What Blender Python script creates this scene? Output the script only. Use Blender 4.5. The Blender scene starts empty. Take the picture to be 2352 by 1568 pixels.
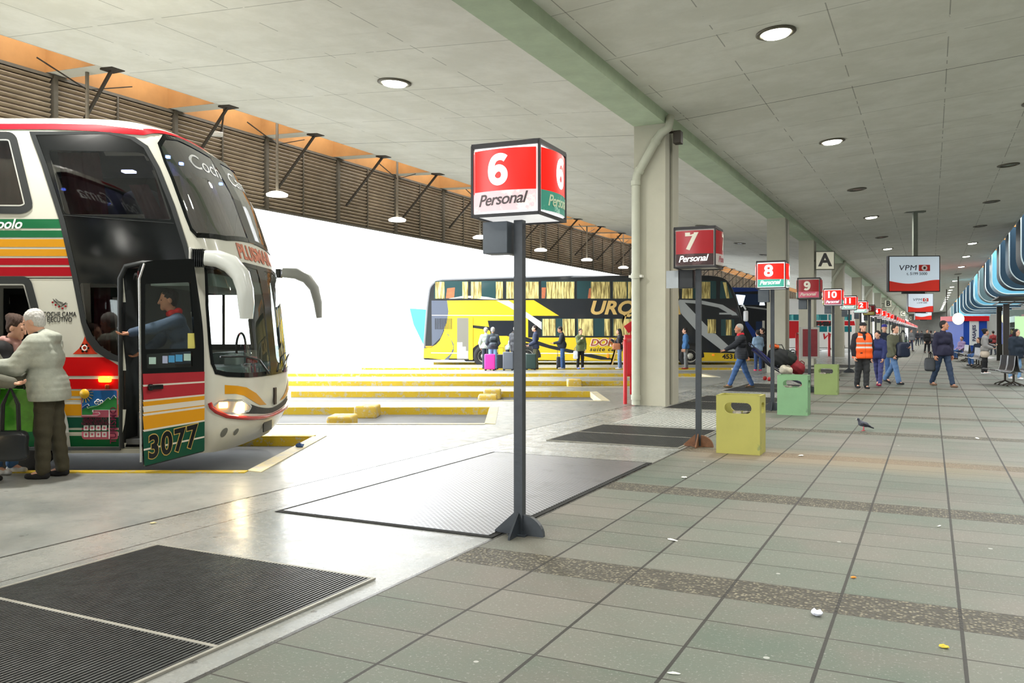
import bpy, bmesh, math, random
import numpy as np
from mathutils import Vector, Matrix

PI = math.pi
R = math.radians
random.seed(7)
SC = bpy.context.scene
COL = SC.collection

# ------------------------------------------------------------------ camera, sky, exposure
FPX, HOR, CAMH = 1945.0, 763.0, 1.5
TH = math.atan((2138.0 - 1176.0) / FPX)          # the platform axis leaves the camera axis by this angle
cam_d = bpy.data.cameras.new('camera')
cam_d.sensor_width = 36.0
cam_d.lens = 36.0 * FPX / 2352.0
cam_d.shift_y = -(784.0 - HOR) / 2352.0
cam_d.clip_end = 1500
cam = bpy.data.objects.new('camera', cam_d)
cam.location = (0, 0, CAMH)
cam.rotation_euler = (PI / 2, 0, 0)
COL.objects.link(cam)
SC.camera = cam

world = bpy.data.worlds.new('overcast_sky')
SC.world = world
world.use_nodes = True
_bg = world.node_tree.nodes['Background']
_bg.inputs[0].default_value = (0.93, 0.97, 1.0, 1)
_bg.inputs[1].default_value = 5.0
SC.view_settings.view_transform = 'Standard'
SC.view_settings.look = 'None'
SC.view_settings.gamma = 1.0
SC.view_settings.use_curve_mapping = False
SC.view_settings.exposure = 0.80

CT, ST = math.cos(TH), math.sin(TH)


def W(u, v):
    """platform frame (u across, v along) to world x, y"""
    return (u * CT + v * ST, -u * ST + v * CT)


def at(px, Z):
    """world x of a thing seen at column px at depth Z"""
    return (px - 1176.0) / FPX * Z


def hz(py, Z):
    return CAMH - (py - HOR) / FPX * Z


def gz(py, h=0.0):
    return (CAMH - h) * FPX / (py - HOR)


# ------------------------------------------------------------------ materials
def srgb(c):
    return tuple((x / 255.0 / 12.92) if x / 255.0 <= 0.04045 else ((x / 255.0 + 0.055) / 1.055) ** 2.4 for x in c)


MATS = {}


def mat(name, rgb, rough=0.6, metal=0.0, noise=0.0, nscale=6.0, emit=None, estr=0.0, bump=0.0, bscale=40.0, spec=0.5, alpha=1.0, coat=0.0, col2=None):
    if name in MATS:
        return MATS[name]
    m = bpy.data.materials.new(name)
    m.use_nodes = True
    nt = m.node_tree
    b = nt.nodes['Principled BSDF']
    c = srgb(rgb)
    b.inputs['Base Color'].default_value = (*c, 1)
    b.inputs['Roughness'].default_value = rough
    b.inputs['Metallic'].default_value = metal
    b.inputs['Specular IOR Level'].default_value = spec
    if coat:
        b.inputs['Coat Weight'].default_value = coat
        b.inputs['Coat Roughness'].default_value = 0.06
    if alpha < 1:
        b.inputs['Alpha'].default_value = alpha
    if emit:
        b.inputs['Emission Color'].default_value = (*srgb(emit), 1)
        b.inputs['Emission Strength'].default_value = estr
    tc = None
    if noise or col2 or bump:
        tc = nt.nodes.new('ShaderNodeTexCoord')
    if noise or col2:
        n = nt.nodes.new('ShaderNodeTexNoise')
        n.inputs['Scale'].default_value = nscale
        n.inputs['Detail'].default_value = 6
        n.inputs['Roughness'].default_value = 0.65
        nt.links.new(tc.outputs['Object'], n.inputs['Vector'])
        r = nt.nodes.new('ShaderNodeValToRGB')
        r.color_ramp.elements[0].position = 0.3
        r.color_ramp.elements[1].position = 0.72
        ca = tuple(x * (1 - noise) for x in c)
        cb = tuple(min(1, x * (1 + noise)) for x in c) if not col2 else srgb(col2)
        r.color_ramp.elements[0].color = (*ca, 1)
        r.color_ramp.elements[1].color = (*cb, 1)
        nt.links.new(n.outputs['Fac'], r.inputs['Fac'])
        nt.links.new(r.outputs['Color'], b.inputs['Base Color'])
    if bump:
        n2 = nt.nodes.new('ShaderNodeTexNoise')
        n2.inputs['Scale'].default_value = bscale
        n2.inputs['Detail'].default_value = 4
        nt.links.new(tc.outputs['Object'], n2.inputs['Vector'])
        bp = nt.nodes.new('ShaderNodeBump')
        bp.inputs['Strength'].default_value = bump
        bp.inputs['Distance'].default_value = 0.01
        nt.links.new(n2.outputs['Fac'], bp.inputs['Height'])
        nt.links.new(bp.outputs['Normal'], b.inputs['Normal'])
    MATS[name] = m
    return m


class X:
    """small expression wrapper for shader maths"""
    nt = None

    def __init__(s, sock):
        s.s = sock

    @staticmethod
    def op(o, *a):
        n = X.nt.nodes.new('ShaderNodeMath')
        n.operation = o
        for i, q in enumerate(a):
            if isinstance(q, X):
                X.nt.links.new(q.s, n.inputs[i])
            else:
                n.inputs[i].default_value = q
        return X(n.outputs[0])

    def __add__(s, o): return X.op('ADD', s, o)
    def __sub__(s, o): return X.op('SUBTRACT', s, o)
    def __mul__(s, o): return X.op('MULTIPLY', s, o)
    def __truediv__(s, o): return X.op('DIVIDE', s, o)
    def lt(s, o): return X.op('LESS_THAN', s, o)
    def gt(s, o): return X.op('GREATER_THAN', s, o)
    def fract(s): return X.op('FRACT', s)
    def floor(s): return X.op('FLOOR', s)
    def min(s, o): return X.op('MINIMUM', s, o)
    def max(s, o): return X.op('MAXIMUM', s, o)
    def abs(s): return X.op('ABSOLUTE', s)

    def smooth(s, a, b):
        n = X.nt.nodes.new('ShaderNodeMapRange')
        n.interpolation_type = 'SMOOTHSTEP'
        X.nt.links.new(s.s, n.inputs[0])
        n.inputs[1].default_value = a
        n.inputs[2].default_value = b
        return X(n.outputs[0])


def coords(nt):
    X.nt = nt
    tc = nt.nodes.new('ShaderNodeTexCoord')
    sp = nt.nodes.new('ShaderNodeSeparateXYZ')
    nt.links.new(tc.outputs['Object'], sp.inputs[0])
    return tc, X(sp.outputs[0]), X(sp.outputs[1]), X(sp.outputs[2])


def nnoise(nt, tc, scale, detail=5, rough=0.6, stretch=None):
    n = nt.nodes.new('ShaderNodeTexNoise')
    n.inputs['Scale'].default_value = scale
    n.inputs['Detail'].default_value = detail
    n.inputs['Roughness'].default_value = rough
    if stretch:
        mp = nt.nodes.new('ShaderNodeMapping')
        mp.inputs['Scale'].default_value = stretch
        nt.links.new(tc.outputs['Object'], mp.inputs[0])
        nt.links.new(mp.outputs[0], n.inputs['Vector'])
    else:
        nt.links.new(tc.outputs['Object'], n.inputs['Vector'])
    return X(n.outputs['Fac'])


def mixc(nt, f, a, b):
    n = nt.nodes.new('ShaderNodeMix')
    n.data_type = 'RGBA'
    if isinstance(f, X):
        nt.links.new(f.s, n.inputs[0])
    else:
        n.inputs[0].default_value = f
    for i, q in ((6, a), (7, b)):
        if isinstance(q, tuple):
            n.inputs[i].default_value = (*q, 1)
        else:
            nt.links.new(q, n.inputs[i])
    return n.outputs[2]


def newmat(name):
    m = bpy.data.materials.new(name)
    m.use_nodes = True
    MATS[name] = m
    return m, m.node_tree, m.node_tree.nodes['Principled BSDF']


def bumpn(nt, b, h, strength, dist):
    bp = nt.nodes.new('ShaderNodeBump')
    bp.inputs['Strength'].default_value = strength
    bp.inputs['Distance'].default_value = dist
    nt.links.new(h.s, bp.inputs['Height'])
    nt.links.new(bp.outputs['Normal'], b.inputs['Normal'])


TILE_P, TILE_V0, TILE_S = 2.87, 4.82, 0.385


def m_paving():
    m, nt, b = newmat('paving_slabs')
    tc, u, v, z = coords(nt)
    fu = ((u + 2.845) / 0.597).fract()
    lu = fu.min(fu * -1.0 + 1.0) * 0.597
    pv = ((v - TILE_V0 + TILE_P * 20) / TILE_P).fract() * TILE_P
    agg = pv.lt(TILE_S)
    row = (TILE_P - TILE_S) / 6.0
    fr = ((pv - TILE_S) / row).fract()
    lv = fr.min(fr * -1.0 + 1.0) * row
    wob = nnoise(nt, tc, 9.0)
    lineu = (lu + wob * 0.005).lt(0.0115)
    linev = (lv + wob * 0.004).lt(0.0078)
    big = nnoise(nt, tc, 0.55, 6, 0.6)
    fine = nnoise(nt, tc, 60.0, 3, 0.7)
    mid = nnoise(nt, tc, 5.0, 6, 0.7)
    # per slab tint
    cid = nt.nodes.new('ShaderNodeCombineXYZ')
    a1 = ((u + 2.845) / 0.597).floor()
    a2 = ((v - TILE_V0) / row).floor()
    nt.links.new(a1.s, cid.inputs[0]); nt.links.new(a2.s, cid.inputs[1])
    wn = nt.nodes.new('ShaderNodeTexWhiteNoise')
    nt.links.new(cid.outputs[0], wn.inputs['Vector'])
    tint = X(wn.outputs['Value'])
    base = mixc(nt, big.smooth(0.35, 0.68), srgb((80, 92, 80)), srgb((102, 97, 89)))
    base = mixc(nt, tint * 0.35, base, srgb((124, 122, 113)))
    base = mixc(nt, fine.smooth(0.56, 0.72) * 0.4, base, srgb((176, 178, 172)))
    base = mixc(nt, mid.smooth(0.52, 0.75) * 0.3, base, srgb((104, 104, 94)))
    dirt = nnoise(nt, tc, 0.32, 3, 0.5)
    vor = nt.nodes.new('ShaderNodeTexVoronoi')
    vor.inputs['Scale'].default_value = 52.0
    nt.links.new(tc.outputs['Object'], vor.inputs['Vector'])
    peb = X(vor.outputs['Distance'])
    sep = nt.nodes.new('ShaderNodeSeparateColor')
    nt.links.new(vor.outputs['Color'], sep.inputs[0])
    pc = mixc(nt, X(sep.outputs[0]).smooth(0.2, 0.95), srgb((74, 70, 58)), srgb((134, 128, 108)))
    pc = mixc(nt, peb.smooth(0.25, 0.6), pc, srgb((60, 57, 48)))
    ragged = ((pv + wob * 0.05 - 0.025)).lt(TILE_S)
    base = mixc(nt, ragged, base, pc)
    # tan sand stain round the third aggregate strip, as in the photo
    st = ((v - 10.55).abs() * -1.0 + 1.0 + (dirt - 0.5) * 1.2).smooth(0.0, 0.9)
    st = st * (u.smooth(-3.1, -2.2)) * ((u * -1.0).smooth(-2.2, 0.5))
    base = mixc(nt, st * 0.5, base, srgb((150, 128, 100)))
    # chewing gum and spots
    v2 = nt.nodes.new('ShaderNodeTexVoronoi')
    v2.inputs['Scale'].default_value = 2.3
    v2.inputs['Randomness'].default_value = 1.0
    nt.links.new(tc.outputs['Object'], v2.inputs['Vector'])
    gum = X(v2.outputs['Distance']).lt(0.035)
    base = mixc(nt, gum * 0.55, base, srgb((196, 196, 190)))
    nag = X.op('SUBTRACT', 1.0, agg)
    base = mixc(nt, linev * nag * 0.95, base, srgb((46, 44, 37)))
    base = mixc(nt, lineu * 0.95, base, srgb((34, 32, 27)))
    nt.links.new(base, b.inputs['Base Color'])
    b.inputs['Roughness'].default_value = 0.62
    b.inputs['Specular IOR Level'].default_value = 0.4
    h = (fine * 0.25 + mid * 0.3) + (peb * -1.2) * agg - (lineu.max(linev * nag)) * 1.4
    bumpn(nt, b, h, 0.7, 0.008)
    return m


def m_polished(name='polished_concrete', apron=True):
    m, nt, b = newmat(name)
    tc, u, v, z = coords(nt)
    big = nnoise(nt, tc, 0.8, 7, 0.65)
    mid = nnoise(nt, tc, 6.0, 8, 0.75)
    fine = nnoise(nt, tc, 45.0, 4, 0.7)
    base = mixc(nt, big.smooth(0.35, 0.7), srgb((128, 132, 130)), srgb((156, 156, 151)))
    base = mixc(nt, mid.smooth(0.5, 0.72) * 0.4, base, srgb((88, 90, 86)))
    base = mixc(nt, fine.smooth(0.6, 0.75) * 0.3, base, srgb((190, 190, 186)))
    v2 = nt.nodes.new('ShaderNodeTexVoronoi')
    v2.inputs['Scale'].default_value = 3.1
    nt.links.new(tc.outputs['Object'], v2.inputs['Vector'])
    gum = (X(v2.outputs['Distance']) + mid * 0.03).lt(0.075)
    base = mixc(nt, gum * 0.6, base, srgb((70, 68, 64)))
    if not apron:
        l1 = ((u + 5.02).abs() + (mid - 0.5) * 0.006).lt(0.006)
        l2 = ((u + 5.56).abs()).lt(0.013)
        l3 = ((u + 2.86).abs() + (mid - 0.5) * 0.01).lt(0.012)
        seam = l1.max(l2).max(l3)
        base = mixc(nt, seam * 0.9, base, srgb((38, 37, 34)))
        # rougher cement round the grating frames
    nt.links.new(base, b.inputs['Base Color'])
    r = mid.smooth(0.3, 0.75) * 0.18 + big * 0.2 + (0.18 if apron else 0.10)
    nt.links.new(r.s, b.inputs['Roughness'])
    b.inputs['Specular IOR Level'].default_value = 0.30 if apron else 0.38
    bumpn(nt, b, mid * 0.6 + fine * 0.25, 0.16, 0.01)
    return m


def m_ceiling(name, u_lines, u_step, v_step, v0, col_a, col_b):
    m, nt, b = newmat(name)
    tc, u, v, z = coords(nt)
    mid = nnoise(nt, tc, 1.1, 7, 0.7)
    streak = nnoise(nt, tc, 1.0, 6, 0.7, (0.35, 2.4, 1))
    fine = nnoise(nt, tc, 22.0, 5, 0.7)
    fu = ((u - u_lines + 100 * u_step) / u_step).fract()
    lu = fu.min(fu * -1.0 + 1.0) * u_step
    fv = ((v - v0 + 100 * v_step) / v_step).fract()
    lv = fv.min(fv * -1.0 + 1.0) * v_step
    gap = nnoise(nt, tc, 1.7, 3, 0.5)
    base = mixc(nt, mid.smooth(0.35, 0.7), srgb(col_a), srgb(col_b))
    base = mixc(nt, streak.smooth(0.55, 0.8) * 0.3, base, srgb((150, 150, 138)))
    base = mixc(nt, fine.smooth(0.66, 0.8) * 0.25, base, srgb((110, 110, 100)))
    line = lu.lt(0.009) * gap.gt(0.46)
    line2 = lv.lt(0.011) * gap.gt(0.40)
    base = mixc(nt, line * 0.5, base, srgb((74, 74, 66)))
    base = mixc(nt, line2 * 0.4, base, srgb((80, 80, 70)))
    dj = (v - 17.6).abs().lt(0.012)
    base = mixc(nt, dj * 0.85, base, srgb((40, 40, 36)))
    nt.links.new(base, b.inputs['Base Color'])
    b.inputs['Roughness'].default_value = 0.85
    bumpn(nt, b, mid * 0.4 + fine * 0.2, 0.25, 0.01)
    return m


def m_asphalt():
    m, nt, b = newmat('bay_roadway')
    tc, u, v, z = coords(nt)
    big = nnoise(nt, tc, 0.35, 6, 0.65)
    fine = nnoise(nt, tc, 70.0, 4, 0.8)
    base = mixc(nt, big.smooth(0.3, 0.7), srgb((96, 98, 100)), srgb((124, 124, 122)))
    base = mixc(nt, fine.smooth(0.5, 0.8) * 0.3, base, srgb((92, 92, 92)))
    nt.links.new(base, b.inputs['Base Color'])
    b.inputs['Roughness'].default_value = 0.7
    bumpn(nt, b, fine, 0.3, 0.01)
    return m


def m_peel(name, rgb, under, amount=0.5, scale=7.0, rough=0.6, glow=0):
    """worn paint: patches of the material below show through"""
    m, nt, b = newmat(name)
    tc, u, v, z = coords(nt)
    n = nnoise(nt, tc, scale, 8, 0.75)
    base = mixc(nt, n.smooth(amount, amount + 0.06), srgb(rgb), srgb(under))
    n2 = nnoise(nt, tc, 2.0, 4, 0.6)
    base = mixc(nt, n2.smooth(0.4, 0.8) * 0.25, base, srgb(tuple(int(x * 0.7) for x in rgb)))
    nt.links.new(base, b.inputs['Base Color'])
    if glow:
        nt.links.new(base, b.inputs['Emission Color'])
        b.inputs['Emission Strength'].default_value = glow
    b.inputs['Roughness'].default_value = rough
    return m


def m_glass(name, tint=(0.8, 0.85, 0.85), fac=0.12, rough=0.02):
    """thin pane: mostly see-through, mirror-like by fresnel"""
    m = bpy.data.materials.new(name)
    m.use_nodes = True
    nt = m.node_tree
    nt.nodes.clear()
    o = nt.nodes.new('ShaderNodeOutputMaterial')
    t = nt.nodes.new('ShaderNodeBsdfTransparent')
    t.inputs[0].default_value = (*tint, 1)
    g = nt.nodes.new('ShaderNodeBsdfGlossy')
    g.inputs['Roughness'].default_value = rough
    fr = nt.nodes.new('ShaderNodeFresnel')
    fr.inputs[0].default_value = 1.5
    a = nt.nodes.new('ShaderNodeMath'); a.operation = 'ADD'
    a.inputs[1].default_value = fac
    a.use_clamp = True
    nt.links.new(fr.outputs[0], a.inputs[0])
    mx = nt.nodes.new('ShaderNodeMixShader')
    nt.links.new(a.outputs[0], mx.inputs[0])
    nt.links.new(t.outputs[0], mx.inputs[1])
    nt.links.new(g.outputs[0], mx.inputs[2])
    nt.links.new(mx.outputs[0], o.inputs[0])
    MATS[name] = m
    return m


# ------------------------------------------------------------------ mesh builder
class MB:
    def __init__(s):
        s.v, s.f, s.m, s.sm = [], [], [], []

    def add(s, vs, fs, mi=0, smooth=False):
        o = len(s.v)
        s.v += [tuple(p) for p in vs]
        for f in fs:
            s.f.append([i + o for i in f])
            s.m.append(mi)
            s.sm.append(smooth)
        return s

    def box(s, x0, y0, z0, x1, y1, z1, mi=0):
        if x0 > x1: x0, x1 = x1, x0
        if y0 > y1: y0, y1 = y1, y0
        if z0 > z1: z0, z1 = z1, z0
        v = [(x0, y0, z0), (x1, y0, z0), (x1, y1, z0), (x0, y1, z0), (x0, y0, z1), (x1, y0, z1), (x1, y1, z1), (x0, y1, z1)]
        return s.add(v, [(0, 3, 2, 1), (4, 5, 6, 7), (0, 1, 5, 4), (1, 2, 6, 5), (2, 3, 7, 6), (3, 0, 4, 7)], mi)

    def bbox(s, c, size, mi=0, bev=0.0, rot=None):
        """box with bevelled vertical and horizontal edges"""
        bm = bmesh.new()
        bmesh.ops.create_cube(bm, size=1.0)
        for p in bm.verts:
            p.co = Vector((p.co.x * size[0], p.co.y * size[1], p.co.z * size[2]))
        if bev:
            bmesh.ops.bevel(bm, geom=bm.edges[:], offset=bev, segments=3, affect='EDGES', profile=0.6)
        M = rot if rot is not None else Matrix.Identity(3)
        bm.verts.ensure_lookup_table()
        vs = [tuple(M @ p.co + Vector(c)) for p in bm.verts]
        fs = [[q.index for q in f.verts] for f in bm.faces]
        bm.free()
        return s.add(vs, fs, mi, bool(bev))

    def bar(s, a, b, w, d=None, mi=0, up=(0, 0, 1)):
        """rectangular bar from a to b"""
        d = d or w
        a, b = Vector(a), Vector(b)
        t = (b - a).normalized()
        up = Vector(up)
        if abs(t.dot(up)) > 0.98:
            up = Vector((0, 1, 0))
        n = t.cross(up).normalized() * (w / 2)
        q = n.cross(t).normalized() * (d / 2)
        v = [a - n - q, a + n - q, a + n + q, a - n + q, b - n - q, b + n - q, b + n + q, b - n + q]
        return s.add(v, [(0, 3, 2, 1), (4, 5, 6, 7), (0, 1, 5, 4), (1, 2, 6, 5), (2, 3, 7, 6), (3, 0, 4, 7)], mi)

    def tube(s, pts, r, n=12, mi=0, cap=True):
        pts = [Vector(p) for p in pts]
        k = len(pts)
        rr = r if isinstance(r, (list, tuple)) else [r] * k
        t0 = (pts[1] - pts[0]).normalized()
        ref = Vector((0, 0, 1)) if abs(t0.z) < 0.9 else Vector((1, 0, 0))
        vs = []
        nrm = t0.cross(ref).normalized()
        for i, p in enumerate(pts):
            if i == 0: t = pts[1] - pts[0]
            elif i == k - 1: t = pts[-1] - pts[-2]
            else: t = (pts[i + 1] - p).normalized() + (p - pts[i - 1]).normalized()
            t.normalize()
            nrm = (nrm - t * nrm.dot(t)).normalized()
            bn = t.cross(nrm)
            for j in range(n):
                a = 2 * PI * j / n
                vs.append(p + (nrm * math.cos(a) + bn * math.sin(a)) * rr[i])
        fs = []
        for i in range(k - 1):
            for j in range(n):
                fs.append((i * n + j, i * n + (j + 1) % n, (i + 1) * n + (j + 1) % n, (i + 1) * n + j))
        s.add(vs, fs, mi, True)
        if cap:
            s.add(vs[:n], [list(range(n))[::-1]], mi)
            s.add(vs[-n:], [list(range(n))], mi)
        return s

    def lathe(s, prof, c=(0, 0, 0), n=24, mi=0, axis='z'):
        vs, fs = [], []
        for r, z in prof:
            for j in range(n):
                a = 2 * PI * j / n
                p = (r * math.cos(a), r * math.sin(a), z)
                if axis == 'y': p = (p[0], p[2], p[1])
                if axis == 'x': p = (p[2], p[0], p[1])
                vs.append((p[0] + c[0], p[1] + c[1], p[2] + c[2]))
        k = len(prof)
        for i in range(k - 1):
            for j in range(n):
                fs.append((i * n + j, i * n + (j + 1) % n, (i + 1) * n + (j + 1) % n, (i + 1) * n + j))
        return s.add(vs, fs, mi, True)

    def prism(s, poly, d0, d1, plane='xz', mi=0, mside=None):
        """extrude a 2D outline between d0 and d1 along the remaining axis"""
        n = len(poly)
        def P(a, b, d):
            return (a, d, b) if plane == 'xz' else (a, b, d) if plane == 'xy' else (d, a, b)
        vs = [P(a, b, d0) for a, b in poly] + [P(a, b, d1) for a, b in poly]
        s.add(vs, [list(range(n)), list(range(2 * n - 1, n - 1, -1))], mi)
        s.add(vs, [(i, i + n, (i + 1) % n + n, (i + 1) % n) for i in range(n)], mi if mside is None else mside)
        return s

    def ring(s, outer, inner, f, mi=0):
        """band between two outlines of equal length, mapped by f"""
        n = len(outer)
        vs = [f(*p) for p in outer] + [f(*p) for p in inner]
        return s.add(vs, [(i, (i + 1) % n, (i + 1) % n + n, i + n) for i in range(n)], mi)

    def obj(s, name, mats, parent=None, loc=None, rotz=None):
        me = bpy.data.meshes.new(name)
        me.from_pydata(s.v, [], s.f)
        ms = mats if isinstance(mats, (list, tuple)) else [mats]
        for q in ms:
            me.materials.append(q)
        me.polygons.foreach_set('material_index', s.m)
        me.polygons.foreach_set('use_smooth', s.sm)
        me.update()
        bm = bmesh.new()
        bm.from_mesh(me)
        bmesh.ops.recalc_face_normals(bm, faces=bm.faces)
        bm.to_mesh(me)
        bm.free()
        o = bpy.data.objects.new(name, me)
        COL.objects.link(o)
        if parent: o.parent = parent
        if loc is not None: o.location = loc
        if rotz is not None: o.rotation_euler = (0, 0, rotz)
        return o


def thing(name, label, cat, loc=(0, 0, 0), rotz=0.0, group=None):
    o = bpy.data.objects.new(name, None)
    o.empty_display_size = 0.2
    COL.objects.link(o)
    o.location = loc
    o.rotation_euler = (0, 0, rotz)
    o['label'] = label
    o['category'] = cat
    if group: o['group'] = group
    return o


def tag(o, label, cat, group=None, kind=None):
    o['label'] = label
    o['category'] = cat
    if group: o['group'] = group
    if kind: o['kind'] = kind
    return o


def struct(o, label=None):
    o['kind'] = 'structure'
    if label:
        o['label'] = label
    return o


def dup(root, loc, rotz=None, label=None, group=None):
    r = root.copy()
    COL.objects.link(r)
    r.location = loc
    if rotz is not None: r.rotation_euler = (0, 0, rotz)
    if label: r['label'] = label
    if group: r['group'] = group
    for ch in list(root.children):
        c = ch.copy()
        COL.objects.link(c)
        c.parent = r
        for g in list(ch.children):
            d = g.copy()
            COL.objects.link(d)
            d.parent = c
    return r


def text_mesh(txt, size, bold=0.0, shear=0.0, depth=0.002, align='CENTER', sx=1.0, spacing=1.0):
    """letters as (verts, faces) lying in the xz plane, facing -y"""
    cu = bpy.data.curves.new('letters', 'FONT')
    cu.body = txt
    cu.size = size
    cu.offset = bold
    cu.shear = shear
    cu.extrude = depth
    cu.align_x = align
    cu.align_y = 'CENTER'
    cu.space_character = spacing
    cu.resolution_u = 4
    o = bpy.data.objects.new('letters', cu)
    COL.objects.link(o)
    dg = bpy.context.evaluated_depsgraph_get()
    me = bpy.data.meshes.new_from_object(o.evaluated_get(dg))
    vs = [(p.co.x * sx, -p.co.z, p.co.y) for p in me.vertices]
    fs = [tuple(q.vertices) for q in me.polygons]
    bpy.data.objects.remove(o)
    bpy.data.curves.remove(cu)
    bpy.data.meshes.remove(me)
    return vs, fs


def add_text(mb, txt, size, c, mi=0, rotz=0.0, warp=None, **k):
    vs, fs = text_mesh(txt, size, **k)
    if warp:
        vs = [warp(*p) for p in vs]
    else:
        ca, sa = math.cos(rotz), math.sin(rotz)
        vs = [(c[0] + x * ca - y * sa, c[1] + x * sa + y * ca, c[2] + z) for x, y, z in vs]
    mb.add(vs, fs, mi)
    return mb

#@@STRUCT
# ================================================================== the setting
white_conc = m_ceiling('ceiling_concrete_left', -5.48, 1.62, 2.2, 17.6, (222, 221, 212), (234, 233, 226))
right_conc = m_ceiling('ceiling_concrete_right', -2.98, 1.62, 2.2, 17.6, (224, 224, 214), (236, 236, 228))
beam_m = mat('green_stained_beam', (186, 202, 176), 0.85, noise=0.12, nscale=1.5, bump=0.3, bscale=12)
orange_m = mat('ochre_painted_concrete', (158, 112, 60), 0.8, noise=0.16, nscale=1.3)
col_m = mat('painted_column', (178, 176, 160), 0.7, noise=0.07, nscale=1.2, bump=0.15, bscale=9)
paving = m_paving()
walk_m = m_polished('walk_concrete', False)
apron_m = m_polished('apron_concrete', True)
road_m = m_asphalt()

V0, V1 = -28.0, 330.0
fl = MB().box(-2.845, V0, -0.3, 16.0, V1, 0.0).obj('floor', paving, rotz=-TH)
struct(fl)
wk = MB().box(-5.57, V0, -0.3, -2.845, V1, -0.002).obj('floor', walk_m, rotz=-TH)
struct(wk)

NEAR = [9.15, 13.9, 18.6, 23.3, 28.4, 33.6, 38.9, 43.8, 48.7, 53.6, 58.5, 63.4, 68.3, 73.2, 78.1, 83.0]
FAR = [12.15, 16.8, 21.3, 25.8, 30.5, 35.5, 42.0, 46.9, 51.8, 56.7, 61.6, 66.5, 71.4, 76.3, 81.2, 86.1]
XE = [-2.85 + 2.41 * i for i in range(16)]
TL = [x - 15.5 for x in XE]
RZ = -0.13


def jx(Y, u=-5.57):
    return (u + Y * ST) / CT


poly = [(jx(-13), -13), (jx(-13) - 8, -13), (TL[0], -5), (TL[0], NEAR[0])]
for i in range(16):
    poly += [(XE[i], NEAR[i]), (XE[i], FAR[i]), (TL[i], FAR[i])]
    if i < 15:
        poly += [(TL[i], NEAR[i + 1])]
poly += [(TL[15], 300), (jx(300), 300)]
# drop the re-entrant edges that would fold: tongues start at their own left end
ap = MB()
bm = bmesh.new()
vs = [bm.verts.new((x, y, 0.0)) for x, y in poly]
f = bm.faces.new(vs)
r = bmesh.ops.extrude_face_region(bm, geom=[f])
for q in r['geom']:
    if isinstance(q, bmesh.types.BMVert):
        q.co.z = -0.3
bmesh.ops.triangulate(bm, faces=[q for q in bm.faces if len(q.verts) > 4])
bmesh.ops.recalc_face_normals(bm, faces=bm.faces)
me = bpy.data.meshes.new('floor')
bm.to_mesh(me)
bm.free()
me.materials.append(apron_m)
ap = bpy.data.objects.new('floor', me)
COL.objects.link(ap)
struct(ap)
rd = MB().box(-160, -60, -0.5, 160, 420, RZ).obj('floor', road_m)
struct(rd)

# kerbs: the yellow far kerb of every bay, the thin near one, the pale end one
ky = m_peel('kerb_yellow', (196, 166, 30), (176, 168, 140), 0.53)
kw = m_peel('kerb_white', (206, 196, 160), (190, 186, 176), 0.5)
ORD = ['nearest', 'second', 'third', 'fourth', 'fifth', 'sixth', 'seventh', 'eighth', 'ninth', 'tenth', 'eleventh', 'twelfth']
for i in range(9):
    k = MB().box(TL[i], FAR[i] - 0.012, RZ, XE[i] + 0.0, FAR[i] + 0.16, 0.012).obj('kerb', ky)
    tag(k, f'long yellow painted kerb on the far side of the {ORD[i]} bus bay', 'kerb', 'yellow kerbs of the bus bays')
    k = MB()
    k.prism([(XE[i] - 0.01, NEAR[i]), (XE[i] + 0.17, NEAR[i] - 0.1), (XE[i] + 0.17, FAR[i] + 0.1), (XE[i] - 0.01, FAR[i])], RZ, 0.010, 'xy')
    k = k.obj('kerb', kw)
    tag(k, f'short worn cream kerb closing the end of the {ORD[i]} bus bay', 'kerb', 'cream end kerbs of the bus bays')
    k = MB().box(TL[i], NEAR[i] - 0.13, -0.1, XE[i], NEAR[i] + 0.01, 0.010).obj('kerb', ky if i == 0 else kw)
    tag(k, f'thin kerb along the near side of the {ORD[i]} bus bay', 'kerb', 'near side kerbs of the bus bays')
# wheel stops
wsm = m_peel('wheel_stop_paint', (208, 176, 70), (196, 188, 168), 0.52)
def wheel_stop(x, y, label):
    m = MB()
    m.bbox((0, 0, 0.11), (0.42, 0.62, 0.24), 0, 0.045)
    o = m.obj('wheel_stop', wsm, loc=(x, y, RZ))
    tag(o, label, 'wheel stop', 'concrete wheel stops in the bus bays')
wheel_stop(at(835, 15.9), 16.35, 'yellow concrete wheel stop against the far kerb of the second bus bay')
wheel_stop(at(785, 14.3), 14.35, 'concrete wheel stop at the near side of the second bus bay')
wheel_stop(at(1130, 20.4), 20.85, 'yellow concrete wheel stop against the far kerb of the third bus bay')
wheel_stop(at(1120, 19.0), 19.05, 'concrete wheel stop at the near side of the third bus bay')
wheel_stop(at(1320, 25.1), 25.35, 'yellow concrete wheel stop against the far kerb of the fourth bus bay')

# ---- roof: two slabs falling to a valley beam over the columns
SL = 0.075
def hl(u): return 5.74 + SL * (-5.48 - u)
def hr(u): return 5.98 + SL * (u + 4.75)
UL, UR = -13.6, 3.6
c = MB().prism([(UL, hl(UL)), (-5.48, hl(-5.48)), (-5.48, 7.3), (UL, hl(UL) + 0.8)], V0 - 6, V1, 'xz').obj('ceiling', white_conc, rotz=-TH)
struct(c)
c = MB().prism([(-4.82, hr(-4.82)), (UR, hr(UR)), (UR, hr(UR) + 0.8), (-4.82, 7.3)], V0 - 6, V1, 'xz').obj('ceiling', right_conc, rotz=-TH)
struct(c)
bmv = MB().box(-5.48, V0 - 6, 5.735, -4.82, V1, 7.29).obj('beam', beam_m, rotz=-TH)
bmv.name = 'trim_1'
struct(bmv, 'green stained concrete valley beam running over the columns')

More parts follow.
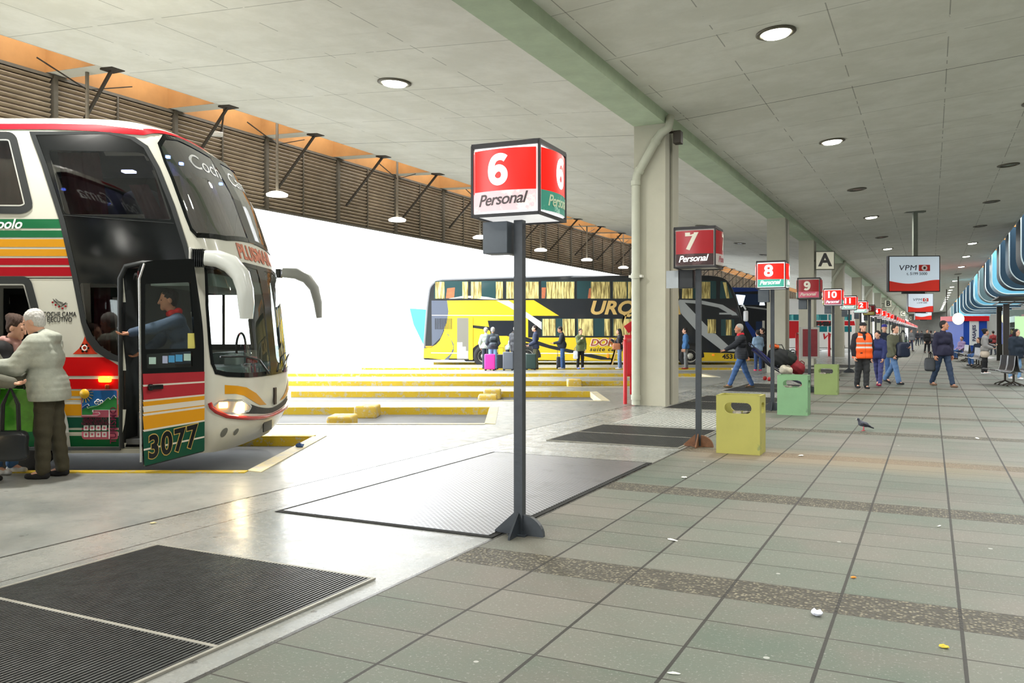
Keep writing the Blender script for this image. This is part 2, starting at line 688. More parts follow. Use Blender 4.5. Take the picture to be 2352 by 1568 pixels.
# columns -------------------------------------------------------------------
pipe_m = mat('painted_drain_pipe', (182, 184, 168), 0.5, noise=0.06, nscale=3)
groove_m = mat('column_groove', (92, 92, 78), 0.8, noise=0.1)
CV = [-12.4, 1.7 - 0.0, 16.75, 32.5, 41.0, 55.5, 70.3, 84, 99, 113, 128, 143, 158, 175, 195]
CV = [c for c in CV if c > 10 or c < -10]
PIPED = {16.75, 55.5, 84, 113, 143}


def column(v0, label, piped):
    x, y = W(-5.15, v0 + 0.5)
    t = thing('column', label, 'column', (x, y, 0), -TH, 'concrete columns carrying the roof')
    m = MB()
    # plan outline: wide shaft with a slot down the walkway side
    m.prism([(-.33, -.5), (.33, -.5), (.33, -.18), (.27, -.18), (.27, .02), (.33, .02), (.33, .5), (-.33, .5)], 0, 5.735, 'xy')
    m.obj('shaft', col_m, t)
    s = MB()
    s.box(.271, -.178, 0.0, .285, .018, 5.6)
    s.box(.285, -.10, 0.0, .315, -.06, 5.6)
    s.obj('slot_lining', groove_m, t)
    if piped:
        p = MB()
        xw = -.26
        p.tube([(xw, -.60, 0.02), (xw, -.60, 4.55), (xw + .03, -.60, 4.72), (.20, -.60, 5.42), (.28, -.60, 5.52), (.42, -.60, 5.60), (.42, -.45, 5.86)], .085, 16)
        for z in (0.12, 2.6, 4.5):
            p.tube([(xw, -.60, z), (xw, -.60, z + .1)], .098, 16)
        a, b = Vector((xw + .03, -.60, 4.72)), Vector((.20, -.60, 5.42))
        for q in (0.06, 0.86):
            c0 = a.lerp(b, q)
            p.tube([c0, c0 + (b - a).normalized() * .08], .1, 16)
        p.obj('drain_pipe', pipe_m, t)
        k = MB()
        for z in (2.62,):
            k.box(xw - .14, -.64, z, xw + .14, -.50, z + .05)
        k.obj('pipe_clamp', mat('white_clamp', (214, 214, 206), .5), t)
    return t


CLAB = {16.75: 'nearest and tallest-looking pale concrete column with a drain pipe bent across its front',
        32.5: 'pale concrete column rising behind the cube sign numbered 8',
        41.0: 'pale concrete column with the letter A sign on its walkway side',
        55.5: 'pale concrete column with a drain pipe just beyond the letter A sign'}
for k, v in enumerate(CV):
    column(v, CLAB.get(v, f'pale concrete column under the roof beam, number {k} counted from the nearest' if v > 0 else 'pale concrete column behind the viewer'), v in PIPED)

# small steel bracket with a loudspeaker on top of the nearest column
# louvre wall, ochre fascia and its stubs -----------------------------------------
louv_m = mat('louvre_slats', (164, 148, 126), 0.55, noise=0.18, nscale=2.0)
post_m = mat('louvre_posts', (84, 78, 66), 0.6, noise=0.15)
ULV, HT, HB = -15.0, 6.39, 4.62
fa = MB().box(ULV - 0.25, V0 - 6, HT + 0.02, ULV - 0.03, V1, 8.2).obj('wall_left', orange_m, rotz=-TH)
struct(fa, 'ochre painted roof fascia above the louvres')
STEP = 2.87
for i in range(-3, 40):
    v = TILE_V0 + STEP * i - 0.1
    s = MB()
    s.prism([(UL + 0.02, hl(UL) + 0.01), (ULV - 0.03, HT + 0.03), (ULV - 0.03, 8.0), (UL + .02, 8.0)], v, v + 0.42, 'xz', 1)
    s.add([(UL + .02, v, hl(UL) + .008), (ULV - .03, v, HT + .028), (ULV - .03, v + .42, HT + .028), (UL + .02, v + .42, hl(UL) + .008)], [(0, 1, 2, 3)], 0)
    o = s.obj('roof_stub_beam', [mat('white_soffit', (206, 204, 192), .8), orange_m], rotz=-TH)
    struct(o)


def louvre_panel(v, w, label):
    x, y = W(ULV, v)
    t = thing('louvre_panel', label, 'louvre', (x, y, 0), -TH, 'brown slatted louvre panels hung under the roof edge')
    m = MB()
    n = 18
    for k in range(n):
        z = HB + (k + 0.5) * (HT - HB - .06) / n
        m.bar((0, 0.03, z), (0, w - 0.03, z), 0.012, 0.075, up=(0.8, 0, 0.6))
    m.obj('slats', louv_m, t)
    MB().box(-.07, .002, HB, -.06, w - .002, HT).obj('sky_block', mat('louvre_sky_block', (96, 84, 68), .8, noise=.15), t)  # added dark sheet, fills the slat gaps and stops sky leaking through
    p = MB()
    p.box(-.05, .002, HB - .02, .07, .09, HT)
    p.box(-.02, w / 2 - .02, HB, .05, w / 2 + .02, HT - .05)
    p.box(-.04, .002, HT - .06, .05, w - .002, HT)
    p.box(-.05, .002, HB - .05, .03, w - .002, HB)
    p.obj('frame', post_m, t)
    return t


lv0 = louvre_panel(TILE_V0 - STEP * 3, STEP, 'brown louvre panel of horizontal slats in the row hung along the roof edge')
for i in range(-2, 40):
    x, y = W(ULV, TILE_V0 + STEP * i)
    dup(lv0, (x, y, 0))

# struts from the ceiling edge to the louvres and pendant lamps
steel = mat('dark_steel', (58, 52, 44), 0.5, metal=0.3)
def strut(v):
    x, y = W(UL + 0.1, v)
    t = thing('roof_strut', 'thin dark steel strut from the ceiling edge down to the louvres', 'strut', (x, y, hl(UL)), -TH, 'steel struts bracing the louvres')
    MB().bar((0, 0, 0), (-1.38, .15, -1.25), .05).obj('bar', steel, t)
    MB().box(-.16, -.14, -.035, .16, .14, 0.0).obj('fixing_plate', steel, t)
    return t
s0 = strut(TILE_V0 - STEP)
for i in range(0, 30):
    x, y = W(UL + .1, TILE_V0 + STEP * i + 0.15)
    dup(s0, (x, y, hl(UL)))

lamp_w = mat('pendant_lamp_glow', (255, 255, 250), .4, emit=(255, 252, 240), estr=3.0)
def pendant(u, v, k=0):
    x, y = W(u, v)
    t = thing('pendant_lamp', f'white disc lamp on a thin pole before the louvres, {ORD[k]} from the left', 'lamp', (x, y, 4.85), -TH, 'pendant lamps along the louvres')
    MB().tube([(0, 0, .03), (0, 0, 1.75)], .035, 8).obj('pole', mat('lamp_pole', (120, 112, 98), .5), t)
    MB().lathe([(0.001, .06), (.14, .055), (.26, .0), (.25, -.05), (.001, -.06)], n=20).obj('shade', lamp_w, t)
    b = MB()
    b.bar((0, 0, 1.2), (.0, 1.0, 1.52), .02)
    b.bar((0, 0, 1.2), (.0, -1.0, 1.52), .02)
    b.obj('brace', steel, t)
    return t
for k in range(9):
    Zp = 15.9 + 4.62 * k
    pendant(-14.2, (Zp - 14.2 * ST) / CT, k)

# recessed ceiling lamps ----------------------------------------------------------
def ceiling_lamp(u, v, h, lit, label, slope, power=110):
    x, y = W(u, v)
    t = thing('ceiling_lamp', label, 'lamp', (x, y, h), -TH, 'round recessed ceiling lamps')
    t.rotation_euler = (0, -math.atan(slope), -TH)
    MB().lathe([(.20, .02), (.30, .0), (.305, -.02), (.26, -.035), (.235, -.03), (.225, .01)], n=28).obj('rim', mat('lamp_rim', (104, 100, 88), .45, metal=.4), t)
    if lit:
        ld = bpy.data.lights.new('ceiling_lamp_light', 'AREA')
        ld.shape = 'DISK'
        ld.size = .44
        ld.energy = power
        ld.color = (1.0, .97, .9)
        lo = bpy.data.objects.new('bulb', ld)
        COL.objects.link(lo)
        lo.parent = t
        lo.location = (0, 0, -.09)
        MB().lathe([(.226, -.02), (.2, -.055), (.1, -.07), (.001, -.072)], n=28).obj('lens', mat('lamp_lens_lit', (255, 255, 240), .3, emit=(255, 255, 236), estr=9.0), t)
    else:
        MB().lathe([(.226, .0), (.2, -.01), (.1, -.02), (.001, -.022)], n=28).obj('lens', mat('lamp_lens_dark', (70, 66, 56), .25), t)
    return t


def lamp_v(px, u):
    # v along a line u = const seen in column px
    r = (px - 1176) / FPX
    return u * (CT + r * ST) / (r * CT - ST)


LITW = {True: 'lit', False: 'unlit'}
row1 = [(1782, 1), (1911, 1), (1968, 0), (2001, 1), (2025, 0), (2038.5, 1)]
vs1 = [lamp_v(p, -2.165) for p, _ in row1]
flags = [l for _, l in row1]
while vs1[-1] < 160:
    vs1.append(vs1[-1] + 7.9); flags.append(random.random() < .6)
vs1.append(5.6); flags.append(1)
vs1.append(-2.5); flags.append(1)
for i, v in enumerate(vs1):
    n = ('nearest ', 'second ', 'third ', 'fourth ', 'fifth ')[i] if i < 5 else 'distant '
    ceiling_lamp(-2.165, v, hr(-2.165), flags[i], f'{n}round {LITW[bool(flags[i])]} ceiling lamp of the row above the sign poles', SL)
row2 = [(2316, 0), (2277, 0), (2251, 0), (2233, 1), (2219, 1), (2208, 1), (2200, 0), (2193, 1), (2186.5, 1)]
vs2 = [lamp_v(p, 2.07) for p, _ in row2]
f2 = [l for _, l in row2]
for k in range(14):
    vs2.append(vs2[8] + 7.6 * (k + 1)); f2.append(1)
for k in (21.5, 13.8, 6.1, -1.6):
    vs2.append(k); f2.append(1)
for i, v in enumerate(vs2):
    n = ('nearest ', 'second ', 'third ', 'fourth ', 'fifth ')[i] if i < 5 else 'distant '
    ceiling_lamp(2.07, v, hr(2.07), f2[i], f'{n}round {LITW[bool(f2[i])]} ceiling lamp of the row beside the blue panels', SL)
for i, (p, l) in enumerate(((906, 1), (1613, 0), (1699, 0), (1756, 0))):
    n = ('big lit', 'unlit', 'unlit', 'unlit')[i]
    w = ('left of the cube sign numbered 6', 'over the cube sign numbered 7', 'right of the cube sign numbered 7', 'just above the cube sign numbered 8')[i]
    ceiling_lamp(-8.6, lamp_v(p, -8.6), hl(-8.6), l, f'{n} round ceiling lamp over the bays, {w}', -SL, 160)
for k, v in enumerate((5.6, -1.8)):  # two lamps out of view, added to brighten the coach flank
    ceiling_lamp(-8.6, v, hl(-8.6), 1, f'added unseen lamp on the bay side ceiling, lighting the coach flank, {ORD[k]} one back', -SL, 190)

# gratings let into the walk -----------------------------------------------------------
grm = mat('grating_bars', (96, 98, 98), 0.38, metal=0.65, noise=0.2, nscale=8)
pitm = mat('grating_pit', (22, 22, 20), 0.9)
frm = mat('grating_frame', (150, 148, 138), 0.5, metal=0.3, noise=0.2)


def grating(u0, v0, u1, v1, label, mid=None, step=0.026, wbar=0.009):
    x, y = W(u0, v0)
    t = thing('floor_grating', label, 'grating', (x, y, 0), -TH, 'walk-on gratings along the bay edge')
    w, l = u1 - u0, v1 - v0
    MB().box(0, 0, -.001, w, l, 0.0015).obj('pit', pitm, t)
    m = MB()
    n = int(w / step)
    for i in range(n):
        x0 = (i + .5) * w / n
        m.box(x0 - wbar / 2, 0.0, .002, x0 + wbar / 2, l, .011)
    m.obj('bars', grm, t)
    f = MB()
    f.box(-.02, -.02, 0, w + .02, 0, .012); f.box(-.02, l, 0, w + .02, l + .02, .012)
    f.box(-.02, 0, 0, 0, l, .012); f.box(w, 0, 0, w + .02, l, .012)
    if mid:
        f.box(0, mid - v0 - .012, .002, w, mid - v0 + .012, .0125)
    f.obj('frame', frm, t)
    return t


grating(-4.86, 1.72, -3.04, 4.22, 'dark slotted floor grating in the near left corner with a pale dividing bar', 2.98)
grating(-4.76, 10.75, -2.93, 12.95, 'dark slotted floor grating just left of the pole of sign 7', 11.85)
grating(-4.74, 16.3, -2.95, 20.0, 'dark floor grating at the foot of the nearest column', 18.2, .05, .012)
grating(-4.76, 21.7, -2.95, 25.3, 'dark floor grating under the feet of the man pointing', 23.5, .05, .012)
grating(-4.76, 32.5, -2.95, 36.2, 'dark floor grating beyond the third bin', 34.3, .05, .012)
grating(-4.76, 38.2, -2.95, 41.5, 'dark floor grating farthest along the walk', 40, .05, .012)

# perforated bright steel plate
def m_perf():
    m, nt, b = newmat('perforated_plate')
    tc, u, v, z = coords(nt)
    s = 0.052
    row = (v / (s * .5)).floor()
    off = (row * 0.5).fract()
    fx = ((u / s) + off).fract() - 0.5
    fy = (v / (s * .5)).fract() - 0.5
    hole = (fx * fx * 1.0 + fy * fy * 0.55).lt(0.10)
    n = nnoise(nt, tc, 2.2, 7, .7)
    base = mixc(nt, n.smooth(.5, .75) * .7, srgb((150, 152, 158)), srgb((84, 84, 82)))
    base = mixc(nt, hole, base, srgb((40, 40, 44)))
    nt.links.new(base, b.inputs['Base Color'])
    b.inputs['Roughness'].default_value = .3
    b.inputs['Metallic'].default_value = .35
    b.inputs['Specular IOR Level'].default_value = .7
    bumpn(nt, b, hole * -1.0, .4, .004)
    return m


x, y = W(-4.87, 5.52)
t = thing('floor_grating', 'large bright perforated steel plate in the walk behind the pole of sign 6', 'grating', (x, y, 0), -TH)
MB().box(0, 0, -.001, 1.95, 3.86, .008).obj('plate', m_perf(), t)
f = MB()
f.box(-.05, -.05, 0, 2.0, 0, .004); f.box(-.05, 3.86, 0, 2.0, 3.91, .004); f.box(-.05, 0, 0, 0, 3.86, .004); f.box(1.95, 0, 0, 2.0, 3.86, .004)
f.obj('frame', pitm, t)
x, y = W(-4.7, 13.25)
gl = MB()
for i in range(24):
    gl.box(i * .076, 0, 0, i * .076 + .05, 2.5, .004)
g = gl.obj('floor_grating', mat('grooved_concrete', (168, 170, 164), .5, noise=.1), loc=(x, y, 0), rotz=-TH)
tag(g, 'pale grooved concrete strip between the two dark gratings near the column', 'grating')

# ---- the building side ---------------------------------------------------------------
gloss_blue = mat('blue_vault_panel', (34, 58, 74), 0.6, spec=.2, noise=.1, nscale=.7)
sky_lit_blue = mat('sky_lit_vault_panel', (96, 168, 196), 0.45, noise=.1, nscale=.8)  # sky light on the blue panels, put into the colour
grey_blue = mat('grey_vault_panel', (78, 104, 108), 0.5, noise=.1, nscale=.8)
edge_m = mat('vault_edge', (188, 204, 206), 0.35)


def vault(v, k):
    x, y = W(UR + .1, v)
    m3 = [gloss_blue, gloss_blue, gloss_blue, sky_lit_blue, gloss_blue, grey_blue, sky_lit_blue, gloss_blue]
    mm = m3[k % 8]
    nm = {0: 'dark blue', 1: 'dark blue', 2: 'dark blue', 3: 'bright cyan blue', 4: 'dark blue', 5: 'grey blue', 6: 'bright cyan blue', 7: 'dark blue'}[k % 8]
    t = thing('vault_panel', f'{nm} curved roof panel over the shops, {ORD[k] if k < 12 else "farthest"} in its row', 'roof panel', (x, y, 0), -TH, 'curved blue roof panels over the shops')
    top, bot, r = 7.02, 4.07, 1.0
    out = [(0, top), (0, bot + r)] + [(r - r * math.cos(a), bot + r - r * math.sin(a)) for a in [PI / 2 * i / 10 for i in range(1, 11)]] + [(4.6, bot)]
    th = .62
    inn = [(th, top), (th, bot + r)] + [(r - (r - th) * math.cos(a), bot + r - (r - th) * math.sin(a)) for a in [PI / 2 * i / 10 for i in range(1, 11)]] + [(4.6, bot + th)]
    m = MB()
    n = len(out)
    L = 2.6
    vs = [(a, 0, b) for a, b in out] + [(a, 0, b) for a, b in inn] + [(a, L, b) for a, b in out] + [(a, L, b) for a, b in inn]
    fs = []
    for i in range(n - 1):
        fs += [(i, i + 1, i + 1 + n, i + n), (i + 2 * n, i + 3 * n, i + 1 + 3 * n, i + 1 + 2 * n), (i, i + 2 * n, i + 1 + 2 * n, i + 1), (i + n, i + 1 + n, i + 1 + 3 * n, i + 3 * n)]
    fs += [(0, n, 3 * n, 2 * n), (n - 1, 3 * n - 1, 4 * n - 1, 2 * n - 1)]
    m.add(vs, fs)
    m.obj('shell', mm, t)
    e = MB()
    e.tube([(a, -.02, b) for a, b in out], .032, 8)
    e.obj('rim', edge_m, t)
    o = MB()
    o.prism([(-.1, top + .02), (4.6, top + .02), (4.6, top + .7), (.9, top + .7)], 0.0, 1.2, 'xz')
    o.obj('cap', orange_m, t)
    return t


VAULTS = [(Z + 3.7 * ST) / CT for Z in (38.8, 44.6, 50.8, 57.3, 64.0, 72.5, 80, 89, 99, 108, 120, 134, 154, 175)]
for k, v in enumerate(VAULTS):
    vault(v, k)
# roof slab over the concourse behind the vaults
c = MB().box(6.6, -34, 7.75, 20, V1, 8.3).obj('ceiling', orange_m, rotz=-TH)
struct(c)
wb = mat('building_wall', (84, 84, 76), .7, noise=.15, nscale=.6)
w = MB().box(11.5, -34, 0, 12, 230, 8).obj('wall_right', wb, rotz=-TH)
struct(w)
w = MB().box(-5.0, -34.5, 0, 12, -34, 8).obj('wall_back', wb, rotz=-TH)  # unseen wall, added to keep bright sky out of the coach reflections
struct(w)

# ================================================================== numbered cube signs
blk = mat('black_frame', (34, 32, 34), 0.5)
pole_m = mat('sign_pole_paint', (48, 54, 60), 0.42, noise=.25, nscale=7, bump=.1)
boxg = mat('junction_box_grey', (84, 92, 100), 0.45, noise=.12, nscale=5)
rust = mat('rusty_gusset', (122, 84, 60), 0.7, noise=.35, nscale=14)
whitep = mat('sign_white', (246, 246, 246), .35, emit=(255, 255, 255), estr=.35)
inkw = mat('number_white', (255, 255, 255), .4, emit=(255, 255, 255), estr=.45)
inkc = mat('number_cream', (226, 222, 206), .4)
inkd = mat('lettering_dark', (92, 78, 80), .5)
inkp = mat('lettering_pale', (206, 222, 190), .5)
inkr = mat('lettering_maroon', (168, 90, 100), .5)


def reds(name, rgb, e):
    return mat(name, rgb, .3, noise=.04, nscale=4, emit=rgb if e else None, estr=e)


RED_LIT = reds('sign_red_lit', (244, 22, 8), .4)
RED_DIM = reds('sign_red_dim', (172, 30, 40), 0)
RED_DARK = reds('sign_red_dark', (150, 26, 36), 0)
BANDS = {
    'pink': m_peel('band_faded_pink', (226, 200, 204), (240, 232, 226), .5, 5, .6, .35),
    'green': m_peel('band_green', (52, 142, 122), (150, 200, 180), .56, 6, .6, .15),
    'brown': m_peel('band_brown', (70, 48, 50), (104, 76, 78), .5, 6),
    'grey': mat('band_grey', (196, 188, 186), .5, noise=.08),
    'teal': mat('band_teal', (70, 168, 150), .4, noise=.06, emit=(70, 168, 150), estr=.12),
    'rose': mat('band_rose', (206, 92, 118), .4, noise=.08),
    'yellow': mat('band_yellow', (204, 190, 70), .4, noise=.06),
    'paleteal': mat('band_pale_teal', (168, 214, 204), .4, noise=.06, emit=(168, 214, 204), estr=.1),
    'white': mat('band_white', (240, 226, 228), .4, emit=(240, 226, 228), estr=.12),
}
# number: (red, front band, side band, left band, number ink, lettering inks)
SPEC = {6: (RED_LIT, 'pink', 'green', 'white', inkw, inkd, inkp), 7: (RED_DIM, 'brown', 'grey', 'grey', inkc, inkw, inkr),
        8: (RED_LIT, 'teal', 'paleteal', 'rose', inkw, inkw, inkw), 9: (RED_DARK, 'rose', 'brown', 'paleteal', inkc, inkc, inkc),
        10: (RED_LIT, 'rose', 'teal', 'yellow', inkw, inkw, inkw), 11: (RED_LIT, 'paleteal', 'yellow', 'white', inkw, inkw, inkw),
        12: (RED_LIT, 'paleteal', 'white', 'white', inkw, inkw, inkw), 13: (RED_DARK, 'yellow', 'brown', 'yellow', inkc, inkc, inkc)}
BW = {'pink': 'faded pink', 'green': 'green', 'brown': 'brown', 'teal': 'teal', 'rose': 'rose', 'paleteal': 'pale teal', 'yellow': 'yellow', 'white': 'white', 'grey': 'grey'}
S2, SZ0, SZ1 = .262, 2.33, 2.85


SIX = [(.052, .070), (.034, .084), (.004, .088), (-.028, .074), (-.046, .038), (-.052, -.008), (-.046, -.048), (-.028, -.076), (.002, -.086), (.032, -.074), (.046, -.044), (.040, -.010), (.018, .010), (-.008, .010), (-.032, -.008), (-.044, -.034)]


def ribbon2d(q, pts, w, warp):
    """a heavy stroke along a smooth centre line, for the big numerals"""
    P = [Vector(p) for p in pts]
    for _ in range(2):
        N_ = [P[0]]
        for a, b in zip(P, P[1:]):
            N_ += [a.lerp(b, .25), a.lerp(b, .75)]
        P = N_ + [P[-1]]
    L, Rr = [], []
    for i, p in enumerate(P):
        t = (P[min(i + 1, len(P) - 1)] - P[max(i - 1, 0)]).normalized()
        n = Vector((-t.y, t.x)) * w / 2
        L.append(p + n); Rr.append(p - n)
    k = len(P)
    for d in (0, -.001):
        q.add([warp(a.x, d, a.y) for a in L] + [warp(a.x, d, a.y) for a in Rr], [(i, i + 1, i + k + 1, i + k) for i in range(k - 1)])


def cube_sign(n, v, dx=0.0):
    x, y = W(-2.735 + dx, v)
    red, fb, sb, lb, ink, l1, l2 = SPEC.get(n, (RED_LIT if n % 5 != 3 else RED_DARK, 'white', 'white', 'white', inkw, inkd, inkd))
    state = {RED_LIT: 'bright red', RED_DIM: 'dull red', RED_DARK: 'dark red'}[red]
    t = thing('platform_sign', f'{state} cube sign numbered {n} with a {BW[fb]} band on a black pole', 'sign', (x, y, 0), -TH + R(2.5), 'numbered cube signs along the bay edge')
    near = n <= 12
    m = MB()
    m.box(-.034, -.034, 0, .034, .034, SZ0)
    m.obj('pole', pole_m, t)
    g = MB()
    gm = rust if n == 7 else pole_m
    if near:
        g.prism([(-.034, .0), (-.2, .0), (-.2, .02), (-.034, .17)], -.008, .008, 'xz')
        g.prism([(-.034, .0), (-.2, .0), (-.2, .02), (-.034, .17)], -.008, .008, 'yz')
        arc = [(.034 + .16 * math.sin(a), .0 + .15 * math.cos(a)) for a in [PI / 2 * i / 8 for i in range(9)]]
        g.prism([(.034, 0)] + arc, -.02, .02, 'xz')
        g.prism([(-q[0], q[1]) if False else q for q in [(.034, 0), (.2, 0), (.2, .02), (.034, .17)]], -.008, .008, 'yz')
        g.box(-.07, -.07, 0, .07, .07, .012)
    else:
        g.prism([(-.18, 0), (.18, 0), (.03, .16), (-.03, .16)], -.02, .02, 'xz')
    g.obj('base_gusset', gm, t)
    b = MB()
    b.bbox((-.155, -.02, SZ0 - .13), (.2, .17, .235), 0, .006)
    b.obj('junction_box', boxg if n != 7 else mat('black_junction_box', (40, 44, 48), .5), t)
    if n == 7:
        MB().box(-.40, -.13, SZ0 - .25, -.24, -.10, SZ0 - .02).obj('notice_plate', mat('notice_plate', (176, 184, 190), .4, noise=.06), t)
    fr = MB()
    w = .017
    for sx in (-1, 1):
        for sy in (-1, 1):
            fr.box(sx * S2 - w / 2, sy * S2 - w / 2, SZ0, sx * S2 + w / 2, sy * S2 + w / 2, SZ1)
    for z in (SZ0, SZ1 - .022):
        for q in (-1, 1):
            fr.box(-S2, q * S2 - w / 2, z, S2, q * S2 + w / 2, z + .022)
            fr.box(q * S2 - w / 2, -S2, z, q * S2 + w / 2, S2, z + .022)
    fr.box(-S2 - .006, -S2 - .006, SZ1, S2 + .006, S2 + .006, SZ1 + .012)
    fr.obj('cube_frame', blk, t)
    inner = MB()
    inner.box(-S2 + .012, -S2 + .012, SZ0 + .012, S2 - .012, S2 - .012, SZ1 - .02)
    inner.obj('light_box', whitep if red is RED_LIT else mat('light_box_dim', (196, 190, 186), .5), t)
    hw = S2 - .022
    zb, zm, zt = SZ0 + .035, SZ0 + .178, SZ1 - .045
    bul = .042

    def warp_for(ang):
        ca, sa = math.cos(ang), math.sin(ang)
        def f(a, d, z):
            yy = -S2 - .004 - bul * (1 - (a / hw) ** 2) + d
            return (a * ca - yy * sa, a * sa + yy * ca, z)
        return f
    sides = [(0, fb, l1, -.035), (PI / 2, sb, l2, .035), (-PI / 2, lb, l2, 0)] if n < 20 else [(0, fb, l1, 0), (PI / 2, sb, l2, 0)]
    for ang, band, link, off in sides:
        f = warp_for(ang)
        p = MB()
        N = 12 if near else 6
        xs = [-hw + 2 * hw * i / N for i in range(N + 1)]
        for (z0, z1, mi) in ((zb, zm, 1), (zm, zt, 0)):
            vs = [f(a, 0, z0) for a in xs] + [f(a, 0, z1) for a in xs]
            p.add(vs, [(i, i + 1, i + N + 2, i + N + 1) for i in range(N)], mi, True)
        for z in (zb, zt):
            vs = [f(a, 0, z) for a in xs] + [f(a, S2 * 0 + .03 + bul * (1 - (a / hw) ** 2), z) for a in xs]
            p.add(vs, [(i, i + 1, i + N + 2, i + N + 1) for i in range(N)], 2)
        po = p.obj('face_panel', [red, BANDS[band], whitep if red is RED_LIT else BANDS['grey']], t)
        q = MB()
        if n in (6, 9):
            sg = 1 if n == 6 else -1
            ribbon2d(q, [(a * sg * 1.14, b * sg * 1.05) for a, b in SIX], .050, lambda a, d, z, f=f, off=off: f(a + off, d - .004, z + (zm + zt) / 2))
        else: add_text(q, str(n), .30 if n < 10 else .27, None, bold=.009, sx=1.12, warp=lambda a, d, z, f=f, off=off: f(a + off, d * .5 - .004, z + (zm + zt) / 2))
        q.obj('number', ink, po)
        if n < 18:
            q = MB()
            add_text(q, 'Personal', .115, None, bold=.0015, shear=.28, sx=1.02, spacing=.92, warp=lambda a, d, z, f=f, off=off: f(a + off * .5, d * .4 - .003, z + (zb + zm) / 2 + .008 + .06 * (a) * .6))
            q.obj('lettering', link, po)
    return t


for k in range(34):
    v = (5.66, 11.06, 16.85, 22.4, 28.2)[k] if k < 5 else 28.2 + 5.72 * (k - 4)
    cube_sign(6 + k, v)

# ================================================================== litter bins
binp = {'yellow green': m_peel('bin_paint_yellow', (172, 168, 84), (136, 146, 88), .6, 3, .5), 'mint green': m_peel('bin_paint_mint', (118, 160, 118), (104, 134, 104), .6, 3, .5), 'lime green': m_peel('bin_paint_lime', (144, 164, 100), (124, 144, 90), .6, 3, .5)}
dark = mat('dark_inside', (26, 26, 24), .9)


def stadium(cx, cz, w, h, n=8):
    r = h / 2
    pts = []
    for i in range(n + 1):
        a = -PI / 2 + PI * i / n
        pts.append((cx + w / 2 - r + r * math.cos(a), cz + r * math.sin(a)))
    for i in range(n + 1):
        a = PI / 2 + PI * i / n
        pts.append((cx - w / 2 + r + r * math.cos(a), cz + r * math.sin(a)))
    return pts


def holed(outer, holes):
    """triangulated flat outline with holes: (2D verts, faces)"""
    bm = bmesh.new()
    es = []
    for lp in [outer] + holes:
        vs = [bm.verts.new((p[0], p[1], 0)) for p in lp]
        for i in range(len(vs)):
            es.append(bm.edges.new((vs[i], vs[(i + 1) % len(vs)])))
    bmesh.ops.triangle_fill(bm, use_beauty=True, use_dissolve=False, edges=es)
    bm.verts.index_update()
    V = [(q.co.x, q.co.y) for q in bm.verts]
    F = [[q.index for q in f.verts] for f in bm.faces]
    bm.free()
    return V, F


def litter_bin(px, Z, colour, label, h=.72):
    X0 = at(px, Z)
    t = thing('litter_bin', label, 'bin', (X0, Z, 0), -TH, 'painted metal litter bins')
    w, d = .53, .40
    m = MB()
    th = .03
    # front, back and side sheets with their stadium openings
    def sheet(fixed, w_, axis, hole):
        lp = stadium(w_ / 2, h - .155, hole, .135)
        f0 = (lambda a, b: (a, fixed, b)) if axis == 'y' else (lambda a, b: (fixed, a, b))
        f1 = (lambda a, b: (a, fixed + th, b)) if axis == 'y' else (lambda a, b: (fixed + th, a, b))
        V, F = holed([(0, 0), (w_, 0), (w_, h), (0, h)], [lp])
        for f in (f0, f1):
            m.add([f(*p) for p in V], F)
        n = len(lp)
        vs = [f0(*p) for p in lp] + [f1(*p) for p in lp]
        m.add(vs, [(i, (i + 1) % n, (i + 1) % n + n, i + n) for i in range(n)])
    sheet(0, w, 'y', .33)
    sheet(d - th, w, 'y', .33)
    sheet(0, d, 'x', .22)
    sheet(w - th, d, 'x', .22)
    # open top rim
    m.box(0, 0, h - .002, w, th, h + .002); m.box(0, d - th, h - .002, w, d, h + .002)
    m.box(0, 0, h - .002, th, d, h + .002); m.box(w - th, 0, h - .002, w, d, h + .002)
    m.obj('body', binp[colour], t)
    MB().box(th, th, .02, w - th, d - th, h - .26).obj('liner', dark, t)
    l = MB()
    rnd = random.Random(px)
    for i in range(7):
        l.bbox((rnd.uniform(.1, w - .1), rnd.uniform(.08, d - .08), h - .25 + rnd.uniform(0, .03)), (.09, .06, .04), 0, .012, Matrix.Rotation(rnd.uniform(0, 3), 3, 'Z') @ Matrix.Rotation(rnd.uniform(-.6, .6), 3, 'X'))
    l.obj('rubbish', mat('bin_rubbish', (150, 144, 132), .6, noise=.4, nscale=20), t)
    return t


litter_bin(1645, 10.55, 'yellow green', 'large yellow green metal litter bin beside the pole of sign 7')
litter_bin(1785, 15.45, 'mint green', 'mint green metal litter bin right of the pole of sign 8')
litter_bin(1870, 20.5, 'lime green', 'pale lime green metal litter bin behind the mint green one')
litter_bin(2077, 81.0, 'mint green', 'tiny mint green litter bin far down the walk', .74)

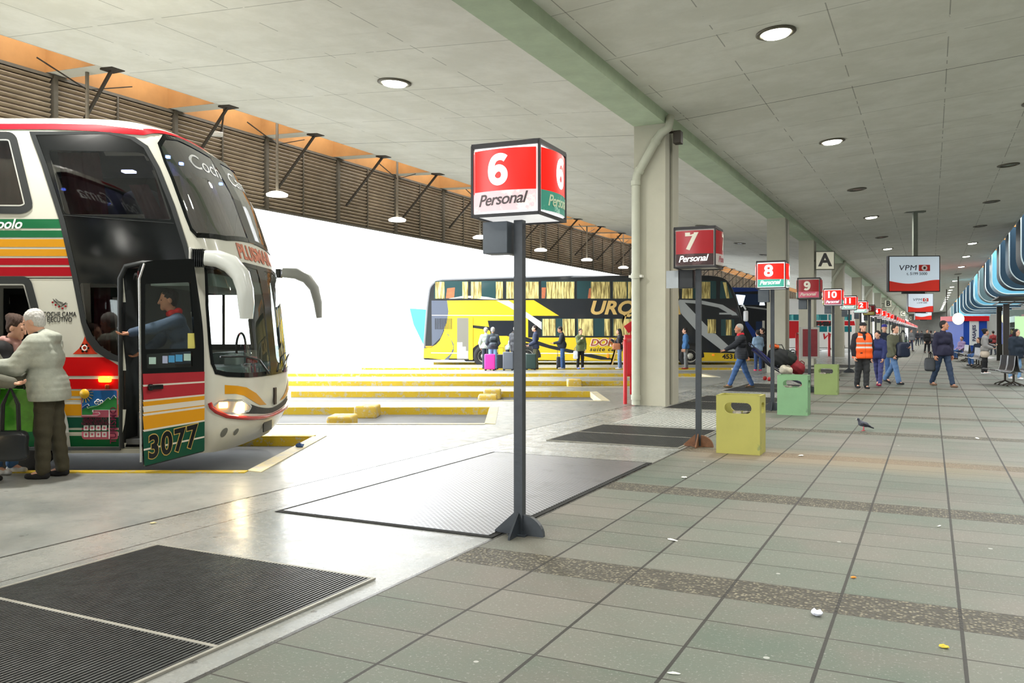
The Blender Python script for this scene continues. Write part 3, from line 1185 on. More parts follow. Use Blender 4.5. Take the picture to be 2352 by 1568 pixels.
# ================================================================== hanging advert boxes and column letters
def advert(px, Z, w, z0, z1, label, first=True):
    t = thing('hanging_advert', label, 'sign', (at(px, Z), Z, 0), R(-4), 'hanging advert light boxes')
    m = MB()
    w2 = w / 2
    m.box(-w2, .0, z0, w2, .22, z1)
    m.obj('case', mat('advert_case', (40, 42, 48), .4), t)
    f = MB()
    e = .035
    zt, zb = z1 - e, z0 + e
    n = 24
    xs = [-w2 + e + (w - 2 * e) * i / n for i in range(n + 1)]
    wave = [zb + (zt - zb) * (.27 + .055 * math.sin(2.6 + 5.2 * (x / w + .5) * 1.05)) for x in xs]
    f.add([(x, -.005, z) for x, z in zip(xs, wave)] + [(x, -.005, zt) for x in xs], [(i, i + 1, i + n + 2, i + n + 1) for i in range(n)], 0)
    f.add([(x, -.005, zb) for x in xs] + [(x, -.005, z) for x, z in zip(xs, wave)], [(i, i + 1, i + n + 2, i + n + 1) for i in range(n)], 1)
    fo = f.obj('face', [mat('advert_pale_blue', (196, 212, 224), .3, emit=(196, 212, 224), estr=.25), mat('advert_red', (214, 52, 40), .3, emit=(214, 52, 40), estr=.1)], t)
    q = MB()
    add_text(q, 'VPM', .30 * w / 1.98, (-.26 * w / 1.98, -.012, z0 + (z1 - z0) * .66), bold=.0, shear=.12, sx=1.2, spacing=1.05)
    q.obj('lettering', mat('advert_navy', (28, 34, 62), .4), fo)
    q = MB()
    s = w / 1.98
    q.box(.17 * s, -.012, z0 + (z1 - z0) * .575, .60 * s, -.008, z0 + (z1 - z0) * .745)
    q.lathe([(.11 * s, -.014), (.105 * s, -.02), (.001, -.02)], (.385 * s, 0, z0 + (z1 - z0) * .66), 20, 1, 'y')
    q.lathe([(.05 * s, -.022), (.045 * s, -.026), (.001, -.026)], (.385 * s, 0, z0 + (z1 - z0) * .66), 20, 2, 'y')
    q.obj('logo', [mat('logo_red', (206, 44, 40), .4), mat('logo_white', (236, 230, 230), .4), mat('logo_dark', (60, 20, 24), .4)], fo)
    q = MB()
    add_text(q, 't. 5199 5000', .155 * s, (.10 * s, -.012, z0 + (z1 - z0) * .5), bold=.002)
    q.obj('phone_number', mat('advert_grey', (84, 92, 104), .4), fo)
    hc = hr(-.56)
    p = MB()
    p.box(.0, .08, z1, .17, .2, hc + .02)
    p.box(-.3, .0, hc - .04, .45, .28, hc + .02)
    p.obj('hanger', mat('hanger_grey', (120, 126, 118), .5, noise=.1), t)
    b = MB()
    b.box(-.42 * s, .02, z0 - .07, .42 * s, .2, z0 - .0)
    b.obj('underside_rail', blk, t)
    return t


advert(2100, 33.5, 1.98, 3.1, 4.53, 'larger hanging advert box with VPM lettering above a red wave')
advert(2114.5, 67.5, 1.98, 3.1, 4.6, 'smaller hanging advert box with VPM lettering just below and behind the larger one')
advert(2121, 102, 1.98, 3.0, 4.6, 'farthest hanging advert box, a tiny white and red square')


def letter_sign(ch, px, py, Z, wpx):
    w = wpx / FPX * Z
    t = thing('letter_sign', f'square cream sign with a black letter {ch} on a column', 'sign', (at(px, Z), Z, hz(py, Z)), -TH * .3, 'letter signs on the columns')
    MB().bbox((0, .06, 0), (w, .12, w), 0, .01).obj('panel', mat('letter_sign_frame', (96, 98, 86), .5), t)
    MB().box(-w * .45, -.008, -w * .45, w * .45, .001, w * .45).obj('face', mat('letter_sign_cream', (226, 224, 204), .5, emit=(226, 224, 204), estr=.08), t)
    q = MB()
    add_text(q, ch, w * .95, (0, -.012, 0), bold=.03 * w)
    q.obj('letter', blk, t)
    MB().box(-w / 2 - .25, .04, -.03, -w / 2, .08, .03).obj('bracket', steel, t)


letter_sign('A', 1895, 598, 38.9, 43)
letter_sign('B', 2040, 697, 90, 17)
letter_sign('C', 2074, 720, 135, 11)
letter_sign('D', 2089, 731, 175, 9)

# ================================================================== the near coach
def interp(tab, x):
    if x <= tab[0][0]: return tab[0][1]
    for (a, b), (c, d) in zip(tab, tab[1:]):
        if x <= c:
            k = (x - a) / (c - a)
            return b + (d - b) * k
    return tab[-1][1]


def round_poly(pts, r, n=5):
    out = []
    k = len(pts)
    rr = r if isinstance(r, (list, tuple)) else [r] * k
    for i in range(k):
        p0, p1, p2 = Vector(pts[i - 1]), Vector(pts[i]), Vector(pts[(i + 1) % k])
        d1, d2 = (p0 - p1), (p2 - p1)
        q = min(rr[i], d1.length * .49, d2.length * .49)
        if q <= 1e-6:
            out.append(tuple(p1)); continue
        a, b = p1 + d1.normalized() * q, p1 + d2.normalized() * q
        for j in range(n + 1):
            t = j / n
            out.append(tuple(a * (1 - t) ** 2 + p1 * 2 * t * (1 - t) + b * t * t))
    return out


def inset(pts, d):
    """move every point of a loop inwards by d"""
    n = len(pts)
    ar = sum(pts[i][0] * pts[(i + 1) % n][1] - pts[(i + 1) % n][0] * pts[i][1] for i in range(n))
    s = 1 if ar > 0 else -1
    out = []
    for i in range(n):
        a, b, c = Vector(pts[i - 1]), Vector(pts[i]), Vector(pts[(i + 1) % n])
        e1, e2 = (b - a), (c - b)
        n1 = Vector((-e1.y, e1.x)) * s
        n2 = Vector((-e2.y, e2.x)) * s
        if n1.length > 1e-9: n1.normalize()
        if n2.length > 1e-9: n2.normalize()
        m = n1 + n2
        if m.length < 1e-6: m = n1
        m.normalize()
        out.append(tuple(b + m * d / max(.5, m.dot(n1) if n1.length > 0 else 1)))
    return out


def in_poly(p, poly):
    x, y = p
    c = False
    n = len(poly)
    for i in range(n):
        x1, y1 = poly[i]; x2, y2 = poly[(i + 1) % n]
        if (y1 > y) != (y2 > y) and x < (x2 - x1) * (y - y1) / (y2 - y1) + x1:
            c = not c
    return c


def grid_patch(poly, du, dv, holes=None):
    """fill a 2D outline and cut it along a regular grid so that it can be bent"""
    V, F = holed(poly, holes or [])
    bm = bmesh.new()
    vs = [bm.verts.new((a, b, 0)) for a, b in V]
    for f in F:
        try: bm.faces.new([vs[i] for i in f])
        except ValueError: pass
    us = [p[0] for p in poly]; ws = [p[1] for p in poly]
    for lo, hi, st, nrm in ((min(us), max(us), du, (1, 0, 0)), (min(ws), max(ws), dv, (0, 1, 0))):
        k = math.floor(lo / st) + 1
        while k * st < hi:
            bmesh.ops.bisect_plane(bm, geom=bm.verts[:] + bm.edges[:] + bm.faces[:], plane_co=(Vector(nrm) * (k * st)), plane_no=nrm)
            k += 1
    bm.verts.index_update()
    out = [(q.co.x, q.co.y) for q in bm.verts], [[q.index for q in f.verts] for f in bm.faces]
    bm.free()
    return out


BY0 = 9.55            # depth of the flank facing the walk
BS = FPX / BY0
BX0 = -5.71
BW_ = 1.25


def sx_(px): return (px - 1176) / BS - BX0
def sz_(py): return CAMH - (py - HOR) / BS - RZ
def S(px, py): return (sx_(px), sz_(py))


XN = [(.13, -3.30), (.28, -3.16), (.45, -3.07), (.7, -3.03), (1.1, -3.05), (1.9, -3.13), (2.2, -3.19), (2.67, -3.33), (3.2, -3.52), (3.74, -3.82), (3.86, -3.98), (3.95, -4.22), (4.03, -4.7), (4.08, -5.4)]
XS = [(.13, -3.62), (.28, -3.55), (.45, -3.50), (.7, -3.47), (1.1, -3.48), (2.2, -3.60), (2.67, -3.69), (3.2, -3.87), (3.74, -4.14), (3.86, -4.45), (3.95, -4.9), (4.03, -5.6), (4.08, -6.5)]


def shell_w(h):
    if h < 3.74:
        return BW_ - max(0, .35 - h) * .25
    t = min(1.0, (h - 3.74) / .352)
    return BW_ * max(0.02, (1 - t ** 2.2)) ** (1 / 2.2)


def front_pt(phi, z, off=0.0):
    """point on the rounded nose; phi in radians, -pi/2 is the walk side corner"""
    h = z + RZ
    p = 3.1
    def P(f, z_):
        hh = z_ + RZ
        w, xs, xn = shell_w(hh), interp(XS, hh), interp(XN, hh)
        s, c = math.sin(f), math.cos(f)
        return Vector((xs + (xn - xs) * max(0, c) ** (2 / p) - BX0, math.copysign(abs(s) ** (2 / p), s) * w, z_))
    o = P(phi, z)
    if off:
        a = P(min(phi + .03, PI / 2), z) - P(max(phi - .03, -PI / 2), z)
        b = P(phi, z + .02) - P(phi, z - .02)
        n = a.cross(b)
        if n.length > 1e-9:
            n.normalize()
            if n.x < 0 and abs(phi) < 1.4: n = -n
            if abs(phi) >= 1.4 and n.y * phi < 0: n = -n
            o = o + n * off
    return tuple(o)


def side_pt(a, z, off=0.0):
    return (a, -shell_w(z + RZ) - off, z)


# table to find where on the nose a pixel of the photo lies
_T = []
for i in range(0, 91):
    f = -PI / 2 + PI / 2 * i / 90 * 1.0
    for j in range(0, 140):
        z = .26 + j * .028
        x, y, zz = front_pt(f, z)
        Y = y + BY0 + BW_
        _T.append((f, z, 1176 + FPX * (x + BX0) / Y, HOR - FPX * (zz + RZ - CAMH) / Y))
_T = np.array(_T)


def N(px, py):
    """(phi, z) on the near half of the nose for a pixel"""
    d = (_T[:, 2] - px) ** 2 + (_T[:, 3] - py) ** 2
    k = np.argsort(d)[:6]
    w = 1.0 / (d[k] + 1.0)
    return float((_T[k, 0] * w).sum() / w.sum()), float((_T[k, 1] * w).sum() / w.sum())


def mirror(pts):
    return [(-a, b) for a, b in pts][::-1]


coach_white = mat('coach_white_paint', (212, 212, 200), .3, noise=.03, nscale=1, coat=.25)
coach_black = mat('coach_black_glass', (16, 19, 20), .12, spec=.4)
rubber = mat('black_rubber', (38, 42, 44), .5)
tint = m_glass('coach_tinted_glass', (.36, .36, .37), .03)
clear = m_glass('coach_clear_glass', (.80, .88, .86), .05)
curtain_m = mat('maroon_curtain', (104, 44, 52), .9, noise=.25, nscale=6)
green_l = mat('livery_green', (14, 104, 62), .35, spec=.25, coat=.12)
dgreen_l = mat('livery_dark_green', (14, 76, 56), .35, spec=.25, coat=.12)
yellow_l = mat('livery_yellow', (214, 150, 22), .35, spec=.25, coat=.12)
red_l = mat('livery_red', (166, 14, 30), .5, spec=.15)
bright_red = mat('livery_bright_red', (206, 14, 18), .35, spec=.25, coat=.12)
orange_red = mat('livery_orange_red', (214, 62, 34), .3)
inside_m = mat('coach_interior', (62, 66, 68), .8)
chrome = mat('bright_trim', (210, 212, 212), .2, metal=.8)

coach = thing('coach', 'white coach with green, yellow and red stripes, front door open, numbered 3077', 'bus', (BX0, BY0 + BW_, RZ))

black_outer = [(68, 302), (96, 377), (137, 505), (166, 632), (187, 740), (200, 781), (219, 806), (247, 824), (276, 832), (276, 1030), (338, 1030), (441, 1028), (444, 700), (440, 600), (430, 560), (401, 470), (366, 382), (340, 335), (310, 315), (255, 303)]
black_poly = [S(*p) for p in black_outer]
upper_win = round_poly([S(*p) for p in [(112, 345), (330, 350), (352, 378), (395, 505), (150, 492)]], [.05, .12, .08, .03, .05])
lower_win = round_poly([S(*p) for p in [(183, 650), (270, 652), (270, 818), (245, 812), (222, 796), (205, 768)]], .04)
rear_upper = round_poly([S(*p) for p in [(-260, 312), (28, 314), (66, 472), (52, 480), (-260, 478)]], .06)
rear_lower = round_poly([S(*p) for p in [(-260, 646), (62, 646), (80, 712), (80, 800), (-260, 800)]], .05)
door_hole = [S(282, 615), S(440, 615), S(444, 1028), S(282, 1030)]
LW_NEAR = [N(595, 611), N(560, 603), N(510, 606), N(468, 611), N(472, 700), N(479, 790), N(484, 835), N(494, 858), N(520, 866), N(570, 868), N(619, 862)]
UW_NEAR = [N(487, 355), N(440, 333), N(395, 315), N(372, 311), N(362, 328), N(376, 372), N(396, 420), N(425, 498), N(437, 530), N(452, 545), N(520, 552), N(576, 558)]


def fix_c(pts):
    pts = list(pts)
    pts[0] = (0.0, pts[0][1]); pts[-1] = (0.0, pts[-1][1])
    return pts


LWN, UWN = fix_c(LW_NEAR), fix_c(UW_NEAR)
lw_full = LWN + mirror(LWN)[1:-1]
uw_full = UWN + mirror(UWN)[1:-1]
# shell --------------------------------------------------------------------------
hs = [.13, .16, .2, .25] + [.3 + .055 * i for i in range(62)]
hs = [h for h in hs if h < 3.73] + [3.74, 3.77, 3.80, 3.83, 3.86, 3.89, 3.92, 3.95, 3.98, 4.01, 4.03, 4.05, 4.07, 4.08, 4.085]
xr = -14.0 - BX0
NS, NF = 90, 56
vs, fs, tags = [], [], []
for h in hs:
    z = h - RZ
    xs = interp(XS, h) - BX0
    row = []
    for i in range(NS):
        t = i / NS
        x = xr + (xs - xr) * (1 - (1 - t) ** 1.6)
        row.append((x, -shell_w(h), z))
    for i in range(NF + 1):
        row.append(front_pt(-PI / 2 + PI * i / NF, z))
    for i in range(NS):
        t = 1 - (i + 1) / NS
        x = xr + (xs - xr) * (1 - (1 - t) ** 1.6)
        row.append((x, shell_w(h), z))
    vs += row
n = 2 * NS + NF + 1
far_hole = [(-4.62 - BX0, 1.30 - RZ), (-3.68 - BX0, 1.30 - RZ), (-3.76 - BX0, 2.06 - RZ), (-4.62 - BX0, 2.06 - RZ)]
lw_in, uw_in = inset(lw_full, .035), inset(uw_full, .035)
near_holes = [inset(upper_win, .02), inset(lower_win, .02), inset(rear_upper, .02), inset(rear_lower, .02), door_hole]
WHEELS = [(0.0, .5), (-5.3, .5), (-6.65, .5)]
for k in range(len(hs) - 1):
    for i in range(n - 1):
        q = (k * n + i, k * n + i + 1, (k + 1) * n + i + 1, (k + 1) * n + i)
        cx = sum(vs[j][0] for j in q) / 4; cz = sum(vs[j][2] for j in q) / 4
        if i < NS:
            if any(in_poly((cx, cz), p) for p in near_holes): continue
            if any(math.hypot(cx - wx, cz - .5) < .6 for wx, _ in WHEELS): continue
        elif i < NS + NF:
            ph = -PI / 2 + PI * (i - NS + .5) / NF
            if in_poly((ph, cz), lw_in) or in_poly((ph, cz), uw_in): continue
        else:
            if in_poly((cx, cz), far_hole): continue
        fs.append(q)
sh = MB()
sh.add(vs, fs, 0, True)
top = [(len(hs) - 1) * n + i for i in range(n)]
sh.add([vs[i] for i in top], [list(range(n))], 0)
bot = list(range(n))
sh.add([vs[i] for i in bot], [bot[::-1]], 1)
sh.add([(xr, -1.25, .26), (xr, 1.25, .26), (xr, 1.25, 3.87), (xr, -1.25, 3.87)], [(0, 1, 2, 3)], 0)
sh.obj('body_shell', [coach_white, inside_m], coach)


def side_patch(name, pts, m, off=.004, parent=coach, holes=None):
    V, F = holed(pts, holes or [])
    q = MB()
    q.add([side_pt(a, b, off) for a, b in V], F)
    return q.obj(name, m, parent)


def nose_patch(name, pts, m, off=.006, parent=coach, holes=None, du=.06, dv=.08):
    V, F = grid_patch(pts, du, dv, holes)
    q = MB()
    q.add([front_pt(a, b, off) for a, b in V], F, 0, True)
    return q.obj(name, m, parent)


# black flank area with its rubber edge, windows behind it
bk = side_patch('side_black_panel', black_poly, coach_black, .006, holes=[upper_win, lower_win, [S(283, 616), S(439, 616), S(443, 1028), S(283, 1029)]])
e = MB()
lo = [S(*p) for p in black_outer[:9]]
li = [S(px + 13, py + (2 if py < 780 else -12)) for px, py in black_outer[:9]]
li[-1] = S(276, 818)
e.add([side_pt(a, b, .012) for a, b in lo] + [side_pt(a, b, .012) for a, b in li], [(i, i + 1, i + 10, i + 9) for i in range(8)])
lo = [S(*p) for p in black_outer[13:]] + [S(68, 302)]
li = [S(px - 9, py + 5) for px, py in black_outer[13:]] + [S(80, 310)]
k = len(lo)
e.add([side_pt(a, b, .012) for a, b in lo] + [side_pt(a, b, .012) for a, b in li], [(i, i + 1, i + k + 1, i + k) for i in range(k - 1)])
e.obj('rubber_edge', rubber, bk)
for nm, poly, par in (('side_window', upper_win, bk), ('side_window', lower_win, bk), ('side_window', rear_upper, coach), ('side_window', rear_lower, coach)):
    side_patch(nm, poly, tint, .002, parent=par if par is bk else coach)
# window frames of the rear pair
for poly in (rear_upper, rear_lower):
    o2 = inset(poly, -.055); i2 = inset(poly, .03); i3 = inset(poly, .045)
    f = MB()
    f.ring(o2, i2, lambda a, b: side_pt(a, b, .012), 0)
    f.ring(i2, i3, lambda a, b: side_pt(a, b, .014), 1)
    f.obj('window_frame', [rubber, chrome], coach)
# curtains and a dim cabin behind the glass
def curtain(x0, x1, z0, z1, lean=0.0, y=-1.14):
    m_ = MB()
    nn = int((x1 - x0) / .03) + 2
    a, b = [], []
    for i in range(nn):
        x = x0 + (x1 - x0) * i / (nn - 1)
        w_ = .022 * math.sin(i * 1.7) + .012 * math.sin(i * .6)
        a.append((x + lean, y + w_, z0)); b.append((x, y + w_ * .8, z1))
    m_.add(a + b, [(i, i + 1, i + nn + 1, i + nn) for i in range(nn - 1)], 0, True)
    return m_.obj('curtain', curtain_m, coach)
curtain(sx_(-250), sx_(70), sz_(482), sz_(305))
curtain(sx_(120), sx_(215), sz_(500), sz_(345), .12)
curtain(sx_(285), sx_(330), sz_(500), sz_(420), .2)
curtain(sx_(345), sx_(405), sz_(505), sz_(400), .1)
curtain(sx_(205), sx_(245), sz_(835), sz_(655))
cab = MB()
cab.box(xr + .05, -1.1, 2.32 - RZ, sx_(420) + .35, 1.15, 2.40 - RZ)            # upper deck floor
cab.box(xr + .05, 1.12, .5, sx_(300), 1.16, 3.8)                              # far lining
cab.box(sx_(283) - .06, -1.15, .3, sx_(283) - .02, 1.12, 2.4)               # bulkhead behind the door well
cab.box(xr + .05, -1.1, .32, 2.0, 1.15, .4)                                 # floor
cab.box(sx_(300), -.5, .4, sx_(430), 1.12, .95)                              # raised cab floor
cab.obj('cabin', inside_m, coach)
uc = MB()
for i in range(2):
    s0_ = -1 if i == 0 else .15
    nn = 26
    a, b = [], []
    for j in range(nn):
        y = s0_ + .85 * j / (nn - 1)
        w_ = .03 * math.sin(j * 1.9)
        z0, z1 = 2.72, 3.70
        a.append((interp(XN, z0 + RZ) - BX0 - .45 + w_, y * .95, z0)); b.append((interp(XN, z1 + RZ) - BX0 - .45 + w_, y, z1))
    uc.add(a + b, [(j, j + 1, j + nn + 1, j + nn) for j in range(nn - 1)], 0, True)
uc.obj('curtain', mat('greyish_curtain', (150, 128, 128), .9, noise=.15), coach)
lt = MB()
for yy in (-.9, -.5, .9):
    lt.bbox((interp(XN, 3.6) - BX0 - .28, yy, 3.68), (.04, .05, .03))
lt.obj('cabin_light', mat('blue_cabin_light', (90, 110, 255), .3, emit=(90, 120, 255), estr=14), coach)
# seat backs seen behind the upper glass
sb = MB()
sb.bbox((sx_(300), -.75, sz_(492)), (.35, .5, .7), 0, .12, Matrix.Rotation(-.3, 3, 'Y'))
sb.bbox((sx_(205), -.75, sz_(492)), (.35, .5, .7), 0, .12, Matrix.Rotation(-.3, 3, 'Y'))
sb.obj('seat_backs', mat('seat_fabric_grey', (84, 82, 92), .9), coach)
MB().box(sx_(255), -1.0, sz_(385), sx_(282), -.9, sz_(380)).obj('reading_light', mat('reading_light', (220, 225, 255), .3, emit=(190, 200, 255), estr=6), coach)
# thin line across the black panel
l = MB()
l.bar(side_pt(*S(147, 494), .010), side_pt(*S(400, 513), .010), .012, .006)
l.obj('panel_joint', rubber, bk)

# flank stripes ------------------------------------------------------------------
BND = [(302, 68), (377, 96), (505, 137), (632, 166), (740, 187), (781, 200), (806, 219), (824, 247), (832, 276), (1100, 278)]
def stripe(y0, y1, mm, x0=-300):
    pts = []
    for y in (y0, (y0 + y1) / 2, y1):
        pts.append(S(interp(BND, y) + .5, y))
    return side_patch('livery_stripe', [S(x0, y0)] + pts + [S(x0, y1)], mm, .003)
for y0, y1, mm in [(503, 524, green_l), (529, 545, green_l), (549, 567, yellow_l), (572, 588, yellow_l), (592.5, 608.5, red_l), (613, 634, red_l),
                   (820, 863, bright_red), (870, 893, bright_red), (897, 909, yellow_l), (915, 918, yellow_l), (928, 954, yellow_l), (958, 982, dgreen_l), (987, 1026, green_l)]:
    stripe(y0, y1, mm)
side_patch('livery_flash', [S(167, 813), S(182, 800), S(191, 784), S(195, 772), S(201, 783), S(219, 808), S(226, 813)], orange_red, .0035)
q = MB()
cx, cz = S(195, 799)
for i in range(6):
    a = PI / 3 * i
    q.bbox((cx + .04 * math.cos(a), side_pt(0, cz, .006)[1], cz + .04 * math.sin(a)), (.024, .004, .024), 0, 0, Matrix.Rotation(-a, 3, 'Y'))
q.lathe([(.034, 0), (.034, -.004), (.02, -.004), (.02, 0)], (cx, side_pt(0, cz, .006)[1], cz), 12, 1, 'y')
q.obj('star_emblem', [coach_black, mat('emblem_white', (236, 230, 226), .4)], coach)
side_patch('side_seam', [S(-300, 637.6), S(167, 637.6), S(167.5, 640), S(-300, 640)], coach_black, .004)
q = MB()
for y in (1029,):
    q.box(sx_(-300), -BW_ + .02, sz_(1034), sx_(276), -BW_ - .004, sz_(1027))
q.obj('skirt_edge', inside_m, coach)
q = MB()
add_text(q, 'Marcopolo', .155, (sx_(50), side_pt(0, 2)[1] - .006, sz_(515)), bold=.003, shear=.3, align='RIGHT')
add_text(q, 'COCHE CAMA', .078, (sx_(137), side_pt(0, 2)[1] - .003, sz_(722)), bold=.0, sx=.74, mi=1)
add_text(q, 'EJECUTIVO', .078, (sx_(137), side_pt(0, 2)[1] - .003, sz_(734)), bold=.0, sx=.74, mi=1)
zz = side_pt(0, 2)[1] - .004
def pxl(a): return (sx_(a[0]), zz, sz_(a[1]))
for pl in ([(122, 686), (130, 694), (138, 694), (145, 701), (150, 697), (155, 697)], [(128, 686), (135, 692), (143, 694), (148, 700)], [(124, 690), (140, 704), (152, 694)]):
    for a, b in zip(pl, pl[1:]):
        q.bar(pxl(a), pxl(b), .007, .003, 1)
for a in ((121, 694), (128, 700), (136, 704), (144, 708), (151, 703)):
    q.bbox(pxl(a), (.018, .004, .018), 2, .004)
q.obj('lettering', [mat('letter_white', (246, 246, 246), .4), mat('letter_black', (44, 44, 46), .4), red_l], coach)

# wheel arches and wheels
tyre_m = mat('tyre_rubber', (34, 34, 34), .75, noise=.1, bump=.2)
rim_m = mat('wheel_rim', (186, 184, 172), .4, metal=.3, noise=.12)


def wheel(parent, x, y, z, r, w=.3, out=-1):
    q = MB()
    s = out
    prof = [(r * .56, s * .0), (r * .60, s * .03), (r * .75, s * .045), (r * .93, s * .03), (r, -s * .02), (r, -s * (w - .03)), (r * .9, -s * w), (r * .56, -s * w)]
    q.lathe([(a, b) for a, b in prof], (x, y, z), 40, 0, 'y')
    t_ = q.obj('tyre', tyre_m, parent)
    q = MB()
    q.lathe([(r * .57, s * .005), (r * .54, s * .0), (r * .5, -s * .05), (r * .30, -s * .07), (r * .26, s * .02), (r * .22, s * .045), (.001, s * .05)], (x, y, z), 36, 0, 'y')
    for i in range(10):
        a = 2 * PI * i / 10
        q.lathe([(.018, s * .0), (.016, s * .03), (.001, s * .035)], (x + r * .27 * math.cos(a), y, z + r * .27 * math.sin(a)), 8, 0, 'y')
    for i in range(10):
        a = 2 * PI * (i + .5) / 10
        q.lathe([(.036, s * -.02), (.036, s * -.035), (.001, s * -.036)], (x + r * .43 * math.cos(a), y + s * -.026, z + r * .43 * math.sin(a)), 10, 1, 'y')
    q.obj('rim', [rim_m, dark], t_)
    return t_


for wx, r in WHEELS:
    wheel(coach, wx, -1.18, .5, .5)
    q = MB()
    nn = 24
    o1 = [(wx + .72 * math.cos(PI * i / nn) * 1.0, .5 + .68 * math.sin(PI * i / nn)) for i in range(nn + 1)]
    i1 = [(wx + .59 * math.cos(PI * i / nn), .5 + .58 * math.sin(PI * i / nn)) for i in range(nn + 1)]
    o1 = [(o1[0][0], .27)] + o1 + [(o1[-1][0], .27)]; i1 = [(i1[0][0], .27)] + i1 + [(i1[-1][0], .27)]
    k = len(o1)
    q.add([side_pt(a, b, .014) for a, b in o1] + [side_pt(a, b, .014) for a, b in i1], [(i, i + 1, i + k + 1, i + k) for i in range(k - 1)])
    q.obj('wheel_arch', mat('arch_pale', (196, 198, 192), .4), coach)
    q = MB()
    q.tube([(wx + .62 * math.cos(PI * i / nn), -.85, .5 + .62 * math.sin(PI * i / nn)) for i in range(nn + 1)], .3, 8, cap=False)
    q.obj('arch_liner', dark, coach)

# tourist authority sticker
st = side_patch('tourism_sticker', round_poly([S(187, 894), S(271, 894), S(271, 1009), S(188, 1009)], .035), mat('sticker_pink', (216, 110, 136), .4), .006)
side_patch('sticker_sky', round_poly([S(189, 896), S(269, 896), S(269, 941), S(216, 941), S(212, 952), S(189, 952)], .02), mat('sticker_blue', (30, 96, 160), .4), .0075, st)
side_patch('sticker_hill', [S(189, 940), S(205, 933), S(225, 930), S(240, 920), S(252, 912), S(258, 917), S(266, 908), S(269, 912), S(269, 940), S(216, 941), S(213, 952), S(189, 952)], mat('sticker_green', (50, 140, 70), .4), .0085, st)
q = MB()
q.lathe([(.055, 0), (.055, -.002), (.001, -.002)], (sx_(195), side_pt(0, 2, .0095)[1], sz_(904)), 18, 0, 'y')
for i in range(7):
    a = -PI / 2 + PI * .75 * i / 6 - .2
    q.bar((sx_(195) + .06 * math.cos(a), side_pt(0, 2, .0095)[1], sz_(904) + .06 * math.sin(a)), (sx_(195) + .1 * math.cos(a), side_pt(0, 2, .0095)[1], sz_(904) + .1 * math.sin(a)), .006, .002)
q.obj('sticker_sun', mat('sticker_yellow', (236, 190, 40), .4), st)
q = MB()
yy = side_pt(0, 2, .0105)[1]
def pl_(pts, w_=.012, mi=0):
    for a, b in zip(pts, pts[1:]):
        q.bar((sx_(a[0]), yy, sz_(a[1])), (sx_(b[0]), yy, sz_(b[1])), w_, .002, mi)
pl_([(190, 935), (197, 930), (203, 927), (206, 931), (201, 933), (203, 937), (214, 934), (226, 931), (240, 921), (250, 912), (254, 917), (263, 907), (268, 914)])
pl_([(190, 954), (225, 954), (231, 950), (228, 946), (214, 946), (214, 941), (268, 941)])
pl_([(252, 941), (252, 1007)])
for i in range(4):
    for j in range(2):
        q.bbox((sx_(199 + i * 14), yy, sz_(982 + j * 15)), (.052, .002, .055), 0, .006)
        q.bbox((sx_(199 + i * 14), yy - .001, sz_(982 + j * 15)), (.022, .002, .024), 1, .004)
for a in ((222, 924), (226, 920), (229, 925), (234, 922)):
    q.lathe([(.022, 0), (.022, -.002), (.012, -.002)], (sx_(a[0]), yy, sz_(a[1])), 10, 0, 'y')
q.obj('sticker_line_art', [mat('letter_white2', (240, 240, 240), .4), MATS['sticker_pink']], st)
q = MB()
add_text(q, 'SECRETARIA DE', .043, (sx_(220), yy, sz_(961)), sx=.9)
add_text(q, 'TRANSPORTE DE LA', .043, (sx_(220), yy, sz_(967)), sx=.75)
add_text(q, 'NACION ARGENTINA', .043, (sx_(220), yy, sz_(973)), sx=.75)
vs_, fs_ = text_mesh('TURISMO', .098, bold=.001)
q.add([(sx_(261.5) - z, yy + y, sz_(976) + x) for x, y, z in vs_], fs_)
q.obj('sticker_text', mat('sticker_ink', (110, 26, 60), .5), st)
# side marker lamp
q = MB()
q.bbox((sx_(243), -BW_ - .02, sz_(871)), (.14, .05, .065), 0, .025)
q.obj('marker_lamp', mat('amber_lamp_lit', (255, 140, 20), .3, emit=(255, 150, 30), estr=5), coach)
q = MB(); q.bbox((sx_(248), -BW_ - .015, sz_(887)), (.05, .03, .05), 0, .018)
q.obj('side_reflector', mat('amber_reflector', (170, 70, 20), .3), coach)

# red line along the roof edge
q = MB()
a_, b_, c_ = [], [], []
def both_h(f, h0, h1):
    a_.append(f(h0)); b_.append(f((h0 + h1) / 2)); c_.append(f(h1))
for i in range(60):
    px = -300 + 630 * i / 59
    x = sx_(px)
    h0, h1 = interp([(-300, 3.79), (120, 3.79), (223, 3.765), (287, 3.735), (330, 3.72)], px), interp([(-300, 3.862), (120, 3.865), (223, 3.85), (287, 3.81), (330, 3.78)], px)
    both_h(lambda h: side_pt(x, h - RZ, .012), h0, h1)
for i in range(1, 14):
    f = -PI / 2 + (PI / 2) * i / 13
    both_h(lambda h: front_pt(f, h - RZ, .012), 3.735 + .05 * i / 13, 3.785 + .05 * i / 13)
k = len(a_)
q.add(a_ + b_ + c_, [(i + j * k, i + 1 + j * k, i + k + 1 + j * k, i + k + j * k) for i in range(k - 1) for j in (0, 1)], 0, True)
q.obj('roof_stripe', red_l, coach)

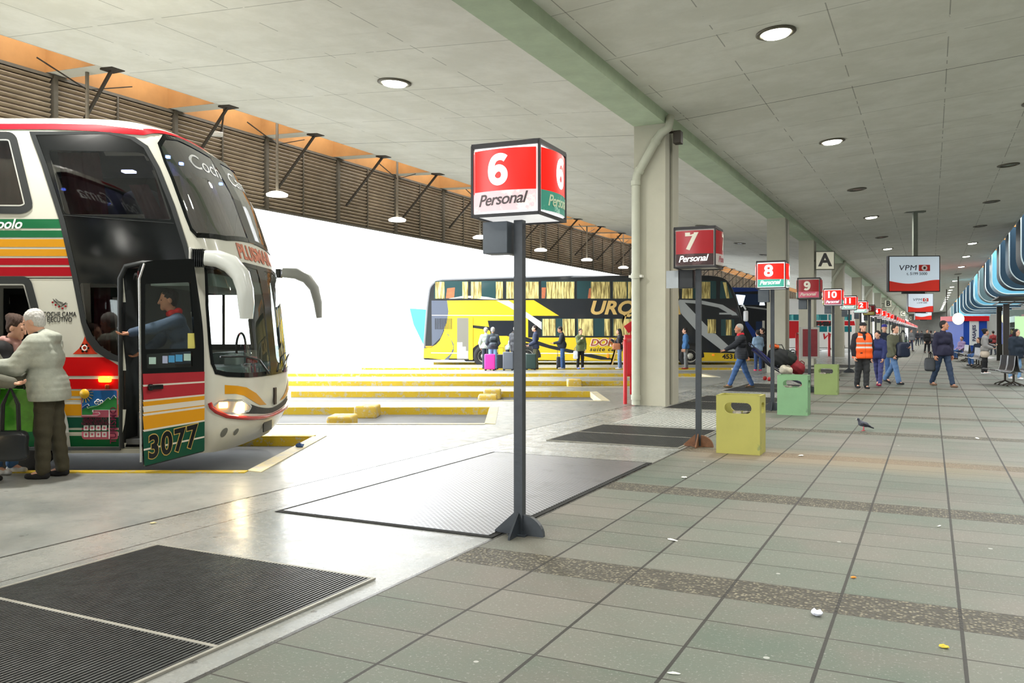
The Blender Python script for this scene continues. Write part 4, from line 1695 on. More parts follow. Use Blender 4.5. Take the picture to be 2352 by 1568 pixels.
# windscreens -------------------------------------------------------------------
for nm, full, glass in (('lower_windscreen', lw_full, clear), ('upper_windscreen', uw_full, m_glass('upper_screen_glass', (.55, .55, .56), .30))):
    g_ = nose_patch(nm, full, glass, .003)
    q = MB()
    o2, i2 = full, inset(full, .055)
    nn = len(o2)
    steps = 1
    vs_ = [front_pt(a, b, .010) for a, b in o2] + [front_pt(a, b, .010) for a, b in i2]
    # subdivide long edges so that the frame follows the curve
    oo, ii = [], []
    for i in range(nn):
        a, b = Vector(o2[i]), Vector(o2[(i + 1) % nn]); c_, d_ = Vector(i2[i]), Vector(i2[(i + 1) % nn])
        for t in range(5):
            oo.append(tuple(a.lerp(b, t / 5))); ii.append(tuple(c_.lerp(d_, t / 5)))
    q.ring(oo, ii, lambda a, b: front_pt(a, b, .010))
    zs = [p[1] for p in full]
    z0, z1 = full[0][1], [p for p in full if abs(p[0]) < 1e-6][-1][1]
    zl, zh = min(z0, z1), max(z0, z1)
    q.add([front_pt(s, zl + (zh - zl) * t / 8, .011) for t in range(9) for s in (-.035, .035)], [(2 * t, 2 * t + 1, 2 * t + 3, 2 * t + 2) for t in range(8)])
    q.obj('screen_surround', coach_black, g_)
# white hood between the two screens stays body colour; its lettering
q = MB()
pos = N(583, 581)
def nose_warp(z0, ph0, sc=1.0):
    # letters laid along the nose, reading left to right
    def f(x, y, z):
        base = front_pt(ph0, z0)
        # arc length to angle by a short search
        step = .01
        a = ph0
        target = abs(x)
        d = 0.0
        s = 1 if x > 0 else -1
        prev = Vector(front_pt(a, z0))
        while d < target and abs(a) < PI / 2:
            a += s * step
            cur = Vector(front_pt(a, z0))
            d += (cur - prev).length
            prev = cur
        return front_pt(a, z0 + z, .006 - y)
    return f
add_text(q, 'PLUSMAR', .25, None, bold=.008, warp=nose_warp(2.60, 0.0), sx=1.25)
q.obj('nose_lettering', mat('faded_red_lettering', (196, 112, 84), .4, noise=.3, nscale=12), coach)
q = MB()
add_text(q, 'Coche Cama', .26, None, bold=.0, shear=.3, warp=nose_warp(3.62, 0.0), sx=1.5)
q.obj('screen_lettering', mat('pale_script', (196, 200, 200), .5), coach)
# destination hood shade inside the lower screen, dashboard
q = MB()
q.box(interp(XS, 1.9) - BX0 - .55, -1.15, 2.16, interp(XS, 1.9) - BX0 + .15, 1.15, 2.30)
q.obj('cab_ceiling', mat('cab_lining', (120, 132, 126), .8), coach)
q = MB()
q.bbox((interp(XS, 1.0) - BX0 - .12, 0, 1.02), (.62, 2.2, .42), 0, .08)
q.bbox((interp(XS, 1.0) - BX0 - .30, .55, 1.26), (.3, .8, .22), 0, .08)
q.bbox((interp(XS, 1.0) - BX0 + .0, -.2, 1.27), (.16, .3, .18), 1, .02)
q.bbox((interp(XS, 1.0) - BX0 + .05, .35, 1.25), (.1, .2, .12), 2, .02)
q.obj('dashboard', [mat('dashboard_grey', (96, 116, 114), .6, noise=.1), mat('dash_papers', (176, 190, 186), .6), mat('dash_red', (170, 60, 50), .5)], coach)
q = MB()
q.tube([(sx_(436) + .03 * 0 - .02, .62 + .2 * math.sin(a), 1.42 + .2 * math.cos(a)) for a in [2 * PI * i / 20 for i in range(21)]], .016, 8)
q.obj('steering_wheel', coach_black, coach)
side_fr = MB()
pts = [(x, z) for x, z in far_hole]
side_fr.ring(inset(pts, -.05), inset(pts, .03), lambda a, b: (a, BW_ + .008, b))
side_fr.ring(inset(pts, -.05), inset(pts, .03), lambda a, b: (a, BW_ - .02, b))
side_fr.bar((-4.1 - BX0, BW_ - .01, 1.3 - RZ), (-4.1 - BX0, BW_ - .01, 2.06 - RZ), .03)
side_fr.obj('cab_window_frame', coach_black, coach)

# lower nose -----------------------------------------------------------------------
def both(name, pts, m, off, **k):
    P = [N(*p) for p in pts]
    o = nose_patch(name, P, m, off, **k)
    o2 = nose_patch(name, mirror(P), m, off, **k)
    return o, o2
both('yellow_swoosh', [(516, 884), (545, 885), (566, 890), (588, 903), (600, 916), (612, 929), (596, 930), (580, 921), (560, 909), (540, 905), (516, 905)], yellow_l, .004)
gr = [N(572, 926), N(592, 934), N(619, 938), N(619, 949), N(590, 950), N(563, 948)]
gr[2] = (0.0, gr[2][1]); gr[3] = (0.0, gr[3][1])
g1 = nose_patch('grille', gr + mirror(gr)[2:-0 or None][1:] if False else gr, mat('grille_black', (26, 26, 26), .5, bump=.5), .006)
nose_patch('grille', mirror(gr), MATS['grille_black'], .006)
# red bumper moulding
q = MB()
path = [N(481, 925), N(485, 935), N(497, 945), N(520, 954), N(550, 959), N(585, 959), N(619, 955)]
path[-1] = (0.0, path[-1][1])
full = path + [(-a, b) for a, b in path[::-1]][1:]
fine = []
for a, b in zip(full, full[1:]):
    for t in range(4):
        fine.append((a[0] + (b[0] - a[0]) * t / 4, a[1] + (b[1] - a[1]) * t / 4))
q.tube([front_pt(a, b, .006) for a, b in fine], .026, 8)
q.obj('bumper_moulding', mat('moulding_red', (170, 36, 36), .25, coat=.4), coach)
# headlamps
hl_out = [(492 + 41 + 42 * math.cos(a), 934 + 16 * math.sin(a)) for a in [2 * PI * i / 24 for i in range(24)]]
hp = [N(*p) for p in hl_out]
for s_ in (1, -1):
    pp = hp if s_ == 1 else mirror(hp)
    h_ = nose_patch('headlamp', pp, mat('headlamp_glass', (206, 190, 170), .12, spec=.8), .008)
    q = MB()
    oo = [tuple(Vector(a).lerp(Vector(b), 0)) for a, b in zip(pp, pp)]
    q.ring(inset(pp, -.012), inset(pp, .012), lambda a, b: front_pt(a, b, .012))
    q.obj('headlamp_rim', chrome, h_)
    c_ = N(548, 935) if s_ == 1 else (-N(548, 935)[0], N(548, 935)[1])
    q = MB()
    o_ = Vector(front_pt(c_[0], c_[1], .015))
    q.bbox(tuple(o_), (.03, .11, .11), 0, .012, Matrix.Rotation(c_[0] * .8, 3, 'Z'))
    q.obj('headlamp_bulb', mat('headlamp_beam', (255, 246, 220), .3, emit=(255, 232, 180), estr=40), h_)
    c_ = N(512, 930) if s_ == 1 else (-N(512, 930)[0], N(512, 930)[1])
    q = MB()
    q.bbox(tuple(Vector(front_pt(c_[0], c_[1], .012))), (.03, .10, .07), 0, .012, Matrix.Rotation(c_[0] * .8, 3, 'Z'))
    q.obj('headlamp_bulb', mat('sidelamp_beam', (255, 190, 110), .3, emit=(255, 180, 90), estr=5), h_)
    for px, py, r_ in ((514, 992, .055), (542, 992, .04)):
        c_ = N(px, py)
        if s_ == -1: c_ = (-c_[0], c_[1])
        loop = [(c_[0] + r_ * 1.5 * math.cos(a), c_[1] + r_ * math.sin(a)) for a in [2 * PI * i / 14 for i in range(14)]]
        nose_patch('fog_recess', loop, mat('recess_grey', (110, 112, 106), .6), .004)
# badge and plate
q = MB()
q.bbox(front_pt(0, N(617, 912)[1], .01), (.02, .10, .22), 0, .009)
q.obj('badge', mat('badge_dark', (60, 50, 46), .4, metal=.4, noise=.3, nscale=20), coach)
q = MB()
q.bbox(front_pt(0, N(617, 976)[1], .012), (.014, .36, .17), 0, .004)
p_ = front_pt(0, N(617, 976)[1], .022)
vs_, fs_ = text_mesh('HPK 148', .1, bold=.001)
q.obj('number_plate', mat('plate_dark', (44, 46, 44), .4), coach)
# wipers
q = MB()
for pts in ([N(612, 858), N(590, 828), N(560, 820), N(505, 818)],):
    P = [front_pt(a, b, .03) for a, b in pts]
    q.tube(P, [.014, .012, .01, .012], 8)
    P = [front_pt(-a * .9 - .0, b, .05) for a, b in pts]
    q.tube(P, [.014, .012, .01, .012], 8)
q.obj('wiper', coach_black, coach)

# open front door, swung out from the flank ---------------------------------------------
dA = Vector((at(321, 9.0), 9.0)); dB = Vector((at(467, 9.49), 9.49))
dl = (dB - dA).length
dang = math.atan2(dB.y - dA.y, dB.x - dA.x)
dt = bpy.data.objects.new('entrance_door', None)
COL.objects.link(dt)
dt.parent = coach
dt.location = (dA.x - BX0, dA.y - (BY0 + BW_), 0)
dt.rotation_euler = (0, 0, dang)
dt['label'] = 'open passenger door with a glazed top, striped panel and the number 3077'


def D(px, py):
    # door plane coordinates from a pixel of the photo
    r = (px - 1176) / FPX
    a = (r * dA.y - dA.x) / ((dB.x - dA.x) / dl - r * (dB.y - dA.y) / dl)
    Z = dA.y + (dB.y - dA.y) / dl * a
    return a, CAMH - (py - HOR) * Z / FPX - RZ


def dface(q, pts, mi=0, y=-.035, hl_=None):
    V, F = holed([D(*p) for p in pts], hl_ or [])
    q.add([(a, y, b) for a, b in V], F, mi)


outer = round_poly([D(314, 612), D(345, 598), D(441, 596), D(468, 860), D(467, 1037), D(330, 1072)][::1], [.02, .0, .02, .01, .02, .02])
outer = round_poly([D(315, 600), D(441, 594), D(466, 760), D(467, 1036), D(330, 1071)], [.16, .04, .3, .03, .02])
glass_a = round_poly([D(331, 652), D(436, 648), D(447, 800), D(331, 802)], .02)
glass_b = round_poly([D(334, 813), D(440, 806), D(440, 842), D(336, 846)], .015)
q = MB()
V, F = holed(outer, [glass_a, glass_b])
q.add([(a, -.03, b) for a, b in V], F)
q.add([(a, .02, b) for a, b in V], F)
n = len(outer)
q.add([(a, -.03, b) for a, b in outer] + [(a, .02, b) for a, b in outer], [(i, (i + 1) % n, (i + 1) % n + n, i + n) for i in range(n)])
for g_ in (glass_a, glass_b):
    n = len(g_)
    q.add([(a, -.03, b) for a, b in g_] + [(a, .02, b) for a, b in g_], [(i, (i + 1) % n, (i + 1) % n + n, i + n) for i in range(n)])
q.obj('door_frame', coach_black, dt)
q = MB()
for g_ in (glass_a, glass_b):
    V, F = holed(g_, [])
    q.add([(a, -.01, b) for a, b in V], F)
q.obj('door_glass', clear, dt)
q = MB()
fr = [0, .12, .14, .285, .305, .355, .42, .435, .46, .61, .63, 1.0]
mi = [0, 1, 0, 1, 2, 1, 2, 1, 2, 1, 3]
TLy, TRy, BLy, BRy = 858, 853, 1069, 1034
for a, b, k in zip(fr, fr[1:], mi):
    pts = [(325, TLy + (BLy - TLy) * a), (467, TRy + (BRy - TRy) * a), (466.5, TRy + (BRy - TRy) * b), (326 + 3 * b, TLy + (BLy - TLy) * b)]
    dface(q, pts, k, -.034)
pts = [(327, TLy + (BLy - TLy) * .815), (466, TRy + (BRy - TRy) * .815), (466, TRy + (BRy - TRy) * .835), (327, TLy + (BLy - TLy) * .835)]
dface(q, pts, 1, -.036)
q.obj('striped_panel', [mat('door_red', (168, 32, 44), .4, noise=.08, nscale=4), mat('door_white', (214, 208, 196), .4), yellow_l, dgreen_l], dt)
q = MB()
c0 = D(394, 1015)
add_text(q, '3077', .335, (c0[0], -.040, c0[1]), bold=.020, sx=.72, mi=1, spacing=1.15)
add_text(q, '3077', .335, (c0[0], -.044, c0[1]), bold=.010, sx=.72, mi=0, spacing=1.15)
ca = .2
q.v = [(x, y, z + (x - c0[0]) * .17) for x, y, z in q.v]
q.obj('fleet_number', [coach_black, mat('fleet_gold', (196, 170, 90), .4)], dt)
q = MB()
a0, b0 = D(334, 889), D(372, 886)
q.bbox(((a0[0] + b0[0]) / 2, -.055, a0[1]), (b0[0] - a0[0] - .02, .03, .05), 0, .012)
q.bbox((a0[0] + .03, -.06, a0[1]), (.05, .05, .07), 0, .02)
q.obj('door_handle', coach_black, dt)
q = MB()
p0, p1, p2 = D(320, 1060), D(317, 640), D(330, 608)
q.tube([(p0[0] + .0, -.04, p0[1]), (p1[0], -.04, p1[1]), (p2[0] - .01, -.04, p2[1] + .01)], .012, 8)
q.obj('edge_rail', chrome, dt)
for x0, x1, y0, y1, k in ((341, 357, 820, 836, 0), (372, 384, 817, 834, 1), (386, 400, 816, 832, 2), (402, 418, 814, 830, 2), (421, 437, 812, 828, 0), (430, 448, 765, 800, 3)):
    q = MB()
    dface(q, [(x0, y0), (x1, y0), (x1, y1), (x0, y1)], 0, -.013)
    q.obj('door_sticker', [mat('sticker_pale', (176, 206, 196), .5), mat('sticker_lilac', (170, 180, 210), .5), mat('sticker_cyan', (70, 150, 200), .5), mat('sticker_lemon', (214, 206, 110), .5)][k], dt)
# rubber jamb of the door opening and swing arm
q = MB()
jam = [S(277, 1030), S(277, 640), S(290, 612), S(330, 604), S(440, 606)]
q.tube([side_pt(a, b, .015) for a, b in round_poly(jam, 0)], .03, 8)
q.tube([side_pt(*S(300, 640), -.1), side_pt(*S(330, 632), .2)], .016, 8)
q.obj('door_surround', rubber, coach)
q = MB()
q.box(sx_(285), -1.2, .36, sx_(440), -.55, .42)
q.box(sx_(285), -.9, .42, sx_(440), -.5, .70)
q.bbox((sx_(322), -1.10, sz_(940)), (.06, .06, .9), 0, .02)
q.obj('entrance_step', mat('step_grey', (96, 98, 100), .5, noise=.15), coach)

# mirrors ---------------------------------------------------------------------------
def mirror_arm(pts, radii, name, base, housing, label=None):
    q = MB()
    q.tube(pts, radii, 14)
    return q
Zm = 9.35
def M3(px, py, Z): return (at(px, Z) - BX0, Z - (BY0 + BW_), hz(py, Z) - RZ)
mm = mat('mirror_housing', (202, 206, 202), .3, coat=.3)
q = MB()
for k in range(6):
    c = M3(447 + k * 4.4, 593, 9.45 - k * .01)
    q.bbox(c, (.013, .12, .20), 0, .004)
bel = q.obj('mirror_bellows', coach_black, coach)
q = MB()
q.bbox(M3(441, 595, 9.5), (.03, .12, .25), 0, .01)
q.obj('mirror_bracket', mat('bracket_white', (208, 208, 204), .4), coach)
pts = [M3(472, 592, 9.4), M3(500, 594, 9.38), M3(530, 606, 9.36), M3(553, 632, 9.34), M3(563, 665, 9.32), M3(566, 700, 9.32), M3(566, 732, 9.32)]
q = MB()
def ribbon(q, pts, wid, thick):
    """flattened tube: width in the picture plane, thickness in depth"""
    n = 14
    P = [Vector(p) for p in pts]
    vs = []
    for i, p in enumerate(P):
        t = (P[min(i + 1, len(P) - 1)] - P[max(i - 1, 0)]).normalized()
        sdir = t.cross(Vector((0, 1, 0))).normalized()
        for j in range(n):
            a = 2 * PI * j / n
            ca, sa = math.cos(a), math.sin(a)
            ca = math.copysign(abs(ca) ** .6, ca); sa = math.copysign(abs(sa) ** .6, sa)
            vs.append(p + sdir * ca * wid[i] / 2 + Vector((0, 1, 0)) * sa * thick[i] / 2)
    fs = [(i * n + j, i * n + (j + 1) % n, (i + 1) * n + (j + 1) % n, (i + 1) * n + j) for i in range(len(P) - 1) for j in range(n)]
    q.add(vs, fs, 0, True)
    q.add(vs[:n], [list(range(n))[::-1]]); q.add(vs[-n:], [list(range(n))])
ribbon(q, pts, [.17, .19, .21, .19, .165, .155, .12], [.12, .14, .16, .18, .2, .2, .16])
q.obj('wing_mirror', mm, coach)
q = MB()
Zf = 12.35
q.bbox(M3(641, 628, Zf), (.07, .14, .13), 0, .01)
q.obj('mirror_bellows', coach_black, coach)
pts = [M3(650, 626, Zf), M3(680, 628, Zf), M3(705, 640, Zf), M3(722, 662, Zf), M3(730, 695, Zf), M3(733, 730, Zf)]
q = MB()
ribbon(q, pts, [.14, .16, .15, .13, .11, .07], [.12, .14, .16, .18, .18, .12])
q.obj('wing_mirror', mat('mirror_grey', (150, 152, 148), .4), coach)
dup(coach, (BX0 - 2.41, BY0 + BW_ - 4.75, RZ), 0, 'white striped coach parked in the next bay back, outside the left edge of the picture')

# ================================================================== coaches in the further bays
class Coach:
    """double deck coach built from side-view outlines given in metres from its own rear axle side"""

    def __init__(s, name_label, Y, x_ref, px_ref=True):
        s.Y = Y
        s.k = FPX / Y
        s.x0 = at(x_ref, Y)
        s.t = thing('coach', name_label, 'bus', (s.x0, Y, RZ))

    def P(s, px, py):
        return ((px - 1176) / s.k - s.x0, CAMH - (py - HOR) / s.k - RZ)

    def body(s, pts, m, rad=.2, width=2.5, name='body_shell'):
        o = round_poly([s.P(*p) for p in pts], rad, 6)
        n = len(o)
        q = MB()
        # rounded long edges: three rings from the flank outline inwards
        bev = [(0, .09), (.035, .025), (.10, 0)]
        rings = []
        for d, ins in bev:
            rings.append([(a, d, b) for a, b in inset(o, ins)])
        for d, ins in bev[::-1]:
            rings.append([(a, width - d, b) for a, b in inset(o, ins)])
        vs = [p for r in rings for p in r]
        q.add(vs, [(i + j * n, (i + 1) % n + j * n, (i + 1) % n + (j + 1) * n, i + (j + 1) * n) for j in range(5) for i in range(n)], 0, True)
        q.add([(a, 0, b) for a, b in inset(o, .09)], [list(range(n))])
        q.add([(a, width, b) for a, b in inset(o, .09)], [list(range(n))])
        return q.obj(name, m, s.t)

    def patch(s, name, pts, m, off=.006, r=0, parent=None, conv=True):
        pp = [s.P(*p) for p in pts] if conv else pts
        if r: pp = round_poly(pp, r)
        V, F = holed(pp, [])
        q = MB()
        n = len(pp)
        q.add([(a, -off, b) for a, b in V], F)
        q.add([(a, -off, b) for a, b in pp] + [(a, .12, b) for a, b in pp], [(i, (i + 1) % n, (i + 1) % n + n, i + n) for i in range(n)])
        return q.obj(name, m, parent or s.t)

    def curtain(s, x0, x1, y0, y1, m, parent, lean=0, off=.016):
        (a0, b0), (a1, b1) = s.P(x0, y1), s.P(x1, y0)
        n = max(6, int((a1 - a0) / .05))
        A, B = [], []
        for i in range(n + 1):
            x = a0 + (a1 - a0) * i / n
            w = .012 * math.sin(i * 2.3) + .008 * math.sin(i * .9)
            A.append((x + lean / s.k * (1 - 0), -off - .01 + w * .6, b0)); B.append((x, -off - .01 + w * .6, b1))
        q = MB()
        q.add(A + B, [(i, i + 1, i + n + 2, i + n + 1) for i in range(n)], 0, True)
        return q.obj('curtain', m, parent)


def m_folds(name, rgb, rgb2, scale=34):
    m, nt, b = newmat(name)
    tc, u, v, z = coords(nt)
    n = nnoise(nt, tc, 1.0, 4, .6, (scale, 1, 1.2))
    base = mixc(nt, n.smooth(.38, .62), srgb(rgb), srgb(rgb2))
    nt.links.new(base, b.inputs['Base Color'])
    b.inputs['Roughness'].default_value = .85
    return m


gold_cur = m_folds('gold_curtain', (120, 104, 56), (232, 214, 140), 13)
tur_cur = m_folds('turquoise_curtain', (30, 120, 130), (120, 206, 206), 13)
yb_yellow = mat('bus_yellow', (216, 184, 40), .3, noise=.05, nscale=.6, coat=.3)
yb_black = mat('bus_charcoal', (30, 34, 38), .25, coat=.4)
yb_grey = mat('bus_slate_grey', (84, 92, 108), .3, coat=.3)
yb_white = mat('bus_pale_stripe', (226, 226, 214), .3)
yb_silver = mat('bus_silver_stripe', (166, 170, 170), .35)
glass_d = mat('bus_dark_glass', (44, 70, 72), .08, spec=.6)
seat_o = mat('bus_inside_orange', (170, 96, 60), .7, noise=.2)

yb = Coach('black and yellow double deck coach standing far back in a bay, lettered URQUIZA', 39.6, 1340)
outline = [(979, 700), (985, 655), (1005, 640), (1250, 632), (1640, 632), (1672, 640), (1690, 675), (1708, 740), (1712, 800), (1708, 829), (972, 826), (973, 780)]
yb.body(outline, yb_black, [.2, .3, .3, .2, .5, .5, .5, .5, .1, .1, .1, .1])
yb.patch('yellow_flank', [(974, 800), (992, 796), (1012, 785), (1020, 760), (1022, 690), (1226, 689), (1284, 725), (1213, 725), (1213, 775), (1300, 775), (1390, 775), (1452, 776), (1452, 829), (1408, 829), (973, 822)], yb_yellow, .008, .02)
yb.patch('slate_panel', [(991, 690), (1027, 690), (1030, 715), (1026, 740), (1012, 775), (992, 795)], yb_grey, .0095, .02)
yb.patch('slate_curve', [(993, 752), (1012, 757), (1030, 768), (1042, 790), (1042, 806), (1030, 826), (1018, 826), (1034, 812), (1041, 800), (1034, 778), (1020, 763), (993, 760)], yb_grey, .011)
yb.patch('yellow_disc', [(1020, 760), (1034, 775), (1041, 795), (1036, 812), (1020, 826), (974, 821), (974, 802), (996, 797), (1010, 782)], yb_yellow, .0125, .03)
yb.patch('pale_swoosh', [(1140, 690), (1168, 690), (1240, 737), (1290, 770), (1262, 770), (1212, 732), (1170, 705)], yb_white, .011)
yb.patch('black_swoosh', [(1080, 746), (1120, 750), (1212, 775), (1262, 792), (1420, 826), (1380, 826), (1262, 800), (1200, 782), (1118, 757), (1082, 752)], yb_black, .011)
yb.patch('pale_line', [(992, 723), (1213, 724), (1213, 725.5), (992, 724.5)], yb_white, .012)
yb.patch('pale_line', [(990, 809), (1062, 810), (1062, 812), (990, 811)], yb_white, .014)
yb.patch('pale_line', [(1240, 810), (1420, 811), (1420, 813), (1240, 812)], yb_white, .014)
# engine grille slots
q = MB()
for i in range(17):
    a, b = yb.P(999 + i * 2.4, 756); c_, d_ = yb.P(999 + i * 2.4, 731)
    q.box(a, -.02, b, a + .018, -.012, d_)
q.obj('engine_grille', yb_black, yb.t)
# upper windows
wx = [(999, 1076), (1081, 1156), (1162, 1238), (1243, 1320), (1325, 1402), (1407, 1480), (1485, 1560), (1565, 1645)]
cur = [[(999, 1022), (1061, 1076)], [(1081, 1107), (1138, 1156)], [(1162, 1238)], [(1254, 1320)], [(1356, 1402)], [(1407, 1440), (1441, 1480)], [(1485, 1560)], [(1565, 1592), (1600, 1632)]]
for (x0, x1), cs in zip(wx, cur):
    w = yb.patch('upper_window', [(x0, 645), (x1, 645), (x1, 686), (x0 - (0 if x0 > 1000 else 2), 686)], glass_d, .012, .03)
    for a, b in cs:
        yb.curtain(a + 1, b - 1, 647, 685.5, gold_cur, w)
    if x0 in (999, 1325, 1243):
        yb.patch('seat', [(x0 + 28, 662), (x0 + 46, 660), (x0 + 44, 684), (x0 + 25, 685)] if x0 != 1243 else [(1244, 660), (1254, 660), (1252, 685), (1244, 685)], seat_o, .015, .02, w)
w = yb.patch('upper_window', [(1655, 645), (1668, 647), (1684, 684), (1653, 686)], glass_d, .012, .04)
yb.curtain(1660, 1668, 648, 685, gold_cur, w, 8)
yb.patch('roof_arc', [(1030, 686), (1060, 680), (1090, 679), (1120, 682), (1148, 688), (1110, 687), (1076, 684)], yb_white, .02)
for (x0, x1), cs in zip([(1244, 1321), (1325, 1402), (1407, 1480)], [[(1246, 1276), (1292, 1320)], [(1328, 1362), (1388, 1401)], [(1409, 1479)]]):
    w = yb.patch('lower_window', [(x0, 731), (x1, 731), (x1, 772), (x0, 772)], glass_d, .012, .03)
    for a, b in cs:
        yb.curtain(a, b, 732, 771, gold_cur, w)
w = yb.patch('lower_window', [(1622, 732), (1645, 733), (1645, 766), (1638, 766)], glass_d, .012, .06)
yb.curtain(1625, 1644, 733, 765, gold_cur, w)
w = yb.patch('lower_window', [(1656, 733), (1686, 733), (1688, 771), (1656, 771)], glass_d, .012, .03)
yb.curtain(1667, 1680, 734, 770, gold_cur, w)
w = yb.patch('luggage_opening', [(1120, 736), (1200, 736), (1200, 771), (1128, 771)], mat('dark_reflecting_glass', (34, 38, 44), .15), .014, .02)
# doorway with pale steps
dn = yb.patch('side_doorway', [(1050, 730), (1076, 730), (1076, 825), (1050, 825)], mat('doorway_grey', (120, 118, 108), .6), .014, .01)
yb.patch('steps', [(1050, 786), (1062, 786), (1062, 796), (1070, 796), (1070, 806), (1075, 806), (1075, 823), (1050, 823)], mat('steps_pale', (222, 222, 226), .5), .02, 0, dn)
yb.patch('door_leaf', [(1077, 729), (1086, 729), (1086, 826), (1077, 826)], yb_yellow, .05, 0)
# silver sweep and front end detail
yb.patch('silver_stripe', [(1560, 688), (1612, 690), (1660, 700), (1690, 718), (1694, 724), (1682, 724), (1650, 706), (1610, 698), (1560, 694)], yb_silver, .009)
yb.patch('silver_stripe', [(1540, 690), (1568, 690), (1620, 745), (1680, 800), (1705, 808), (1660, 806), (1600, 760), (1560, 715)], yb_silver, .010)
yb.patch('yellow_skirt', [(1611, 809), (1706, 812), (1704, 829), (1611, 829)], yb_yellow, .010, .02)
yb.patch('vent', [(1652, 718), (1682, 718), (1682, 722), (1652, 722)], yb_silver, .012, .01)
q = MB()
q.bbox(yb.P(1638, 815)[:1] + (-.02,) + yb.P(1638, 815)[1:], (.12, .03, .08), 0, .012)
a_, b_ = yb.P(1396, 817)
q.bbox((a_, -.02, b_), (.10, .03, .2), 0, .012)
a_, b_ = yb.P(980, 796)
q.bbox((a_ + .1, -.02, b_), (.3, .03, .07), 0, .012)
q.obj('marker_lamp', mat('amber_lens', (226, 130, 30), .3, emit=(226, 130, 30), estr=.3), yb.t)
q = MB()
a_, b_ = yb.P(1353, 708)
add_text(q, 'URQUIZA', .86, (a_, -.022, b_), bold=.03, shear=.25, align='LEFT', sx=1.12)
a_, b_ = yb.P(1440, 709)
q.obj('company_lettering', mat('lettering_gold', (206, 172, 104), .35), yb.t)
q = MB()
a_, b_ = yb.P(1355, 787)
add_text(q, 'DORADO', .44, (a_, -.020, b_), bold=.035, shear=.25, align='LEFT', sx=1.15, mi=1)
add_text(q, 'DORADO', .44, (a_, -.028, b_), bold=.008, shear=.25, align='LEFT', sx=1.15, mi=0)
a_, b_ = yb.P(1354, 802)
q.obj('service_lettering', [mat('lettering_brown', (150, 70, 40), .4), mat('lettering_outline', (240, 224, 210), .4), blk], yb.t)
q = MB()
add_text(q, 'suite cama', .26, (a_, -.020, b_), bold=.004, shear=.3, align='LEFT', sx=1.1, mi=2, spacing=1.25)
q.obj('service_lettering', [MATS['lettering_brown'], MATS['lettering_outline'], blk], yb.t)
q = MB()
a_, b_ = yb.P(1675, 819)
add_text(q, '4531', .30, (a_, -.020, b_), bold=.01, sx=1.1, mi=2)
q.obj('fleet_number', [MATS['lettering_brown'], MATS['lettering_outline'], blk], yb.t)
for px in (1112, 1150 + 60, 1585):
    a_, _ = yb.P(px, 820)
    q = MB()
    nn = 20
    q.add([(a_ + .66 * math.cos(PI * i / nn), -.016, .47 + .66 * math.sin(PI * i / nn)) for i in range(nn + 1)] + [(a_, -.016, .3)], [list(range(nn + 2))])
    q.obj('wheel_arch', dark, yb.t)
    wheel(yb.t, a_, -.02, .52, .52)
q = MB()
a_, b_ = yb.P(1703, 716)
q.bbox((a_ + .12, -.30, b_ - .2), (.2, .22, .5), 0, .08)
q.tube([(a_, .05, b_ + .25), (a_ + .05, -.15, b_ + .3), (a_ + .12, -.28, b_ + .1)], .04, 8)
q.obj('wing_mirror', mat('mirror_white', (232, 234, 238), .3), yb.t)

# blue coach beyond the nose of the yellow one
bb = Coach('dark coach with a blue roof standing behind the nose of the yellow and black coach', 49.4, 1700)
bluem = mat('bus_blue', (24, 62, 150), .3, coat=.3)
blued = mat('bus_navy', (18, 24, 34), .25, coat=.4)
bb.body([(1380, 676), (1500, 658), (1742, 660), (1770, 676), (1788, 720), (1796, 790), (1794, 822), (1380, 822)], blued, .3)
bb.patch('roof_band', [(1640, 659), (1738, 661), (1752, 668), (1640, 672)], bluem, .01)
w = bb.patch('upper_window', [(1560, 674), (1742, 675), (1746, 700), (1560, 700)], mat('blue_glass', (26, 52, 90), .1, spec=.6), .01, .04)
bb.patch('bright_pane', [(1690, 676), (1712, 678), (1706, 700), (1697, 700)], mat('sky_lit_pane', (226, 238, 250), .3, emit=(226, 238, 250), estr=.7), .016, .03, w)  # sky light in the pane painted as its own glow
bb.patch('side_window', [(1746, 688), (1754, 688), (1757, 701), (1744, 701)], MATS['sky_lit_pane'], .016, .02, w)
bb.patch('white_sweep', [(1700, 703), (1730, 704), (1765, 709), (1765, 712), (1730, 708)], yb_silver, .012)
bb.patch('blue_wedge', [(1710, 730), (1738, 765), (1732, 780), (1712, 745)], bluem, .012)
bb.patch('side_window', [(1736, 738), (1752, 738), (1752, 764), (1736, 764)], MATS['blue_glass'], .012, .04)
q = MB()
a_, b_ = bb.P(1752, 750)
q.box(a_ - .03, -.05, b_ - .35, a_ + .1, -.01, b_ + .35)
q.obj('grab_rail', yb_white, bb.t)
for px in (1500, 1745):
    a_, _ = bb.P(px, 820)
    wheel(bb.t, a_, -.02, .52, .52)

# red and white coach beyond the columns
rb = Coach('red and white double deck coach with turquoise windows seen between the far columns', 64.2, 1860)
rwhite = mat('bus_white', (232, 232, 230), .3)
rred = mat('bus_red', (196, 24, 34), .3, coat=.2)
rb.body([(1700, 690), (1735, 684), (1950, 688), (1962, 700), (1966, 740), (1965, 800), (1700, 800)], rwhite, .3)
for x0, x1 in ((1812, 1835), (1838, 1866), (1870, 1900), (1903, 1930), (1933, 1956)):
    w = rb.patch('upper_window', [(x0, 722), (x1, 722), (x1, 735), (x0, 735)], mat('turquoise_glass', (36, 120, 130), .12), .01, .03)
    rb.curtain(x0 + 2, (x0 + x1) / 2, 722.5, 735, tur_cur, w)
    w = rb.patch('lower_window', [(x0, 749), (x1, 749), (x1, 762), (x0, 762)], MATS['turquoise_glass'], .01, .03)
rb.patch('red_band', [(1702, 737), (1962, 737), (1964, 747), (1702, 747)], rred, .01)
